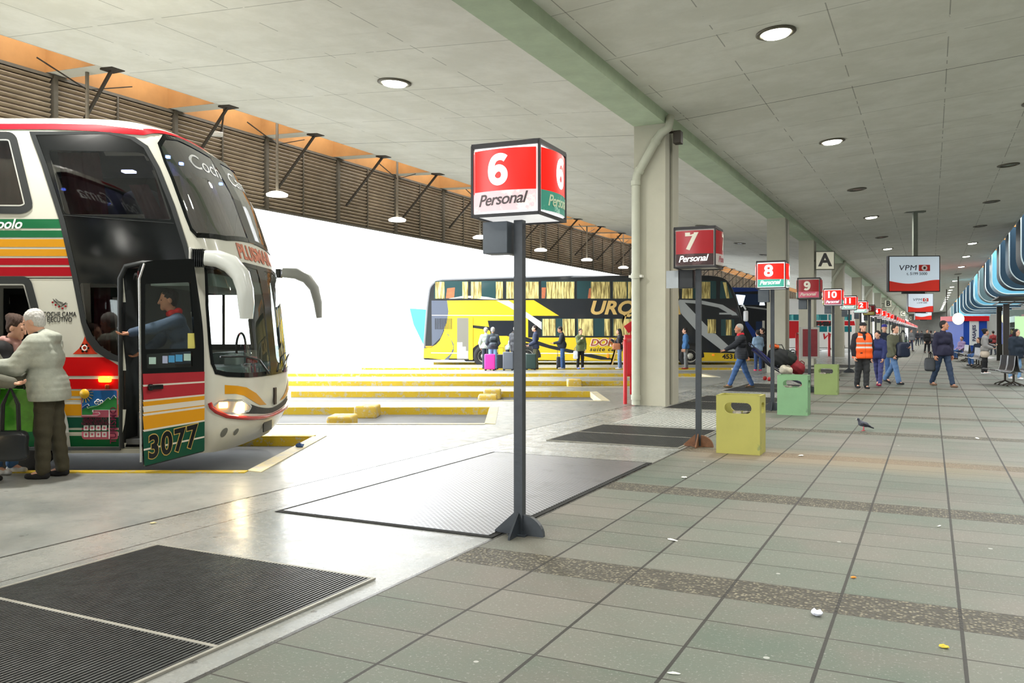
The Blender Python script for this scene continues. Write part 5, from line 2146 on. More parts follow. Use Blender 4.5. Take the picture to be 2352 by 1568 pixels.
rb.patch('red_end', [(1808, 737), (1840, 737), (1832, 776), (1808, 777)], rred, .012)
q = MB()
a_, b_ = rb.P(1896, 742)
add_text(q, 'evalle', .62, (a_, -.03, b_), bold=.03, shear=.35, sx=1.5, mi=0)
q.obj('company_lettering', [blk, rred], rb.t)
q = MB()
a_, b_ = rb.P(1896, 773)
add_text(q, 'Vi', .62, (a_, -.03, b_), bold=.01, shear=.3, sx=1.3, mi=1)
q.obj('company_lettering', [blk, rred], rb.t)
for px in (1740, 1925):
    a_, _ = rb.P(px, 800)
    wheel(rb.t, a_, -.02, .52, .52)

# pale blue and white coach peeping out behind the rear of the yellow one
pb = Coach('pale blue and white coach half hidden behind the rear of the yellow coach', 46.0, 960)
pb.body([(934, 670), (1100, 668), (1400, 668), (1400, 812), (990, 812), (948, 760), (938, 720)], rwhite, .3)
pb.patch('cyan_flank', [(941, 708), (1000, 712), (1060, 760), (1060, 806), (972, 790), (950, 745)], mat('bus_cyan', (70, 196, 220), .3), .01, .05)
for px in (1080, 1330):
    a_, _ = pb.P(px, 820)
    wheel(pb.t, a_, -.02, .5, .5)

# low pale buildings and a perimeter wall beyond the yard
bpale = mat('far_building_white', (232, 230, 226), .8)
bwin = mat('far_building_window', (176, 170, 168), .5)
for i, (x0, x1, Y, h, lab) in enumerate(((-46, -28, 112, 8.5, 'low pale building beyond the coach yard, left of the far mirror'), (-27, -14, 120, 6.5, 'low pale building with small windows beyond the yard, right of the coach mirror'), (-78, -50, 125, 11, 'tall pale building at the far left edge of the yard'))):
    b = thing('yard_building', lab, 'building', ((x0 + x1) / 2, Y, RZ))
    w = (x1 - x0) / 2
    MB().box(-w, 0, 0, w, 9, h).box(-w - .2, -.2, h, w + .2, 9.2, h + .3).obj('walls', bpale, b)
    for c_ in range(int(w)):
        for r_ in range(int(h / 3)):
            wx_ = -w + 1 + c_ * 2
            MB().box(wx_, -.03, 1.2 + r_ * 2.9, wx_ + .7, .02, 2.3 + r_ * 2.9).obj('window', bwin, b)
wl = MB().box(-120, 105, RZ, 6, 105.3, 2.2).obj('yard_wall', bpale)
tag(wl, 'long low pale wall closing the coach yard in the distance', 'wall')

# ================================================================== people, grown as smooth surfaces
class Field:
    """smooth union of tapered capsules and ellipsoids, meshed with surface nets"""

    def __init__(s):
        s.p = []

    def cap(s, a, b, ra, rb, k=.03):
        s.p.append(('c', np.array(a, float), np.array(b, float), ra, rb, k)); return s

    def ell(s, c, r, k=.02, rot=None):
        s.p.append(('e', np.array(c, float), np.array(r, float), rot, 0, k)); return s

    def cut(s, c, r):
        s.p.append(('x', np.array(c, float), np.array(r, float), None, 0, 0)); return s

    def bounds(s, pad):
        lo, hi = np.full(3, 1e9), np.full(3, -1e9)
        for q in s.p:
            if q[0] == 'c':
                r = max(q[3], q[4])
                lo = np.minimum(lo, np.minimum(q[1], q[2]) - r); hi = np.maximum(hi, np.maximum(q[1], q[2]) + r)
            elif q[0] == 'e':
                r = q[2].max()
                lo = np.minimum(lo, q[1] - r); hi = np.maximum(hi, q[1] + r)
        return lo - pad, hi + pad

    def mesh(s, res, post=None, zmin=None, zmax=None):
        lo, hi = s.bounds(res * 2.5 + .02)
        n = np.ceil((hi - lo) / res).astype(int) + 1
        F = np.full(n, 10.0)
        ax = [lo[i] + np.arange(n[i]) * res for i in range(3)]
        for q in s.p:
            kind, a, b, ra, rb, k = q
            if kind == 'c':
                r = max(ra, rb); bl, bh = np.minimum(a, b) - r, np.maximum(a, b) + r
            else:
                r = b.max(); bl, bh = a - r, a + r
            m = k * 1.2 + res * 2.5 + .02
            i0 = np.maximum(0, np.floor((bl - m - lo) / res).astype(int)); i1 = np.minimum(n, np.ceil((bh + m - lo) / res).astype(int) + 1)
            sl = tuple(slice(i0[j], i1[j]) for j in range(3))
            Xg, Yg, Zg = np.meshgrid(ax[0][sl[0]], ax[1][sl[1]], ax[2][sl[2]], indexing='ij')
            if kind == 'c':
                d = b - a
                L = max(1e-9, float(d @ d))
                t = np.clip(((Xg - a[0]) * d[0] + (Yg - a[1]) * d[1] + (Zg - a[2]) * d[2]) / L, 0, 1)
                D = np.sqrt((Xg - a[0] - t * d[0]) ** 2 + (Yg - a[1] - t * d[1]) ** 2 + (Zg - a[2] - t * d[2]) ** 2) - (ra + (rb - ra) * t)
            else:
                P = np.stack([Xg - a[0], Yg - a[1], Zg - a[2]], -1)
                if ra is not None:
                    P = P @ np.array(ra)
                q_ = np.sqrt((P[..., 0] / b[0]) ** 2 + (P[..., 1] / b[1]) ** 2 + (P[..., 2] / b[2]) ** 2)
                D = (q_ - 1) * b.min()
            f = F[sl]
            if kind == 'x':
                F[sl] = np.maximum(f, -D)
            else:
                h = np.clip(.5 + .5 * (f - D) / max(k, 1e-6), 0, 1)
                F[sl] = f * (1 - h) + D * h - k * h * (1 - h)
        Xg, Yg, Zg = np.meshgrid(*ax, indexing='ij')
        if post is not None:
            F = F + post(Xg, Yg, Zg)
        if zmin is not None: F = np.maximum(F, zmin - Zg)
        if zmax is not None: F = np.maximum(F, Zg - zmax)
        return nets(F, lo, res)


def nets(F, lo, res):
    ins = F < 0
    c = np.zeros(tuple(x - 1 for x in F.shape) + (3,)); cnt = np.zeros(c.shape[:3])
    nx, ny, nz = F.shape
    base = [slice(0, nx - 1), slice(0, ny - 1), slice(0, nz - 1)]
    for axis in range(3):
        o1, o2 = [i for i in range(3) if i != axis]
        for u in (0, 1):
            for v in (0, 1):
                off = [0, 0, 0]; off[o1] = u; off[o2] = v
                off2 = list(off); off2[axis] = 1
                A = F[tuple(slice(off[i], F.shape[i] - 1 + off[i]) for i in range(3))]
                B = F[tuple(slice(off2[i], F.shape[i] - 1 + off2[i]) for i in range(3))]
                x = (A < 0) != (B < 0)
                t = np.where(x, A / np.where(x, A - B, 1), 0)
                for i in range(3):
                    c[..., i] += np.where(x, (t if i == axis else off[i]), 0)
                cnt += x
    act = cnt > 0
    idx = np.full(act.shape, -1, int)
    idx[act] = np.arange(act.sum())
    pos = c[act] / cnt[act][:, None] + np.argwhere(act)
    V = lo + pos * res
    faces = []
    for axis in range(3):
        o1, o2 = (axis + 1) % 3, (axis + 2) % 3
        A = F[tuple(slice(0, F.shape[i] - 1) if i == axis else slice(1, F.shape[i] - 1) for i in range(3))] < 0
        B = F[tuple(slice(1, F.shape[i]) if i == axis else slice(1, F.shape[i] - 1) for i in range(3))] < 0
        for sgn in (True, False):
            w = np.argwhere((A != B) & (A == sgn))
            if not len(w): continue
            w = w.copy()
            for i in (o1, o2): w[:, i] += 1
            def g(d1, d2):
                q = w.copy(); q[:, o1] -= d1; q[:, o2] -= d2
                return idx[q[:, 0], q[:, 1], q[:, 2]]
            Q = np.stack([g(1, 1), g(0, 1), g(0, 0), g(1, 0)], 1)
            if not sgn: Q = Q[:, ::-1]
            faces.append(Q)
    Fc = np.concatenate(faces) if faces else np.zeros((0, 4), int)
    Fc = Fc[(Fc >= 0).all(1)]
    return V, Fc


def field_obj(name, meshes, mats, parent):
    V, F, M = [], [], []
    o = 0
    for i, (v, f) in enumerate(meshes):
        V.append(v); F.append(f + o); M += [0] * len(f); o += len(v)
    V = np.concatenate(V); F = np.concatenate(F)
    me = bpy.data.meshes.new(name)
    me.from_pydata([tuple(p) for p in V], [], [tuple(int(k) for k in q) for q in F])
    me.polygons.foreach_set('use_smooth', [True] * len(me.polygons))
    me.materials.append(mats)
    me.update()
    ob = bpy.data.objects.new(name, me)
    COL.objects.link(ob)
    ob.parent = parent
    return ob


def V3(*a): return np.array(a, float)


SKIN = mat('skin_light', (214, 164, 138), .55)
SKIN2 = mat('skin_tan', (190, 134, 104), .55)
EYE = mat('eye_dark', (40, 28, 24), .3)
HAIRS = {'grey': (170, 168, 164), 'white': (206, 204, 200), 'black': (26, 22, 22), 'brown': (66, 44, 32), 'dark': (40, 32, 28)}


def cloth(name, rgb, **k):
    k.setdefault('noise', .12); k.setdefault('nscale', 14); k.setdefault('bump', .25); k.setdefault('bscale', 30)
    return mat('cloth_' + name, rgb, .85, **k)


def hand(F, wrist, d, palm_n, side, curl=.5, s=1.0, point=False):
    """palm, four unequal bent fingers and a thumb"""
    d = d / np.linalg.norm(d)
    n = palm_n - d * (palm_n @ d); n /= np.linalg.norm(n)
    w = np.cross(d, n) * side
    pc = wrist + d * .085 * s
    F.cap(wrist, wrist + d * .03 * s, .026 * s, .026 * s, .012)
    for i in range(4):
        o = (i - 1.5) * .019 * s
        F.cap(wrist + d * .025 * s + w * o * .6, wrist + d * .088 * s + w * o, .016 * s, .0125 * s, .010)
    L = [.064, .074, .068, .052]
    for i in range(4):
        o = (i - 1.5) * .021 * s
        a = wrist + d * .09 * s + w * o
        l = L[i] * s
        cv = curl if not (point and i == 0) else .06
        r = .0092 * s
        ang = cv * .9
        p1 = a + (d * math.cos(ang) - n * math.sin(ang) * 1.0) * l * .5
        ang += cv * 1.3
        p2 = p1 + (d * math.cos(ang) - n * math.sin(ang)) * l * .33
        ang += cv * .8
        p3 = p2 + (d * math.cos(ang) - n * math.sin(ang)) * l * .24
        F.cap(a, p1, r * 1.08, r, .004); F.cap(p1, p2, r, r * .92, .003); F.cap(p2, p3, r * .92, r * .8, .003)
    t0 = wrist + d * .028 * s + w * -.026 * s
    t1 = t0 + (d * .55 - w * .75 - n * .25) * .042 * s
    t2 = t1 + (d * .85 - w * .3 - n * .35) * .032 * s
    F.cap(t0, t1, .0145 * s, .0115 * s, .008); F.cap(t1, t2, .0115 * s, .0092 * s, .003)


def person(label, loc, face, H=1.72, female=False, lean=0.0, legs=((.05, .05), (-.05, .05)), arms=((.05, .12, .25, .05), (.05, .12, .25, .05)),
           top=('jacket', 'x', (90, 90, 90)), hem=.86, bulk=.0, puff=0.0, trousers=('x', (40, 44, 60)), flare=0.0, shoes=('x', (30, 30, 30)),
           hair=('short', 'dark'), skin=None, head=(0.0, 0.0), res=.018, hood=None, scarf=None, curl=.5, point=None, belly=0.0, spread=.0, sleeves=True, skirt=None, legw=1.0, z0=0.0):
    """a standing or walking figure; +y is forward, legs and arms are (left, right).
    legs: (swing forward, knee bend); arms: (swing, out, forearm swing, forearm in)"""
    s = H / 1.75
    rt = thing('person', label, 'person', (0, 0, 0), face)
    skin = skin or SKIN
    hipz = .93
    # legs from the pelvis
    J = {}
    lows = []
    for i, sd in ((0, -1), (1, 1)):
        a, k = legs[i]
        hip = V3(sd * (.085 if not female else .09), 0, hipz)
        kn = hip + V3(sd * spread * .5, math.sin(a), -math.cos(a)) * .43
        an = kn + V3(sd * spread * .4, math.sin(a - k), -math.cos(a - k)) * .415
        J[i] = [hip, kn, an]
        lows.append(an[2])
    drop = min(lows) - .075
    for i in J: J[i] = [p - V3(0, 0, drop) for p in J[i]]
    pel = V3(0, 0, hipz - drop)
    ld = V3(0, math.sin(lean), math.cos(lean))
    lf = V3(0, math.cos(lean), -math.sin(lean))
    def T(x, f, u):
        return pel + V3(x, 0, 0) + lf * f + ld * u
    shw = (.175 if not female else .155) + bulk * .3
    neck0, neck1 = T(0, -.005, .50), T(0, .015, .585)
    yaw, nod = head
    ch, sh_ = math.cos(yaw), math.sin(yaw)
    hf = V3(-sh_, ch, 0); hr_ = V3(ch, sh_, 0)
    hu = V3(0, 0, 1)
    hf2 = hf * math.cos(nod) - hu * math.sin(nod); hu2 = hu * math.cos(nod) + hf * math.sin(nod)
    hc = neck1 + hu2 * .105 + hf2 * .022
    def Hd(x, f, u): return hc + hr_ * x + hf2 * f + hu2 * u
    Rm = np.stack([hr_, hf2, hu2], 1)
    B = Field()
    # torso
    B.cap(T(-.06, 0, .02), T(.06, 0, .02), .088, .088, .03)
    B.cap(T(0, 0, .1), T(0, 0, .36), .08, .075, .03)
    B.cap(T(-shw + .04, 0, .43), T(shw - .04, 0, .43), .055, .055, .03)
    B.cap(neck0, neck1, .056, .05, .03)
    for i in J:
        h, k, a = J[i]
        B.cap(h, k, .078, .052, .03); B.cap(k, a, .052, .036, .02)
        B.cap(a, a + V3(0, .12, -.045), .034, .026, .02)
    A = {}
    for i, sd in ((0, -1), (1, 1)):
        f1, o1, f2, in2 = arms[i]
        shd = T(sd * shw, 0, .445)
        u = V3(sd * math.sin(o1), math.sin(f1 + lean) * math.cos(o1), -math.cos(f1 + lean) * math.cos(o1))
        el = shd + u * .285
        g = V3(-sd * math.sin(in2), math.sin(f2 + lean) * math.cos(in2), -math.cos(f2 + lean) * math.cos(in2))
        wr = el + g * .25
        A[i] = (shd, el, wr, u, g)
        B.cap(shd, el, .05, .04, .02); B.cap(el, wr, .04, .027, .015)
    # head
    HB_ = Field()
    HB_.ell(Hd(0, -.012, .035), (.076, .094, .090), .02, Rm)
    HB_.ell(Hd(0, .022, -.035), (.058, .070, .078), .03, Rm)
    HB_.cap(Hd(0, .075, -.085), Hd(0, .072, -.095), .022, .02, .02)
    HB_.cap(Hd(0, .088, .018), Hd(0, .108, -.026), .009, .0145, .010)
    HB_.cap(Hd(-.018, .084, -.058), Hd(.018, .084, -.058), .0075, .0075, .006)
    HB_.cap(Hd(-.04, .074, .030), Hd(.04, .074, .030), .010, .010, .012)
    for sd in (-1, 1):
        HB_.ell(Hd(sd * .078, -.008, -.008), (.012, .022, .034), .008, Rm)
        HB_.cut(Hd(sd * .031, .094, .006), (.014, .011, .009))
    HB_.cap(neck1, neck0, .05, .055, .03)
    hres = .0075 if res <= .012 else .011
    parts = [B.mesh(res), HB_.mesh(hres)]
    for i, sd in ((0, -1), (1, 1)):
        shd, el, wr, u, g = A[i]
        Hn = Field()
        pn = V3(-sd, 0, 0) if abs(g[2]) > .55 else V3(0, 0, 1)
        hand(Hn, wr - g * .01, g, -pn * 1.0, sd * (1 if abs(g[2]) > .55 else -1), curl, 1.0, point == i)
        parts.append(Hn.mesh(.0055 if res <= .012 else .008))
    sc = lambda ms: [(v * s, f) for v, f in ms]
    field_obj('body', sc(parts), skin, rt)
    # eyes
    E_ = MB()
    for sd in (-1, 1):
        p = Hd(sd * .031, .083, .006) * s
        E_.bbox(tuple(p), (.020 * s, .010 * s, .010 * s), 0, .0045 * s, Matrix(Rm.tolist()))
    if res <= .03: E_.obj('eyes', EYE, rt)
    # trousers
    if trousers:
        P = Field()
        P.cap(T(-.07, 0, .03), T(.07, 0, .03), .108 + belly * .5, .108 + belly * .5, .04)
        for i in J:
            h, k, a = J[i]
            P.cap(h, k, .096 * legw, .072 * legw, .03); P.cap(k, a + V3(0, 0, .02), .072 * legw, (.060 + flare) * legw, .03)
        def wr_(x, y, z): return .0035 * np.sin(z * 55 + x * 18) * (z < .75)
        v, f = P.mesh(res, wr_, zmin=None)
        field_obj('trousers', sc([(v, f)]), cloth(*trousers), rt)
    if skirt:
        P = Field()
        P.cap(T(-.06, 0, .1), T(.06, 0, .1), .14, .14, .05)
        P.cap(T(-.08, 0, -.15), T(.08, 0, -.15), .16, .16, .06)
        field_obj('tunic_skirt', sc([P.mesh(res)]), cloth(*skirt), rt)
    # shoes
    if shoes:
        Sf = Field()
        for i in J:
            h, k, a = J[i]
            z = a[2] - .075
            lift = z > .03
            d = V3(0, .15, -.02 if not lift else -.09)
            Sf.cap(a + V3(0, -.03, -.038), a + V3(0, .055, -.042), .038, .036, .02)
            Sf.cap(a + V3(0, .04, -.045), a + V3(0, 0, -.025) + d, .036, .029, .02)
        field_obj('shoes', sc([Sf.mesh(min(res, .014))]), cloth(*shoes, bump=0), rt)
    # top garment
    kind, tn, trgb = top
    G = Field()
    th = {'shirt': .012, 'jacket': .028, 'coat': .032, 'puffer': .036}[kind] + bulk
    hu_ = hem - hipz if hem else -.1
    G.cap(T(-.06, .01, .08), T(.06, .01, .08), .100 + th + belly, .100 + th + belly, .04)
    if belly: G.ell(T(0, .08, .12), (.14 + belly * .5, .11 + belly, .15), .05)
    G.cap(T(-.075, 0, .3), T(.075, 0, .3), .096 + th, .096 + th, .04)
    G.cap(T(-shw + .03, 0, .43), T(shw - .03, 0, .43), .072 + th * .8, .072 + th * .8, .05)
    if hu_ < -.02:
        G.cap(T(-.072, 0, .02), T(.072, 0, .02), .105 + th, .105 + th, .04)
        low = T(0, 0, hu_)
        G.cap(T(-.075, 0, hu_ + .05), T(.075, 0, hu_ + .05), .108 + th, .108 + th, .04)
    if kind != 'shirt' or True:
        G.cap(T(0, -.01, .46), T(0, -.005, .52), .075, .066 + th * .3, .03)
    for i in (0, 1):
        shd, el, wr, u, g = A[i]
        if sleeves:
            G.cap(shd, el, .058 + th * .75, .048 + th * .7, .03); G.cap(el, wr - g * .012, .048 + th * .7, .034 + th * .55, .02)
        else:
            G.cap(shd, shd + u * .16, .062, .056, .03)
    if hood:
        G.cap(T(-.06, -.11, .50), T(.06, -.11, .50), .055, .055, .04)
        G.cap(T(-.08, -.06, .53), T(.08, -.06, .53), .045, .045, .04)
    zc = float((pel + ld * hu_)[2])
    def fold(x, y, z):
        w = .004 * np.sin(z * 34 + x * 9) * np.sin(x * 31 + 1)
        if puff:
            w = -puff * np.abs(np.sin(z * PI / .062)) + puff * .6
        return w
    field_obj({'shirt': 'shirt', 'jacket': 'jacket', 'coat': 'coat', 'puffer': 'padded_jacket'}[kind], sc([G.mesh(res, fold, zmin=zc)]), cloth(tn, trgb), rt)
    # hair
    hk, hcname = hair
    if hk != 'bald':
        hm = mat('hair_' + hcname, HAIRS.get(hcname, (60, 50, 44)), .7, noise=.25, nscale=60, bump=.6, bscale=120) if not hk in ('cap', 'beanie') else None
        K = Field()
        if hk in ('short', 'long', 'bun', 'hoodup'):
            K.ell(Hd(0, -.024, .047), (.084, .098, .089), .02, Rm)
            K.ell(Hd(0, -.05, .0), (.080, .062, .085), .03, Rm)
            if hk in ('long',):
                K.cap(Hd(-.05, -.06, -.02), T(-.06, -.10, .40), .05, .04, .04)
                K.cap(Hd(.05, -.06, -.02), T(.06, -.10, .40), .05, .04, .04)
                K.cap(Hd(0, -.08, -.02), T(0, -.12, .36), .06, .04, .04)
                for sd in (-1, 1): K.cap(Hd(sd * .076, -.01, .03), Hd(sd * .074, .0, -.10), .018, .016, .02)
            if hk == 'bun':
                K.ell(Hd(0, -.12, .08), (.05, .045, .045), .03, Rm)
                K.ell(Hd(0, -.05, .10), (.07, .07, .04), .03, Rm)
            K.cut(Hd(0, .098, -.02), (.075, .075, .085))
            def hn(x, y, z): return .003 * np.sin(x * 160 + z * 90) * np.sin(y * 120)
            field_obj('hair', sc([K.mesh(hres, hn)]), hm, rt)
        elif hk in ('cap', 'beanie'):
            K.ell(Hd(0, -.012, .068), (.086, .104, .070), .02, Rm)
            if hk == 'cap':
                K.cap(Hd(-.045, .10, .065), Hd(.045, .10, .065), .012, .012, .02)
                K.cap(Hd(-.03, .14, .058), Hd(.03, .14, .058), .008, .008, .03)
            K.cut(Hd(0, .0, -.035), (.2, .2, .065))
            field_obj('hat', sc([K.mesh(hres)]), cloth(hcname, HAIRS.get(hcname, {'blue_cap': (60, 60, 150), 'black_cap': (24, 24, 26)}.get(hcname, (50, 50, 60)))), rt)
            K = Field()
            K.ell(Hd(0, -.05, .0), (.080, .058, .06), .03, Rm)
            field_obj('hair', sc([K.mesh(hres)]), mat('hair_dark', HAIRS['dark'], .7, noise=.25, nscale=60, bump=.6, bscale=120), rt)
    if scarf:
        K = Field()
        K.cap(T(-.055, .03, .53), T(.055, .03, .53), .048, .048, .03)
        K.cap(T(-.05, -.05, .54), T(.05, -.05, .54), .045, .045, .03)
        if scarf[0] == 'long':
            K.cap(T(-.05, .10, .50), T(-.05, .15, .22), .04, .035, .02)
            K.cap(T(.04, .10, .50), T(.05, .15, .28), .04, .035, .02)
        field_obj('scarf', sc([K.mesh(min(res, .015))]), cloth(*scarf[1:]), rt)
    rt.location = loc
    info = {'T': lambda x, f, u: T(x, f, u) * s, 'A': A, 's': s, 'head': hc * s, 'Hd': lambda x, f, u: Hd(x, f, u) * s, 'J': J}
    return rt, info


def wpos(rt, p):
    """local point of a figure to world"""
    c, s_ = math.cos(rt.rotation_euler[2]), math.sin(rt.rotation_euler[2])
    return Vector((rt.location[0] + p[0] * c - p[1] * s_, rt.location[1] + p[0] * s_ + p[1] * c, rt.location[2] + p[2]))


def spot(px, py, h=0.0):
    """ground point under a pixel"""
    Z = gz(py, h)
    return (at(px, Z), Z, h)


# facing angles: 0 looks away from the camera, pi/2 looks left in the photo, -pi/2 right, pi towards the camera
LEFT, RIGHT, AWAY, FRONT = PI / 2, -PI / 2, 0.0, PI

#@@PEOPLE
# --- the group at the left edge ---------------------------------------------------------
p_old, i_old = person('grey-haired man in a pale grey padded jacket and olive trousers beside the striped coach',
    (at(112, 8.75), 8.75, 0), LEFT + .12, H=1.77, lean=.12, legs=((.05, .05), (-.09, .06)), arms=((.55, .1, 1.45, .15), (.42, .1, 1.40, .1)),
    top=('jacket', 'pale_grey', (176, 180, 168)), hem=.80, bulk=.035, puff=0.004, trousers=('olive', (66, 62, 46)), shoes=('black', (24, 24, 26)),
    hair=('short', 'white'), head=(0, .40), res=.011, hood=True, scarf=('short', 'dark_collar', (40, 42, 46)), curl=.6, legw=1.12)
p_w, i_w = person('dark-haired woman with a pink scarf and black jacket facing the grey-haired man',
    (at(14, 9.0), 9.0, 0), RIGHT - .1, H=1.70, female=True, lean=.10, legs=((.03, .05), (-.03, .05)), arms=((.3, .1, 1.3, .1), (.2, .1, .9, .1)),
    top=('jacket', 'black_jacket', (30, 30, 32)), hem=.82, bulk=.01, trousers=('blue_jeans_pale', (70, 110, 160)), shoes=('white_shoe', (214, 214, 214)),
    hair=('bun', 'brown'), head=(0, .35), res=.011, scarf=('long', 'pink_scarf', (190, 146, 140)))
p_e, i_e = person('person in a grey woollen coat cut off by the left edge of the picture',
    (at(-48, 8.45), 8.45, 0), RIGHT + .1, H=1.62, female=True, lean=.06, arms=((.5, .1, 1.45, .0), (.5, .1, 1.35, .0)),
    top=('coat', 'wool_grey', (104, 104, 92)), hem=.62, bulk=.02, trousers=('black_cloth', (28, 28, 30)), shoes=('black', (24, 24, 26)), hair=('short', 'brown'), res=.012)


def soft_bag(name, label, cat, loc, size, rgb, mname, handle=None, rot=0, group=None, parent_parts=None, rough=.5, taper=.85, pattern=None):
    t = thing(name, label, cat, loc, rot, group)
    w, d, h = [x / 2 for x in size]
    q = MB()
    nu, nv = 28, 16
    for i in range(nv + 1):
        vv = -PI / 2 + PI * i / nv
        for j in range(nu):
            uu = 2 * PI * j / nu
            cv, sv = math.cos(vv), math.sin(vv)
            f = lambda t, e: math.copysign(abs(t) ** e, t)
            x = w * f(cv, .35) * f(math.cos(uu), .45) * (1 - .12 * (sv + 1) / 2)
            y = d * f(cv, .45) * f(math.sin(uu), .7)
            z = h + h * f(sv, .45)
            k = 1 + .04 * math.sin(7 * x / w + 5 * z / h)
            q.v.append((x * k, y * k, z))
    for i in range(nv):
        for j in range(nu):
            q.f.append([i * nu + j, i * nu + (j + 1) % nu, (i + 1) * nu + (j + 1) % nu, (i + 1) * nu + j]); q.m.append(0); q.sm.append(True)
    q.obj('bag_body', mat('bag_' + mname, rgb, rough, noise=.2, nscale=10), t)
    if handle:
        q = MB()
        hh = handle
        for dy in (-.03, .03):
            q.tube([(-w * .45, dy, 2 * h - .03), (-w * .4, dy, 2 * h + hh * .6), (0, dy * .3, 2 * h + hh), (w * .4, dy, 2 * h + hh * .6), (w * .45, dy, 2 * h - .03)], .011, 8)
        q.obj('handle', mat('bag_strap_' + mname, tuple(int(x * .5) for x in rgb), .6), t)
    return t


t = thing('shopping_bag', 'bright green shopping bag held between the people at the left edge', 'bag', (at(42, 8.75), 8.75, .47), .1)
q = MB(); q.prism([(-.17, .0), (.17, .01), (.20, .44), (-.19, .45)], -.07, .07, 'xz'); q.obj('bag_body', mat('bag_green', (74, 160, 36), .45, noise=.25, nscale=9, bump=.4, bscale=8), t)
q = MB()
for dy in (-.06, .06): q.tube([(-.09, dy, .43), (-.06, dy, .60), (.06, dy, .60), (.09, dy, .43)], .010, 8)
q.obj('handle', mat('bag_handle_dark', (40, 44, 40), .6), t)
soft_bag('handbag', 'black leather handbag hanging low at the left edge', 'bag', (at(24, 8.3), 8.3, .24), (.34, .16, .30), (28, 32, 36), 'black_leather', .42, .2, rough=.3)

# --- driver leaning out of the open coach door -----------------------------------------------
p_d, i_d = person('man in dark blue with a red collar in the open coach door, hand held out',
    (-3.82, 9.86, .31), LEFT + .55, H=1.72, lean=.22, legs=((.1, .1), (-.1, .1)), arms=((1.0, .12, 1.15, .0), (.3, .1, .8, .2)),
    top=('jacket', 'steel_blue', (62, 78, 100)), hem=.85, trousers=('black_cloth', (28, 28, 30)), shoes=('black', (24, 24, 26)), hair=('short', 'black'), skin=SKIN2,
    head=(0, .1), res=.012, scarf=('short', 'red_collar', (206, 30, 34)), curl=.35)

# --- queue at the yellow coach -----------------------------------------------------------------
def stand(px, Z, *a, **k):
    k.setdefault('res', .024)
    return person(a[0], (at(px, Z), Z, 0.0), *a[1:], **k)


def backpack(i, rt, rgb, mname, front=False, sc=1.0):
    s = i['s']
    F = Field()
    sg = 1 if front else -1
    F.cap(i['T'](-.07, sg * .19, .12), i['T'](.07, sg * .19, .12), .085 * sc, .085 * sc, .04)
    F.cap(i['T'](-.06, sg * .18, .36), i['T'](.06, sg * .18, .36), .075 * sc, .075 * sc, .05)
    F.cap(i['T'](-.05, sg * .26, .14), i['T'](.05, sg * .26, .14), .05 * sc, .05 * sc, .03)
    x, y, z = rt.location
    t = thing('backpack', 'small black backpack worn on the front of the woman in the cream tunic' if front else 'grey backpack on the man in pale blue jeans at the yellow coach', 'backpack', tuple(rt.location), rt.rotation_euler[2])
    field_obj('pack_body', [F.mesh(.02)], mat('pack_' + mname, rgb, .7, noise=.2, nscale=12), t)
    q = MB()
    for sx in (-1, 1):
        q.tube([tuple(i['T'](sx * .09, sg * .12, .40)), tuple(i['T'](sx * .10, 0, .53)), tuple(i['T'](sx * .11, -sg * .16, .42)), tuple(i['T'](sx * .12, -sg * .15, .2)), tuple(i['T'](sx * .12, sg * .08, .1))], .02, 8)
    q.obj('straps', mat('pack_strap_' + mname, tuple(int(c * .6) for c in rgb), .7), t)
    return t


a, i1 = stand(1132, 33.6, 'man seen from behind in pale blue jeans, wearing a grey backpack, at the yellow coach', AWAY + .1, H=1.72, legs=((.02, .03), (-.02, .03)), spread=.05,
    arms=((-.05, .25, .5, .5), (-.05, .25, .5, .5)), top=('jacket', 'dark_slate', (60, 68, 74)), trousers=('pale_jeans', (120, 160, 200)), hair=('short', 'grey'), skin=SKIN2)
backpack(i1, a, (70, 78, 86), 'grey')
stand(1116, 35.0, 'man with grey sleeves and a pale vest, beside the luggage near the yellow coach door', AWAY + .4, H=1.72, top=('jacket', 'pale_vest', (188, 200, 186)), arms=((.1, .3, .5, .3), (.1, .2, .3, .1)), trousers=('dark_trousers', (50, 56, 66)), hair=('short', 'grey'), skin=SKIN2)
stand(1184, 33.8, 'grey-haired man in a long charcoal jacket partly hidden by the pole of sign 6', AWAY - .5, H=1.76, top=('jacket', 'charcoal', (70, 72, 76)), hem=.74, trousers=('charcoal_trousers', (58, 60, 62)), hair=('short', 'grey'), bulk=.02)
stand(1166, 35.2, 'person in a white and green top bending over the luggage', RIGHT, H=1.6, lean=.45, arms=((.6, .1, .4, .1), (.5, .1, .4, .1)), top=('shirt', 'white_green', (190, 212, 202)), trousers=('dark_trousers', (50, 56, 66)), hair=('short', 'dark'))
stand(1230, 34.2, 'man in a navy padded jacket and olive trousers waiting at the yellow coach, facing left', LEFT, H=1.80, arms=((.1, .15, 1.0, .2), (.1, .15, 1.1, .2)), top=('puffer', 'navy', (52, 60, 84)), puff=.006, hem=.82, trousers=('olive_light', (112, 112, 88)), shoes=('brown_shoe', (110, 84, 66)), hair=('short', 'dark'))
stand(1292, 34.4, 'man in a black track jacket and blue jeans looking down at his phone', LEFT, H=1.76, lean=.05, arms=((.25, .1, 1.35, .15), (.25, .1, 1.35, .15)), top=('jacket', 'black_track', (36, 42, 50)), belly=.05, trousers=('blue_jeans', (60, 92, 140)), shoes=('trainers_grey', (160, 160, 160)), hair=('short', 'dark'), head=(0, .35), skin=SKIN2)
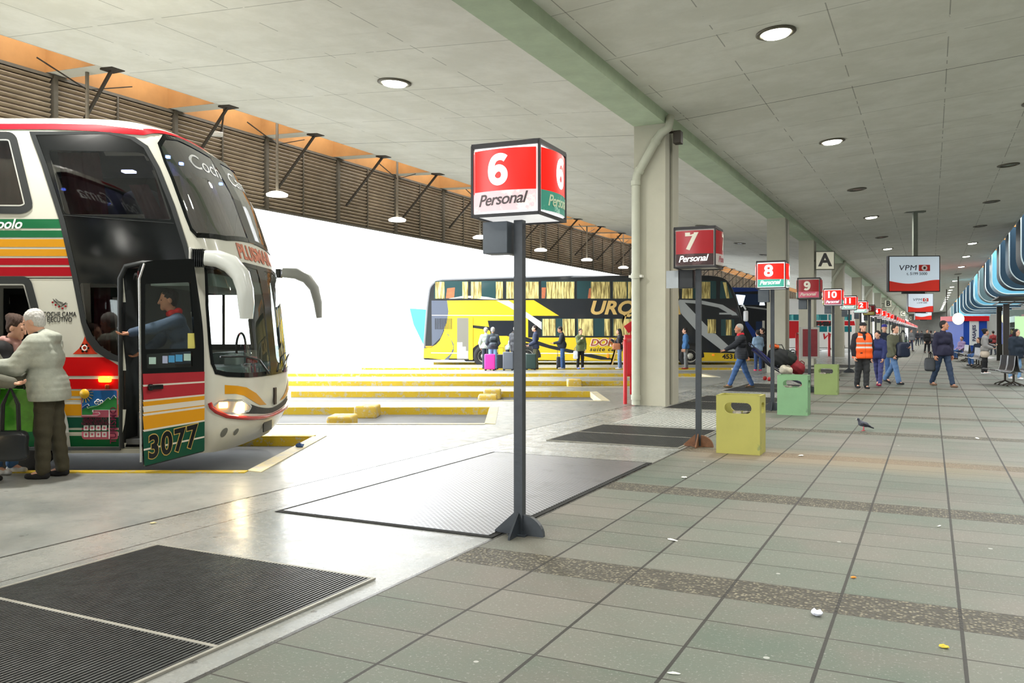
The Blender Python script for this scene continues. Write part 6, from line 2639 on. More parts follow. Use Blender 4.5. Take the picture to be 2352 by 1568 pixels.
stand(1333, 34.6, 'young woman in a green hooded top and black trousers holding a hand to her face', FRONT + .4, H=1.66, female=True, arms=((.2, .15, .3, .1), (.5, .1, 2.3, .2)), top=('jacket', 'sage', (112, 124, 84)), hem=.78, trousers=('black_cloth', (34, 36, 38)), shoes=('blue_trainers', (110, 130, 190)), hair=('short', 'brown'), hood=True)
wb_, ib = stand(1423, 34.6, 'woman with long dark hair, black top and jeans waiting left of the big column', LEFT, H=1.66, female=True, arms=((.2, .1, 1.2, .1), (.5, .1, 2.2, .1)), top=('jacket', 'black_top', (42, 42, 50)), hem=.86, trousers=('pale_jeans2', (116, 138, 170)), shoes=('white_shoe', (214, 214, 214)), hair=('long', 'dark'))
stand(1575, 34.6, 'person in a blue jacket and grey trousers half hidden behind the big column', LEFT, H=1.7, top=('jacket', 'mid_blue', (52, 98, 146)), trousers=('grey_trousers', (118, 120, 120)), shoes=('red_shoe', (150, 50, 40)), hair=('short', 'dark'))
soft_bag('handbag', 'tan shoulder bag at the side of the dark-haired woman left of the big column', 'bag', (at(1416, 34.1), 34.1, .80), (.34, .14, .26), (190, 120, 84), 'tan', .3)
soft_bag('plastic_bag', 'white plastic bag held by the young woman in the green hooded top', 'bag', (at(1322, 34.2), 34.2, .42), (.2, .08, .34), (226, 230, 236), 'white_plastic', .15)


def suitcase(px, Z, w, h, rgb, mname, label, rot=0.0, d=.26):
    t = thing('suitcase', label, 'suitcase', (at(px, Z), Z, 0.0), rot, 'suitcases beside the yellow coach')
    q = MB()
    q.bbox((0, 0, .05 + h / 2), (w, d, h), 0, .045)
    q.obj('shell', mat('case_' + mname, rgb, .4), t)
    q = MB()
    q.tube([(-w * .3, d * .3, h), (-w * .3, d * .3, h + .32), (w * .3, d * .3, h + .32), (w * .3, d * .3, h)], .012, 8)
    q.obj('pull_handle', blk, t)
    for sx in (-1, 1):
        q = MB(); q.lathe([(.001, -.02), (.045, -.02), (.045, .02), (.001, .02)], (sx * w * .38, -d * .3, .045), 12, 0, 'y')
        q.obj('wheel', blk, t)
    return t


suitcase(1125, 33.2, .42, .60, (214, 50, 150), 'pink', 'bright pink suitcase beside the man with the grey backpack')
suitcase(1167, 33.3, .42, .68, (96, 102, 112), 'grey', 'grey suitcase left of the pole of sign 6')
suitcase(1150, 34.3, .36, .56, (44, 48, 52), 'black', 'black suitcase between the pink one and the grey one')
suitcase(1219, 33.6, .42, .60, (44, 66, 62), 'dark_green', 'dark green suitcase right of the pole of sign 6')
suitcase(1285, 34.9, .24, .45, (44, 48, 58), 'black2', 'small black suitcase behind the man looking at his phone')

# --- man pulling the loaded trolley --------------------------------------------------------------
p_m, i_m = person('grey-haired man in a black padded jacket striding left, pointing and pulling a trolley', (at(1703, 22.9), 22.9, 0), LEFT, H=1.80,
    lean=.06, legs=((.42, .05), (-.30, .12)), arms=((.80, .08, 1.02, .0), (-.55, .15, -.45, .05)), top=('puffer', 'black_padded', (36, 40, 48)), puff=.010, hem=.82, trousers=('blue_jeans', (60, 92, 140)),
    shoes=('brown_trainers', (92, 78, 58)), hair=('short', 'grey'), scarf=('short', 'red_scarf', (196, 26, 44)), curl=.5, point=0, res=.017, skin=SKIN2)
tz = 22.7
tr = thing('luggage_trolley', 'dark blue luggage trolley tipped back behind the man in the black padded jacket', 'trolley', (at(1765, tz), tz, 0), 0)
def tp(px, py, dy=0.0): return (at(px, tz) - tr.location[0], dy, hz(py, tz))
q = MB()
for dy in (-.17, .17):
    q.tube([tp(1722, 790, dy), tp(1768, 838, dy), tp(1822, 872, dy), tp(1850, 884, dy)], .018, 8)
for k in (.1, .35, .6):
    a_, b_ = Vector(tp(1722, 790)), Vector(tp(1822, 872))
    c_ = a_.lerp(b_, k)
    q.tube([c_ + Vector((0, -.17, 0)), c_ + Vector((0, .17, 0))], .014, 8)
q.tube([tp(1722, 790, -.17), tp(1720, 788, 0), tp(1722, 790, .17)], .02, 8)
q.obj('frame', mat('trolley_frame', (70, 74, 90), .4, metal=.5), tr)
q = MB()
ang_ = math.atan2(hz(790, tz) - hz(872, tz), at(1722, tz) - at(1822, tz))
q.bbox(tp(1752, 818), (.62, .32, .10), 0, .02, Matrix.Rotation(.68, 3, 'Y'))
q.obj('back_panel', mat('trolley_blue', (28, 34, 96), .4), tr)
for dy in (-.2, .2):
    q = MB(); q.lathe([(.001, -.02), (.05, -.02), (.058, 0), (.05, .02), (.001, .02)], (tp(1762, 850, dy)[0], dy, .058 + .2), 14, 0, 'y')
    q.lathe([(.001, -.02), (.05, -.02), (.058, 0), (.05, .02), (.001, .02)], (tp(1850, 884, dy)[0], dy, .058), 14, 0, 'y')
    q.obj('wheel', mat('wheel_red', (170, 40, 40), .5), tr)


def bundle(px, py, Z, size, rgb, mname, label, rot=(0, 0), name='travel_bag', cat='bag'):
    t = thing(name, label, cat, (at(px, Z), Z, hz(py, Z)), 0, 'bags piled on the trolley')
    F = Field()
    w, d, h = [x / 2 for x in size]
    r = min(w, d, h) * .8
    M = Matrix.Rotation(rot[0], 3, 'Y')
    def P(x, y, z):
        return np.array(M @ Vector((x, y, z)))
    F.cap(P(-w + r, 0, -h * .3), P(w - r, 0, -h * .3), r, r * .9, r)
    F.cap(P(-w + r, 0, h * .4), P(w - r * 1.3, 0, h * .3), r * .8, r * .85, r)
    F.ell(P(0, -d * .3, 0), (w * .7, d * .8, h * .8), r * .6, np.array(M))
    v, f = F.mesh(.016, lambda x, y, z: .008 * np.sin(x * 30 + z * 14) * np.sin(z * 27))
    field_obj('fabric', [(v, f)], mat('bagcloth_' + mname, rgb, .75, noise=.25, nscale=9), t)
    q = MB()
    q.tube([tuple(P(-w * .5, -d * .4, h * .6)), tuple(P(-w * .2, -d * .5, h * 1.15)), tuple(P(w * .2, -d * .5, h * 1.15)), tuple(P(w * .5, -d * .4, h * .6))], .014, 8)
    q.obj('strap', mat('strap_' + mname, tuple(int(c * .6 + 30) for c in rgb), .7), t)
    return t


bundle(1788, 822, 22.7, (.62, .36, .62), (26, 30, 32), 'black_a', 'big black travel bag on the trolley, nearest the handle')
bundle(1812, 822, 22.75, (.46, .34, .42), (34, 40, 38), 'black_b', 'black holdall on the trolley between the big black bag and the red one', (.5, 0))
bundle(1832, 845, 22.7, (.42, .34, .36), (126, 24, 34), 'red', 'dark red holdall at the low end of the trolley', (.6, 0))
bundle(1806, 850, 22.5, (.36, .24, .22), (196, 190, 172), 'white', 'cream and black bundled cloth at the foot of the black bags', (.3, 0), 'cloth_bundle', 'bundle')
bundle(1779, 795, 22.6, (.26, .14, .10), (206, 92, 36), 'orange', 'small orange pouch on top of the black travel bag', (.1, 0), 'pouch', 'pouch')

stand(1741, 33.0, 'woman in a pale denim shirt and blue jeans seen from behind, beyond the trolley', AWAY + .2, H=1.60, female=True, arms=((.1, .2, .4, .3), (.1, .25, .5, .3)), top=('shirt', 'denim_pale', (134, 160, 188)), bulk=.015, trousers=('navy_jeans', (44, 66, 110)), shoes=('pink_shoe', (206, 60, 90)), hair=('bun', 'dark'))
stand(1752, 35.6, 'person in dark clothes just right of the woman in pale denim', LEFT, H=1.70, top=('jacket', 'black_jacket', (30, 30, 32)), trousers=('black_cloth', (34, 36, 38)), hair=('short', 'dark'))

# --- walkers on the platform -----------------------------------------------------------------------
p_o, i_o = person('officer in a bright orange reflective vest, black cap and dark uniform walking towards the viewer', (at(1981, 22.6), 22.6, 0), FRONT + .05, H=1.78,
    legs=((.10, .12), (-.12, .10)), arms=((-.15, .25, .1, .1), (.05, .25, .15, .05)), top=('jacket', 'uniform_black', (28, 26, 34)), bulk=.02, hem=.86, trousers=('uniform_grey', (44, 46, 48)), shoes=('black', (24, 24, 26)),
    hair=('cap', 'black_cap'), scarf=('short', 'black_neck', (28, 22, 24)), res=.017, legw=1.15)
def m_vest():
    m, nt, b = newmat('orange_vest')
    tc, u, v, z = coords(nt)
    s1 = (z - 1.10).abs().lt(.024)
    s2 = (z - 1.21).abs().lt(.024)
    s3 = (z - 1.38).abs().lt(.02) * (u.gt(.02))
    st = s1.max(s2).max(s3)
    base = mixc(nt, st, srgb((246, 92, 16)), srgb((206, 196, 188)))
    zip_ = u.abs().lt(.006)
    base = mixc(nt, zip_ * .6, base, srgb((150, 50, 20)))
    nt.links.new(base, b.inputs['Base Color'])
    b.inputs['Roughness'].default_value = .6
    b.inputs['Emission Strength'].default_value = 0
    return m
G = Field()
T_ = lambda x, f, u: i_o['T'](x, f, u) / i_o['s']
G.cap(T_(-.08, 0, -.08), T_(.08, 0, -.08), .178, .178, .05)
G.cap(T_(-.08, 0, .1), T_(.08, 0, .1), .176, .174, .05)
G.cap(T_(-.08, 0, .3), T_(.08, 0, .3), .166, .166, .05)
G.cap(T_(-.115, 0, .42), T_(.115, 0, .42), .128, .128, .05)
G.cut(T_(0, .22, .53), (.07, .16, .22))
G.cut(T_(0, 0, .60), (.11, .2, .10))
for sx in (-1, 1): G.cut(T_(sx * .33, 0, .38), (.085, .2, .2))
v, f = G.mesh(.017, zmin=float(T_(0, 0, -.13)[2]))
field_obj('reflective_vest', [(v * i_o['s'], f)], m_vest(), p_o)

person('short person in a dark blue hooded top and purple-blue jeans beside the orange-vested officer', (at(2018, 23.8), 23.8, 0), FRONT - .7, H=1.58, lean=.1, legs=((.22, .1), (-.2, .25)), arms=((.1, .15, .3, .1), (-.2, .1, .2, .1)),
    top=('jacket', 'indigo', (34, 44, 92)), trousers=('violet_jeans', (62, 66, 116)), shoes=('magenta_shoe', (130, 24, 62)), hair=('short', 'black'), res=.018, head=(0, .25), hood=True)
person('man in a blue cap behind the short person in the dark blue top', (at(2031, 27.6), 27.6, 0), FRONT - .3, H=1.78, legs=((.15, .1), (-.15, .2)), top=('jacket', 'dark_blue_jacket', (30, 38, 56)), trousers=('blue_jeans', (60, 92, 140)), hair=('cap', 'blue_cap'), res=.022)
p_c, i_c = person('woman in an olive coat and blue jeans walking with a dark shoulder bag', (at(2054, 24.6), 24.6, 0), FRONT + .5, H=1.76, female=True, legs=((-.32, .25), (.28, .05)), arms=((.2, .15, 1.5, .2), (.1, .25, .4, .1)),
    top=('coat', 'olive_coat', (92, 94, 76)), hem=.80, bulk=.02, trousers=('pale_jeans3', (86, 118, 160)), flare=.015, shoes=('black', (24, 24, 26)), hair=('short', 'dark'), res=.018, scarf=('short', 'white_scarf', (206, 200, 196)))
soft_bag('shoulder_bag', 'navy shoulder bag at the hip of the woman in the olive coat', 'bag', (at(2074, 24.4), 24.4, .78), (.42, .2, .44), (32, 40, 62), 'navy', .35, .2)
p_s, i_s = person('tall man in a dark blue shirt and jeans walking below the hanging adverts', (at(2166, 23.3), 23.3, 0), FRONT + .25, H=1.87, legs=((.30, .05), (-.30, .12)), arms=((.1, .12, .15, .0), (-.15, .15, .1, .0)),
    top=('shirt', 'midnight', (34, 34, 58)), bulk=.012, hem=.84, trousers=('dark_jeans', (38, 54, 78)), shoes=('brown_shoe', (96, 70, 50)), hair=('short', 'black'), res=.018, head=(.5, 0), skin=SKIN2)
soft_bag('briefcase', 'black soft case carried by the tall man in the dark blue shirt', 'bag', (at(2137, 23.5), 23.5, .42), (.14, .34, .38), (40, 44, 48), 'black_case', .16, .5)
p_b, i_b = person('woman in a grey cardigan and cream tunic wearing a black backpack on her front', (at(2262, 30.6), 30.6, 0), FRONT + 1.0, H=1.64, female=True, arms=((.2, .15, 1.6, .3), (.1, .2, 1.2, .3)),
    top=('jacket', 'light_grey_knit', (150, 148, 146)), bulk=.02, hem=.90, trousers=('black_cloth', (28, 28, 30)), skirt=('cream_tunic', (206, 192, 174)), shoes=('white_shoe', (214, 214, 214)), hair=('bun', 'black'), res=.02, head=(.4, 0))
backpack(i_b, p_b, (28, 24, 28), 'small_black', True)
person('person in a long navy coat and jeans at the right edge of the picture', (at(2334, 27.0), 27.0, 0), FRONT + .3, H=1.62, legs=((.1, .1), (-.15, .1)), arms=((.0, .25, .2, .1), (.1, .2, .2, .1)), top=('coat', 'navy_coat', (30, 42, 56)), bulk=.04, hem=.74, trousers=('pale_jeans', (120, 160, 200)), shoes=('white_shoe', (214, 214, 214)), hair=('long', 'black'), res=.02)
FARP = [
    (2092, 68, FRONT + .4, 1.76, ('jacket', 'hoodie_grey', (130, 134, 136)), ('blue_grey', (60, 66, 90)), 'person in a pale grey hooded top far down the walk left of the adverts', True),
    (2129, 61, FRONT, 1.72, ('jacket', 'black_jacket', (30, 30, 32)), ('black_cloth', (28, 28, 30)), 'person in black walking far down the middle of the walk', False),
    (2138, 66, AWAY, 1.66, ('jacket', 'grey_far', (92, 92, 94)), ('dark_trousers', (50, 56, 66)), 'person in grey just behind the one in black far down the walk', False),
    (2226, 66, LEFT, 1.76, ('jacket', 'black_jacket', (30, 30, 32)), ('black_cloth', (28, 28, 30)), 'person in black reaching out in front of the blue and white banner', False),
    (2327, 43, LEFT, 1.70, ('jacket', 'cerise', (206, 24, 84)), ('black_cloth', (28, 28, 30)), 'person in a cerise top behind the dark kiosk post', False),
    (2281, 56, AWAY, 1.62, ('jacket', 'rust', (150, 60, 60)), ('dark_trousers', (50, 56, 66)), 'person in a rust red top beyond the woman with the front backpack', False),
    (2107, 95, FRONT, 1.72, ('jacket', 'far_dark', (50, 52, 60)), ('dark_trousers', (50, 56, 66)), 'dark distant figure near the far end of the walk, left one', False),
    (2117, 105, AWAY, 1.72, ('jacket', 'far_dark', (50, 52, 60)), ('dark_trousers', (50, 56, 66)), 'dark distant figure near the far end of the walk, middle one', False),
    (2147, 88, FRONT, 1.70, ('jacket', 'far_pale', (150, 140, 130)), ('dark_trousers', (50, 56, 66)), 'pale distant figure right of the walk centre', False),
    (2186, 80, FRONT, 1.70, ('jacket', 'far_dark', (50, 52, 60)), ('dark_trousers', (50, 56, 66)), 'dark distant figure right of the tall man in the blue shirt', False),
]
for px, Z, fc, H, tp_, trs, lab, hd in FARP:
    person(lab, (at(px, Z), Z, 0), fc, H=H, legs=((.15, .08), (-.15, .12)), arms=((1.4 if 'reaching' in lab else .1, .15, 1.4 if 'reaching' in lab else .2, .1), (.0, .15, .2, .1)), top=tp_, trousers=trs, hair=('short', 'dark'), res=.035, hood=hd)
SEAT = ((1.50, 1.55), (1.50, 1.55))

# --- benches ------------------------------------------------------------------------------------------
seatm = mat('bench_black', (36, 38, 42), .35, noise=.1)
benchrail = mat('bench_metal', (150, 152, 154), .3, metal=.7)


def bench(px, Z, n, label, rot, double=True):
    t = thing('bench', label, 'bench', (at(px, Z), Z, 0), rot, 'rows of black metal seats')
    L = n * .58
    q = MB()
    q.box(-.03, -L / 2, .33, .03, L / 2, .40)
    q.obj('beam', benchrail, t)
    for yy in ((-L / 2 + .25, L / 2 - .25) if n < 4 else (-L / 2 + .25, 0, L / 2 - .25)):
        q = MB()
        q.tube([(0, yy, .35), (0, yy, .10)], .028, 10)
        for a in range(4):
            an = PI / 4 + a * PI / 2
            q.tube([(0, yy, .12), (.30 * math.cos(an), yy + .22 * math.sin(an), .03)], [.02, .014], 8)
            q.lathe([(.001, 0), (.03, 0), (.03, .02), (.001, .03)], (.30 * math.cos(an), yy + .22 * math.sin(an), 0), 10)
        q.obj('leg', steel, t)
    for i in range(n):
        yc = -L / 2 + .29 + i * .58
        for sd in ((-1, 1) if double else (1,)):
            F_ = MB()
            prof = [(.03, .60 + .25), (.05, .60), (.09, .44), (.16, .40), (.40, .43), (.50, .47), (.53, .45)]
            th = .015
            pts = [(sd * x, z) for x, z in prof]
            vs = [(x, yc - .26, z) for x, z in pts] + [(x, yc + .26, z) for x, z in pts]
            k = len(pts)
            F_.add(vs, [(j, j + 1, j + k + 1, j + k) for j in range(k - 1)], 0, True)
            F_.add([(x - sd * .0, y, z - .02) for x, y, z in vs], [(j, j + 1, j + k + 1, j + k) for j in range(k - 1)], 0, True)
            so = F_.obj('seat', seatm, t)
            for yy in (yc - .26, yc + .26):
                e = MB()
                e.tube([(x, yy, z - .01) for x, z in pts], .012, 6)
                e.obj('edge_trim', benchrail, so)
    return t


bench(2318, 24.0, 2, 'near pair of black back-to-back seats at the right edge, in front of the dark post', -TH + .25)
bench(2248, 36.0, 4, 'row of black seats behind the woman with the front backpack', -TH + .05)
bench(2222, 44.0, 4, 'second row of black seats further down the walk', -TH + .05)
bench(2205, 54.0, 4, 'third row of black seats below the round shop signs', -TH + .05)
for px, Z, lab, tp_ in ((2208, 47.5, 'person in lilac sitting on the seats beyond the tall man in the blue shirt', ('jacket', 'lilac', (150, 130, 170))), (2246, 38.2, 'person in dark blue sitting behind the woman with the front backpack', ('jacket', 'dark_blue_jacket', (30, 38, 56)))):
    person(lab, (at(px, Z) , Z, 0.0), LEFT + .3, H=1.66, legs=SEAT, arms=((.3, .1, 1.2, .1), (.3, .1, 1.2, .1)), top=tp_, trousers=('blue_jeans', (60, 92, 140)), hair=('short', 'brown'), res=.03, lean=-.1)

# --- kiosks, shop fronts and signs on the building side ---------------------------------------------
kp = mat('kiosk_post', (44, 38, 32), .5, noise=.1)
kz = 41.0
kx = at(2311, kz)
k_ = thing('kiosk', 'dark framed glazed kiosk with a flat black canopy at the right edge', 'kiosk', (kx, kz, 0), -TH)
hk = hz(683, kz)
for u_, v_ in ((0, 0), (4.5, 0), (0, 4.5), (4.5, 4.5)):
    MB().box(u_ - .13, v_ - .13, 0, u_ + .13, v_ + .13, hk - .31).obj('post', kp, k_)
q = MB()
q.box(-.35, -.5, hk - .02, 5, 5, hk + .05)
q.box(-.35, -.5, hk - .30, 5, -.42, hk - .22)
for i in range(9):
    q.box(-.3 + i * .6, -.46, hk - .26, -.26 + i * .6, 4.9, hk - .2)
q.obj('canopy', blk, k_)
MB().box(.15, -.02, .9, 4.4, .02, hk - .6).obj('front_glass', m_glass('kiosk_glass', (.8, .9, .88), .08), k_)
MB().box(-.02, .15, .9, .02, 4.4, hk - .6).obj('side_glass', MATS['kiosk_glass'], k_)
MB().box(.15, -.03, 0, 4.4, .03, .9).obj('counter_front', mat('kiosk_panel', (120, 116, 106), .6), k_)
q = MB(); q.box(.5, 1.8, 1.0, 1.6, 1.85, 2.3); q.obj('lit_poster', mat('lit_poster', (206, 226, 160), .4, emit=(214, 232, 180), estr=1.0), k_)
q = MB(); q.box(1.7, 1.8, 2.05, 3.4, 1.85, 2.35); q.obj('lit_header', mat('lit_header', (230, 200, 190), .4, emit=(240, 200, 190), estr=.7), k_)

sz = 62.0
s_ = thing('shop_stand', 'small shop stand with a red fascia, blue walls and a white vertical banner', 'kiosk', (at(2213, sz), sz, 0), -.0)
w_ = (2267 - 2213) / FPX * sz
q = MB(); q.box(0, 0, 0, w_, 3, 2.35); q.obj('walls', mat('stand_blue', (30, 74, 176), .5), s_)
q = MB(); q.box(-.12, -.12, 2.33, w_ + .1, 3.1, 2.70); q.obj('fascia', mat('stand_red', (190, 16, 26), .4, emit=(190, 16, 26), estr=.15), s_)
q = MB(); q.box(.42, -.05, .55, 1.10, -.02, 2.32); bo = q.obj('banner', mat('banner_white', (236, 238, 240), .5), s_)
q = MB()
vs_, fs_ = text_mesh('PASAJES', .34, bold=.01)
q.add([(.76 - z, -.06 + y, 1.44 + x) for x, y, z in vs_], fs_)
q.obj('banner_lettering', mat('banner_navy', (40, 40, 90), .5), bo)

rs = mat('round_sign_cream', (246, 244, 200), .4, emit=(250, 246, 200), estr=.9)
for px, py, Z, r, lab in ((2201, 732, 60, .42, 'larger round cream lit shop sign left of the red fascia'), (2174, 743, 74, .30, 'smaller round yellow lit shop sign beside the head of the tall man')):
    t = thing('round_sign', lab, 'sign', (at(px, Z), Z, hz(py, Z)), 0, 'round lit shop signs')
    q = MB(); q.lathe([(.001, -.06), (r * .95, -.06), (r, 0), (r * .95, .06), (.001, .06)], (0, 0, 0), 24, 0, 'y')
    q.obj('disc', rs, t)
    q = MB(); q.box(-.03, -.03, 0, .03, .03, 3.0); q.obj('hanger', steel, t)

fas = [('pale grey', (176, 178, 172)), ('white and red', (226, 206, 200)), ('dull red', (150, 40, 40)), ('pale grey', (176, 178, 172)), ('white and red', (226, 206, 200)), ('dull red', (150, 40, 40)), ('pale grey', (176, 178, 172)), ('dull red', (150, 40, 40))]
for i, v in enumerate((36, 46, 57, 69, 82, 96, 112, 130)):
    x, y = W(8.7, v)
    L_ = 9.5
    t = thing('shop', f'glazed shop with a {fas[i][0]} fascia on the building side, {ORD[i]} along', 'shop', (x, y, 0), -TH, 'shop fronts along the terminal building')
    q = MB(); q.box(0, 0, 2.7, .3, L_, 3.4); q.obj('fascia', mat('fascia_' + fas[i][0].replace(' ', '_'), fas[i][1], .5, emit=fas[i][1], estr=.15), t)
    q = MB()
    for j in range(5): q.box(.1, j * L_ / 4 - .05, 0, .2, j * L_ / 4 + .05, 2.7)
    q.box(.1, 0, 0, .2, L_, .12); q.box(.1, 0, 2.0, .2, L_, 2.08)
    q.obj('mullions', kp, t)
    q = MB(); q.box(.14, 0, .12, .16, L_, 2.7); q.obj('glazing', MATS['kiosk_glass'], t)
    q = MB(); q.box(1.8, 0, 0, 1.9, L_, 2.7); q.obj('back_wall', mat('shop_interior', (120, 150, 140), .6, noise=.4, nscale=1.3), t)
    if i in (1, 4):
        q = MB()
        vs_, fs_ = text_mesh('CAFETERIA', .5, bold=.02)
        q.add([(-.02 + y, L_ / 2 - x, 3.05 + z) for x, y, z in vs_], fs_) if False else q.box(-.02, 1, 2.9, 0, L_ - 1, 3.2)
        q.obj('fascia_band', mat('fascia_red_band', (206, 50, 60), .5), t)
x, y = W(-5, 232)
w = MB().box(0, 0, 0, 22, .5, 8).obj('wall_back', mat('end_wall', (110, 110, 104), .8, noise=.3, nscale=.3), loc=(x, y, 0), rotz=-TH)
struct(w)

# --- red barriers and display boards by the columns ------------------------------------------------------
redm = mat('barrier_red', (190, 22, 34), .35)
def barrier(px, Z, h, label):
    t = thing('barrier', label, 'barrier', (at(px, Z), Z, 0), -TH, 'red tubular barriers')
    q = MB()
    q.tube([(0, 0, 0), (0, 0, h - .06), (0, .02, h - .015), (0, .07, h), (0, .58, h), (0, .63, h - .015), (0, .65, h - .06), (0, .65, 0)], .042, 12)
    q.obj('hoop', redm, t)
    return t
barrier(1436, 17.75, 1.33, 'red tubular hoop at the left foot of the nearest column')
barrier(1829, 39.5, 1.45, 'slim red post right of the second column')
barrier(1903, 53.0, 1.45, 'slim red post right of the third column')
c_ = thing('hose_cabinet', 'red metal cabinet behind the red hoop at the nearest column', 'cabinet', (at(1440, 20.4), 20.4, .42), 0)
MB().bbox((.12, .1, .52), (.34, .2, 1.0), 0, .01).obj('box', redm, c_)
MB().bbox((.12, -.01, .52), (.28, .02, .9), 0, .005).obj('door', mat('cabinet_red_door', (200, 30, 42), .35), c_)
MB().box(.10, .05, -.42 + .0, .14, .15, .03).obj('post', redm, c_)
f_ = thing('red_flag_sign', 'tilted red sign above the red cabinet, left of the nearest column', 'sign', (at(1446, 20.4), 20.45, 0), 0)
q = MB(); q.bbox((.03, 0, hz(750, 20.4)), (.26, .05, .20), 0, .01, Matrix.Rotation(-.6, 3, 'Y')); q.obj('panel', redm, f_)
q = MB(); q.box(.02, .03, 0, .05, .06, hz(752, 20.4)); q.obj('post', redm, f_)
for px, py, Z, label in ((1860, 787, 37.8, 'silver framed display board with a maroon panel at the foot of the third column'),):
    t = thing('display_board', label, 'notice board', (at(px, Z), Z, hz(py, Z)), 0)
    q = MB(); w2, h2 = .42, .70
    q.ring([(-w2, -h2), (w2, -h2), (w2, h2), (-w2, h2)], [(-w2 + .09, -h2 + .09), (w2 - .09, -h2 + .09), (w2 - .09, h2 - .09), (-w2 + .09, h2 - .09)], lambda a, b: (a, -.03, b))
    q.box(-w2, -.02, -h2, w2, .12, h2)
    q.obj('frame', mat('board_silver', (196, 196, 190), .4, metal=.3), t)
    MB().box(-w2 + .09, -.028, -h2 + .09, w2 - .09, -.02, h2 - .09).obj('panel', mat('board_maroon', (136, 60, 66), .3, noise=.15), t)
    MB().box(-.04, .02, -hz(py, Z), .04, .08, -h2).obj('post', steel, t)

# pigeon ----------------------------------------------------------------------------------------------------
pz = 12.9
pg = thing('pigeon', 'grey pigeon walking on the paving slabs right of the bins', 'bird', (at(1984, pz), pz, 0), .12)
F = Field()
F.cap((-.045, 0, .115), (.03, 0, .095), .042, .036, .03)
F.cap((.03, 0, .095), (.105, 0, .062), .032, .016, .02)
F.cap((-.06, 0, .13), (-.085, 0, .17), .026, .018, .015)
F.ell((-.092, 0, .183), (.021, .017, .018), .01)
v, f = F.mesh(.005)
field_obj('body', [(v, f)], mat('pigeon_slate', (66, 70, 82), .6, noise=.3, nscale=30), pg)
F = Field()
F.cap((.09, 0, .066), (.155, 0, .042), .012, .011, .01); F.cap((.09, -.012, .064), (.15, -.014, .040), .01, .008, .01); F.cap((.09, .012, .064), (.15, .014, .040), .01, .008, .01)
for sy in (-1, 1): F.cap((-.02, sy * .034, .11), (.09, sy * .022, .072), .016, .010, .01)
field_obj('wings_and_tail', [F.mesh(.005)], mat('pigeon_dark', (38, 40, 48), .6), pg)
q = MB(); q.tube([(-.11, 0, .183), (-.130, 0, .177)], [.006, .002], 8); q.obj('beak', mat('beak_pale', (206, 200, 190), .5), pg)
q = MB()
for sy, fx in ((-.016, -.015), (.016, .015)):
    q.tube([(fx, sy, .075), (fx - .004, sy, .008)], .005, 6)
    for a in (-.5, 0, .5): q.tube([(fx, sy, .006), (fx - .03 * math.cos(a), sy + .03 * math.sin(a), .004)], .004, 6)
    q.tube([(fx, sy, .006), (fx + .018, sy, .004)], .004, 6)
q.obj('feet', mat('pigeon_pink', (206, 90, 100), .5), pg)

# litter on the floor ---------------------------------------------------------------------------------------
def scrap(px, py, size, rgb, mname, label, seed):
    x, y, _ = spot(px, py)
    rn = random.Random(seed)
    bm = bmesh.new()
    bmesh.ops.create_icosphere(bm, subdivisions=2, radius=.5)
    q = MB()
    vs = [(p.co.x * size[0] * rn.uniform(.7, 1.1), p.co.y * size[1] * rn.uniform(.7, 1.1), (p.co.z + .5) * size[2] * rn.uniform(.6, 1.1)) for p in bm.verts]
    bm.verts.index_update()
    q.add(vs, [[v_.index for v_ in f_.verts] for f_ in bm.faces])
    bm.free()
    o = q.obj('paper_scrap', mat('scrap_' + mname, rgb, .7), loc=(x, y, .001), rotz=rn.uniform(0, 3))
    tag(o, label, 'litter', 'litter on the paving')
scrap(1876, 1414, (.075, .05, .04), (230, 232, 246), 'white', 'crumpled white paper on the nearest aggregate strip edge', 1)
scrap(1545, 1241, (.10, .03, .012), (226, 226, 214), 'pale', 'flat white paper scrap right of the foot of sign 6', 2)
scrap(1960, 1328, (.04, .015, .014), (226, 150, 60), 'orange', 'orange tipped cigarette end above the nearest aggregate strip', 3)
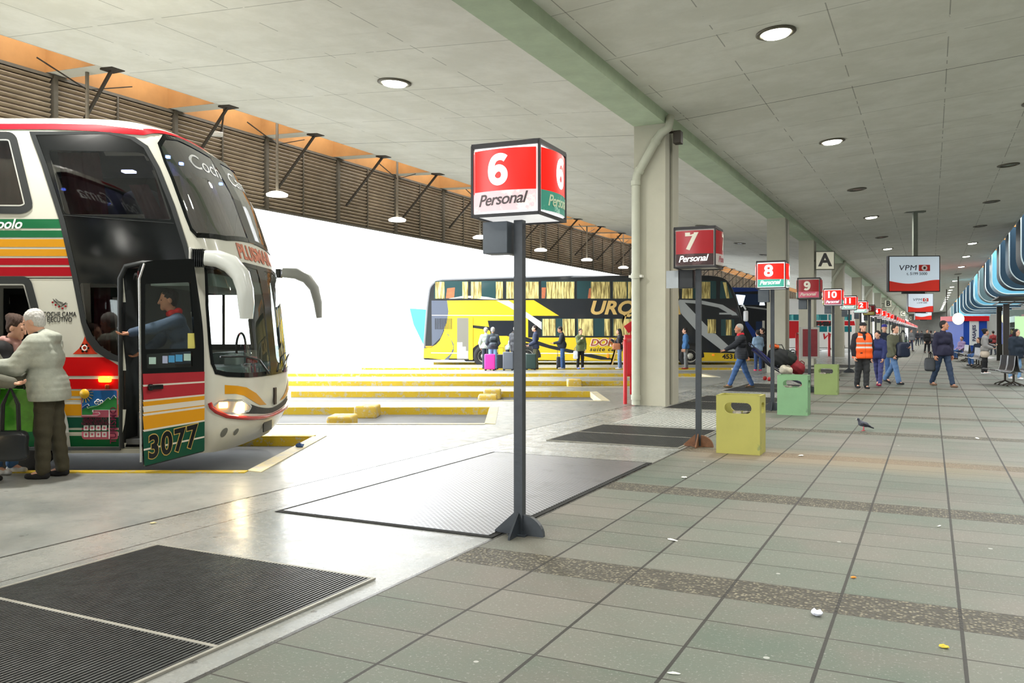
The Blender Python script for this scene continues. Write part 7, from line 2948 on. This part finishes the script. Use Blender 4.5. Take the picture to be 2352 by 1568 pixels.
scrap(2168, 1488, (.05, .025, .018), (196, 176, 60), 'yellow', 'yellow leaf scrap in the bottom right corner', 4)
scrap(1548, 1548, (.06, .02, .01), (222, 224, 210), 'pale', 'thin white scrap at the very bottom of the picture', 5)
scrap(2170, 1487, (.03, .02, .01), (210, 200, 150), 'cream', 'cream crumb beside the yellow leaf scrap', 6)
scrap(2157, 1209, (.06, .02, .01), (230, 230, 224), 'pale', 'small white scrap just below the second aggregate strip', 7)
scrap(2245, 1007, (.16, .05, .012), (224, 224, 220), 'pale', 'long white scrap on the fourth aggregate strip at the right', 8)
scrap(1840, 1047, (.11, .05, .015), (226, 222, 206), 'pale', 'white scrap on the sandy strip right of the yellow green bin', 9)
scrap(1572, 1098, (.07, .05, .02), (228, 226, 216), 'pale', 'small white scrap below the foot of sign 7', 10)
scrap(2172, 1487, (.02, .02, .01), (196, 176, 60), 'yellow', 'tiny yellow crumb at the bottom right', 11)
scrap(352, 1202, (.06, .03, .012), (206, 200, 140), 'cream', 'cream scrap on the concrete left of the headlamp reflection', 12)
scrap(688, 1028, (.16, .10, .07), (60, 90, 140), 'blue', 'blue scrap in the corner of the nearest bay by the yellow kerb', 13)

# small fittings -----------------------------------------------------------------------------------------------
x, y = W(-4.70, 16.9)
t = thing('loudspeaker', 'small dark loudspeaker on a bracket at the top of the nearest column', 'loudspeaker', (x, y, 5.35), -TH)
MB().bbox((.1, 0, .1), (.16, .2, .26), 0, .02).obj('case', steel, t)
MB().box(-.08, -.02, .2, .08, .02, .24).obj('bracket', steel, t)
x, y = W(-14.3, (16.3 - 14.3 * ST) / CT + 1.9)
t = thing('security_camera', 'small white security camera in front of the louvres above the coach nose', 'camera', (at(497, 19.0), 19.0, hz(308, 19.0)), .4)
MB().bbox((0, 0, 0), (.28, .10, .10), 0, .02).obj('housing', whitep if False else mat('camera_white', (226, 226, 222), .4), t)
MB().tube([(.1, 0, .03), (.16, 0, .5), (.16, 0, 1.2)], .02, 8).obj('stalk', steel, t)
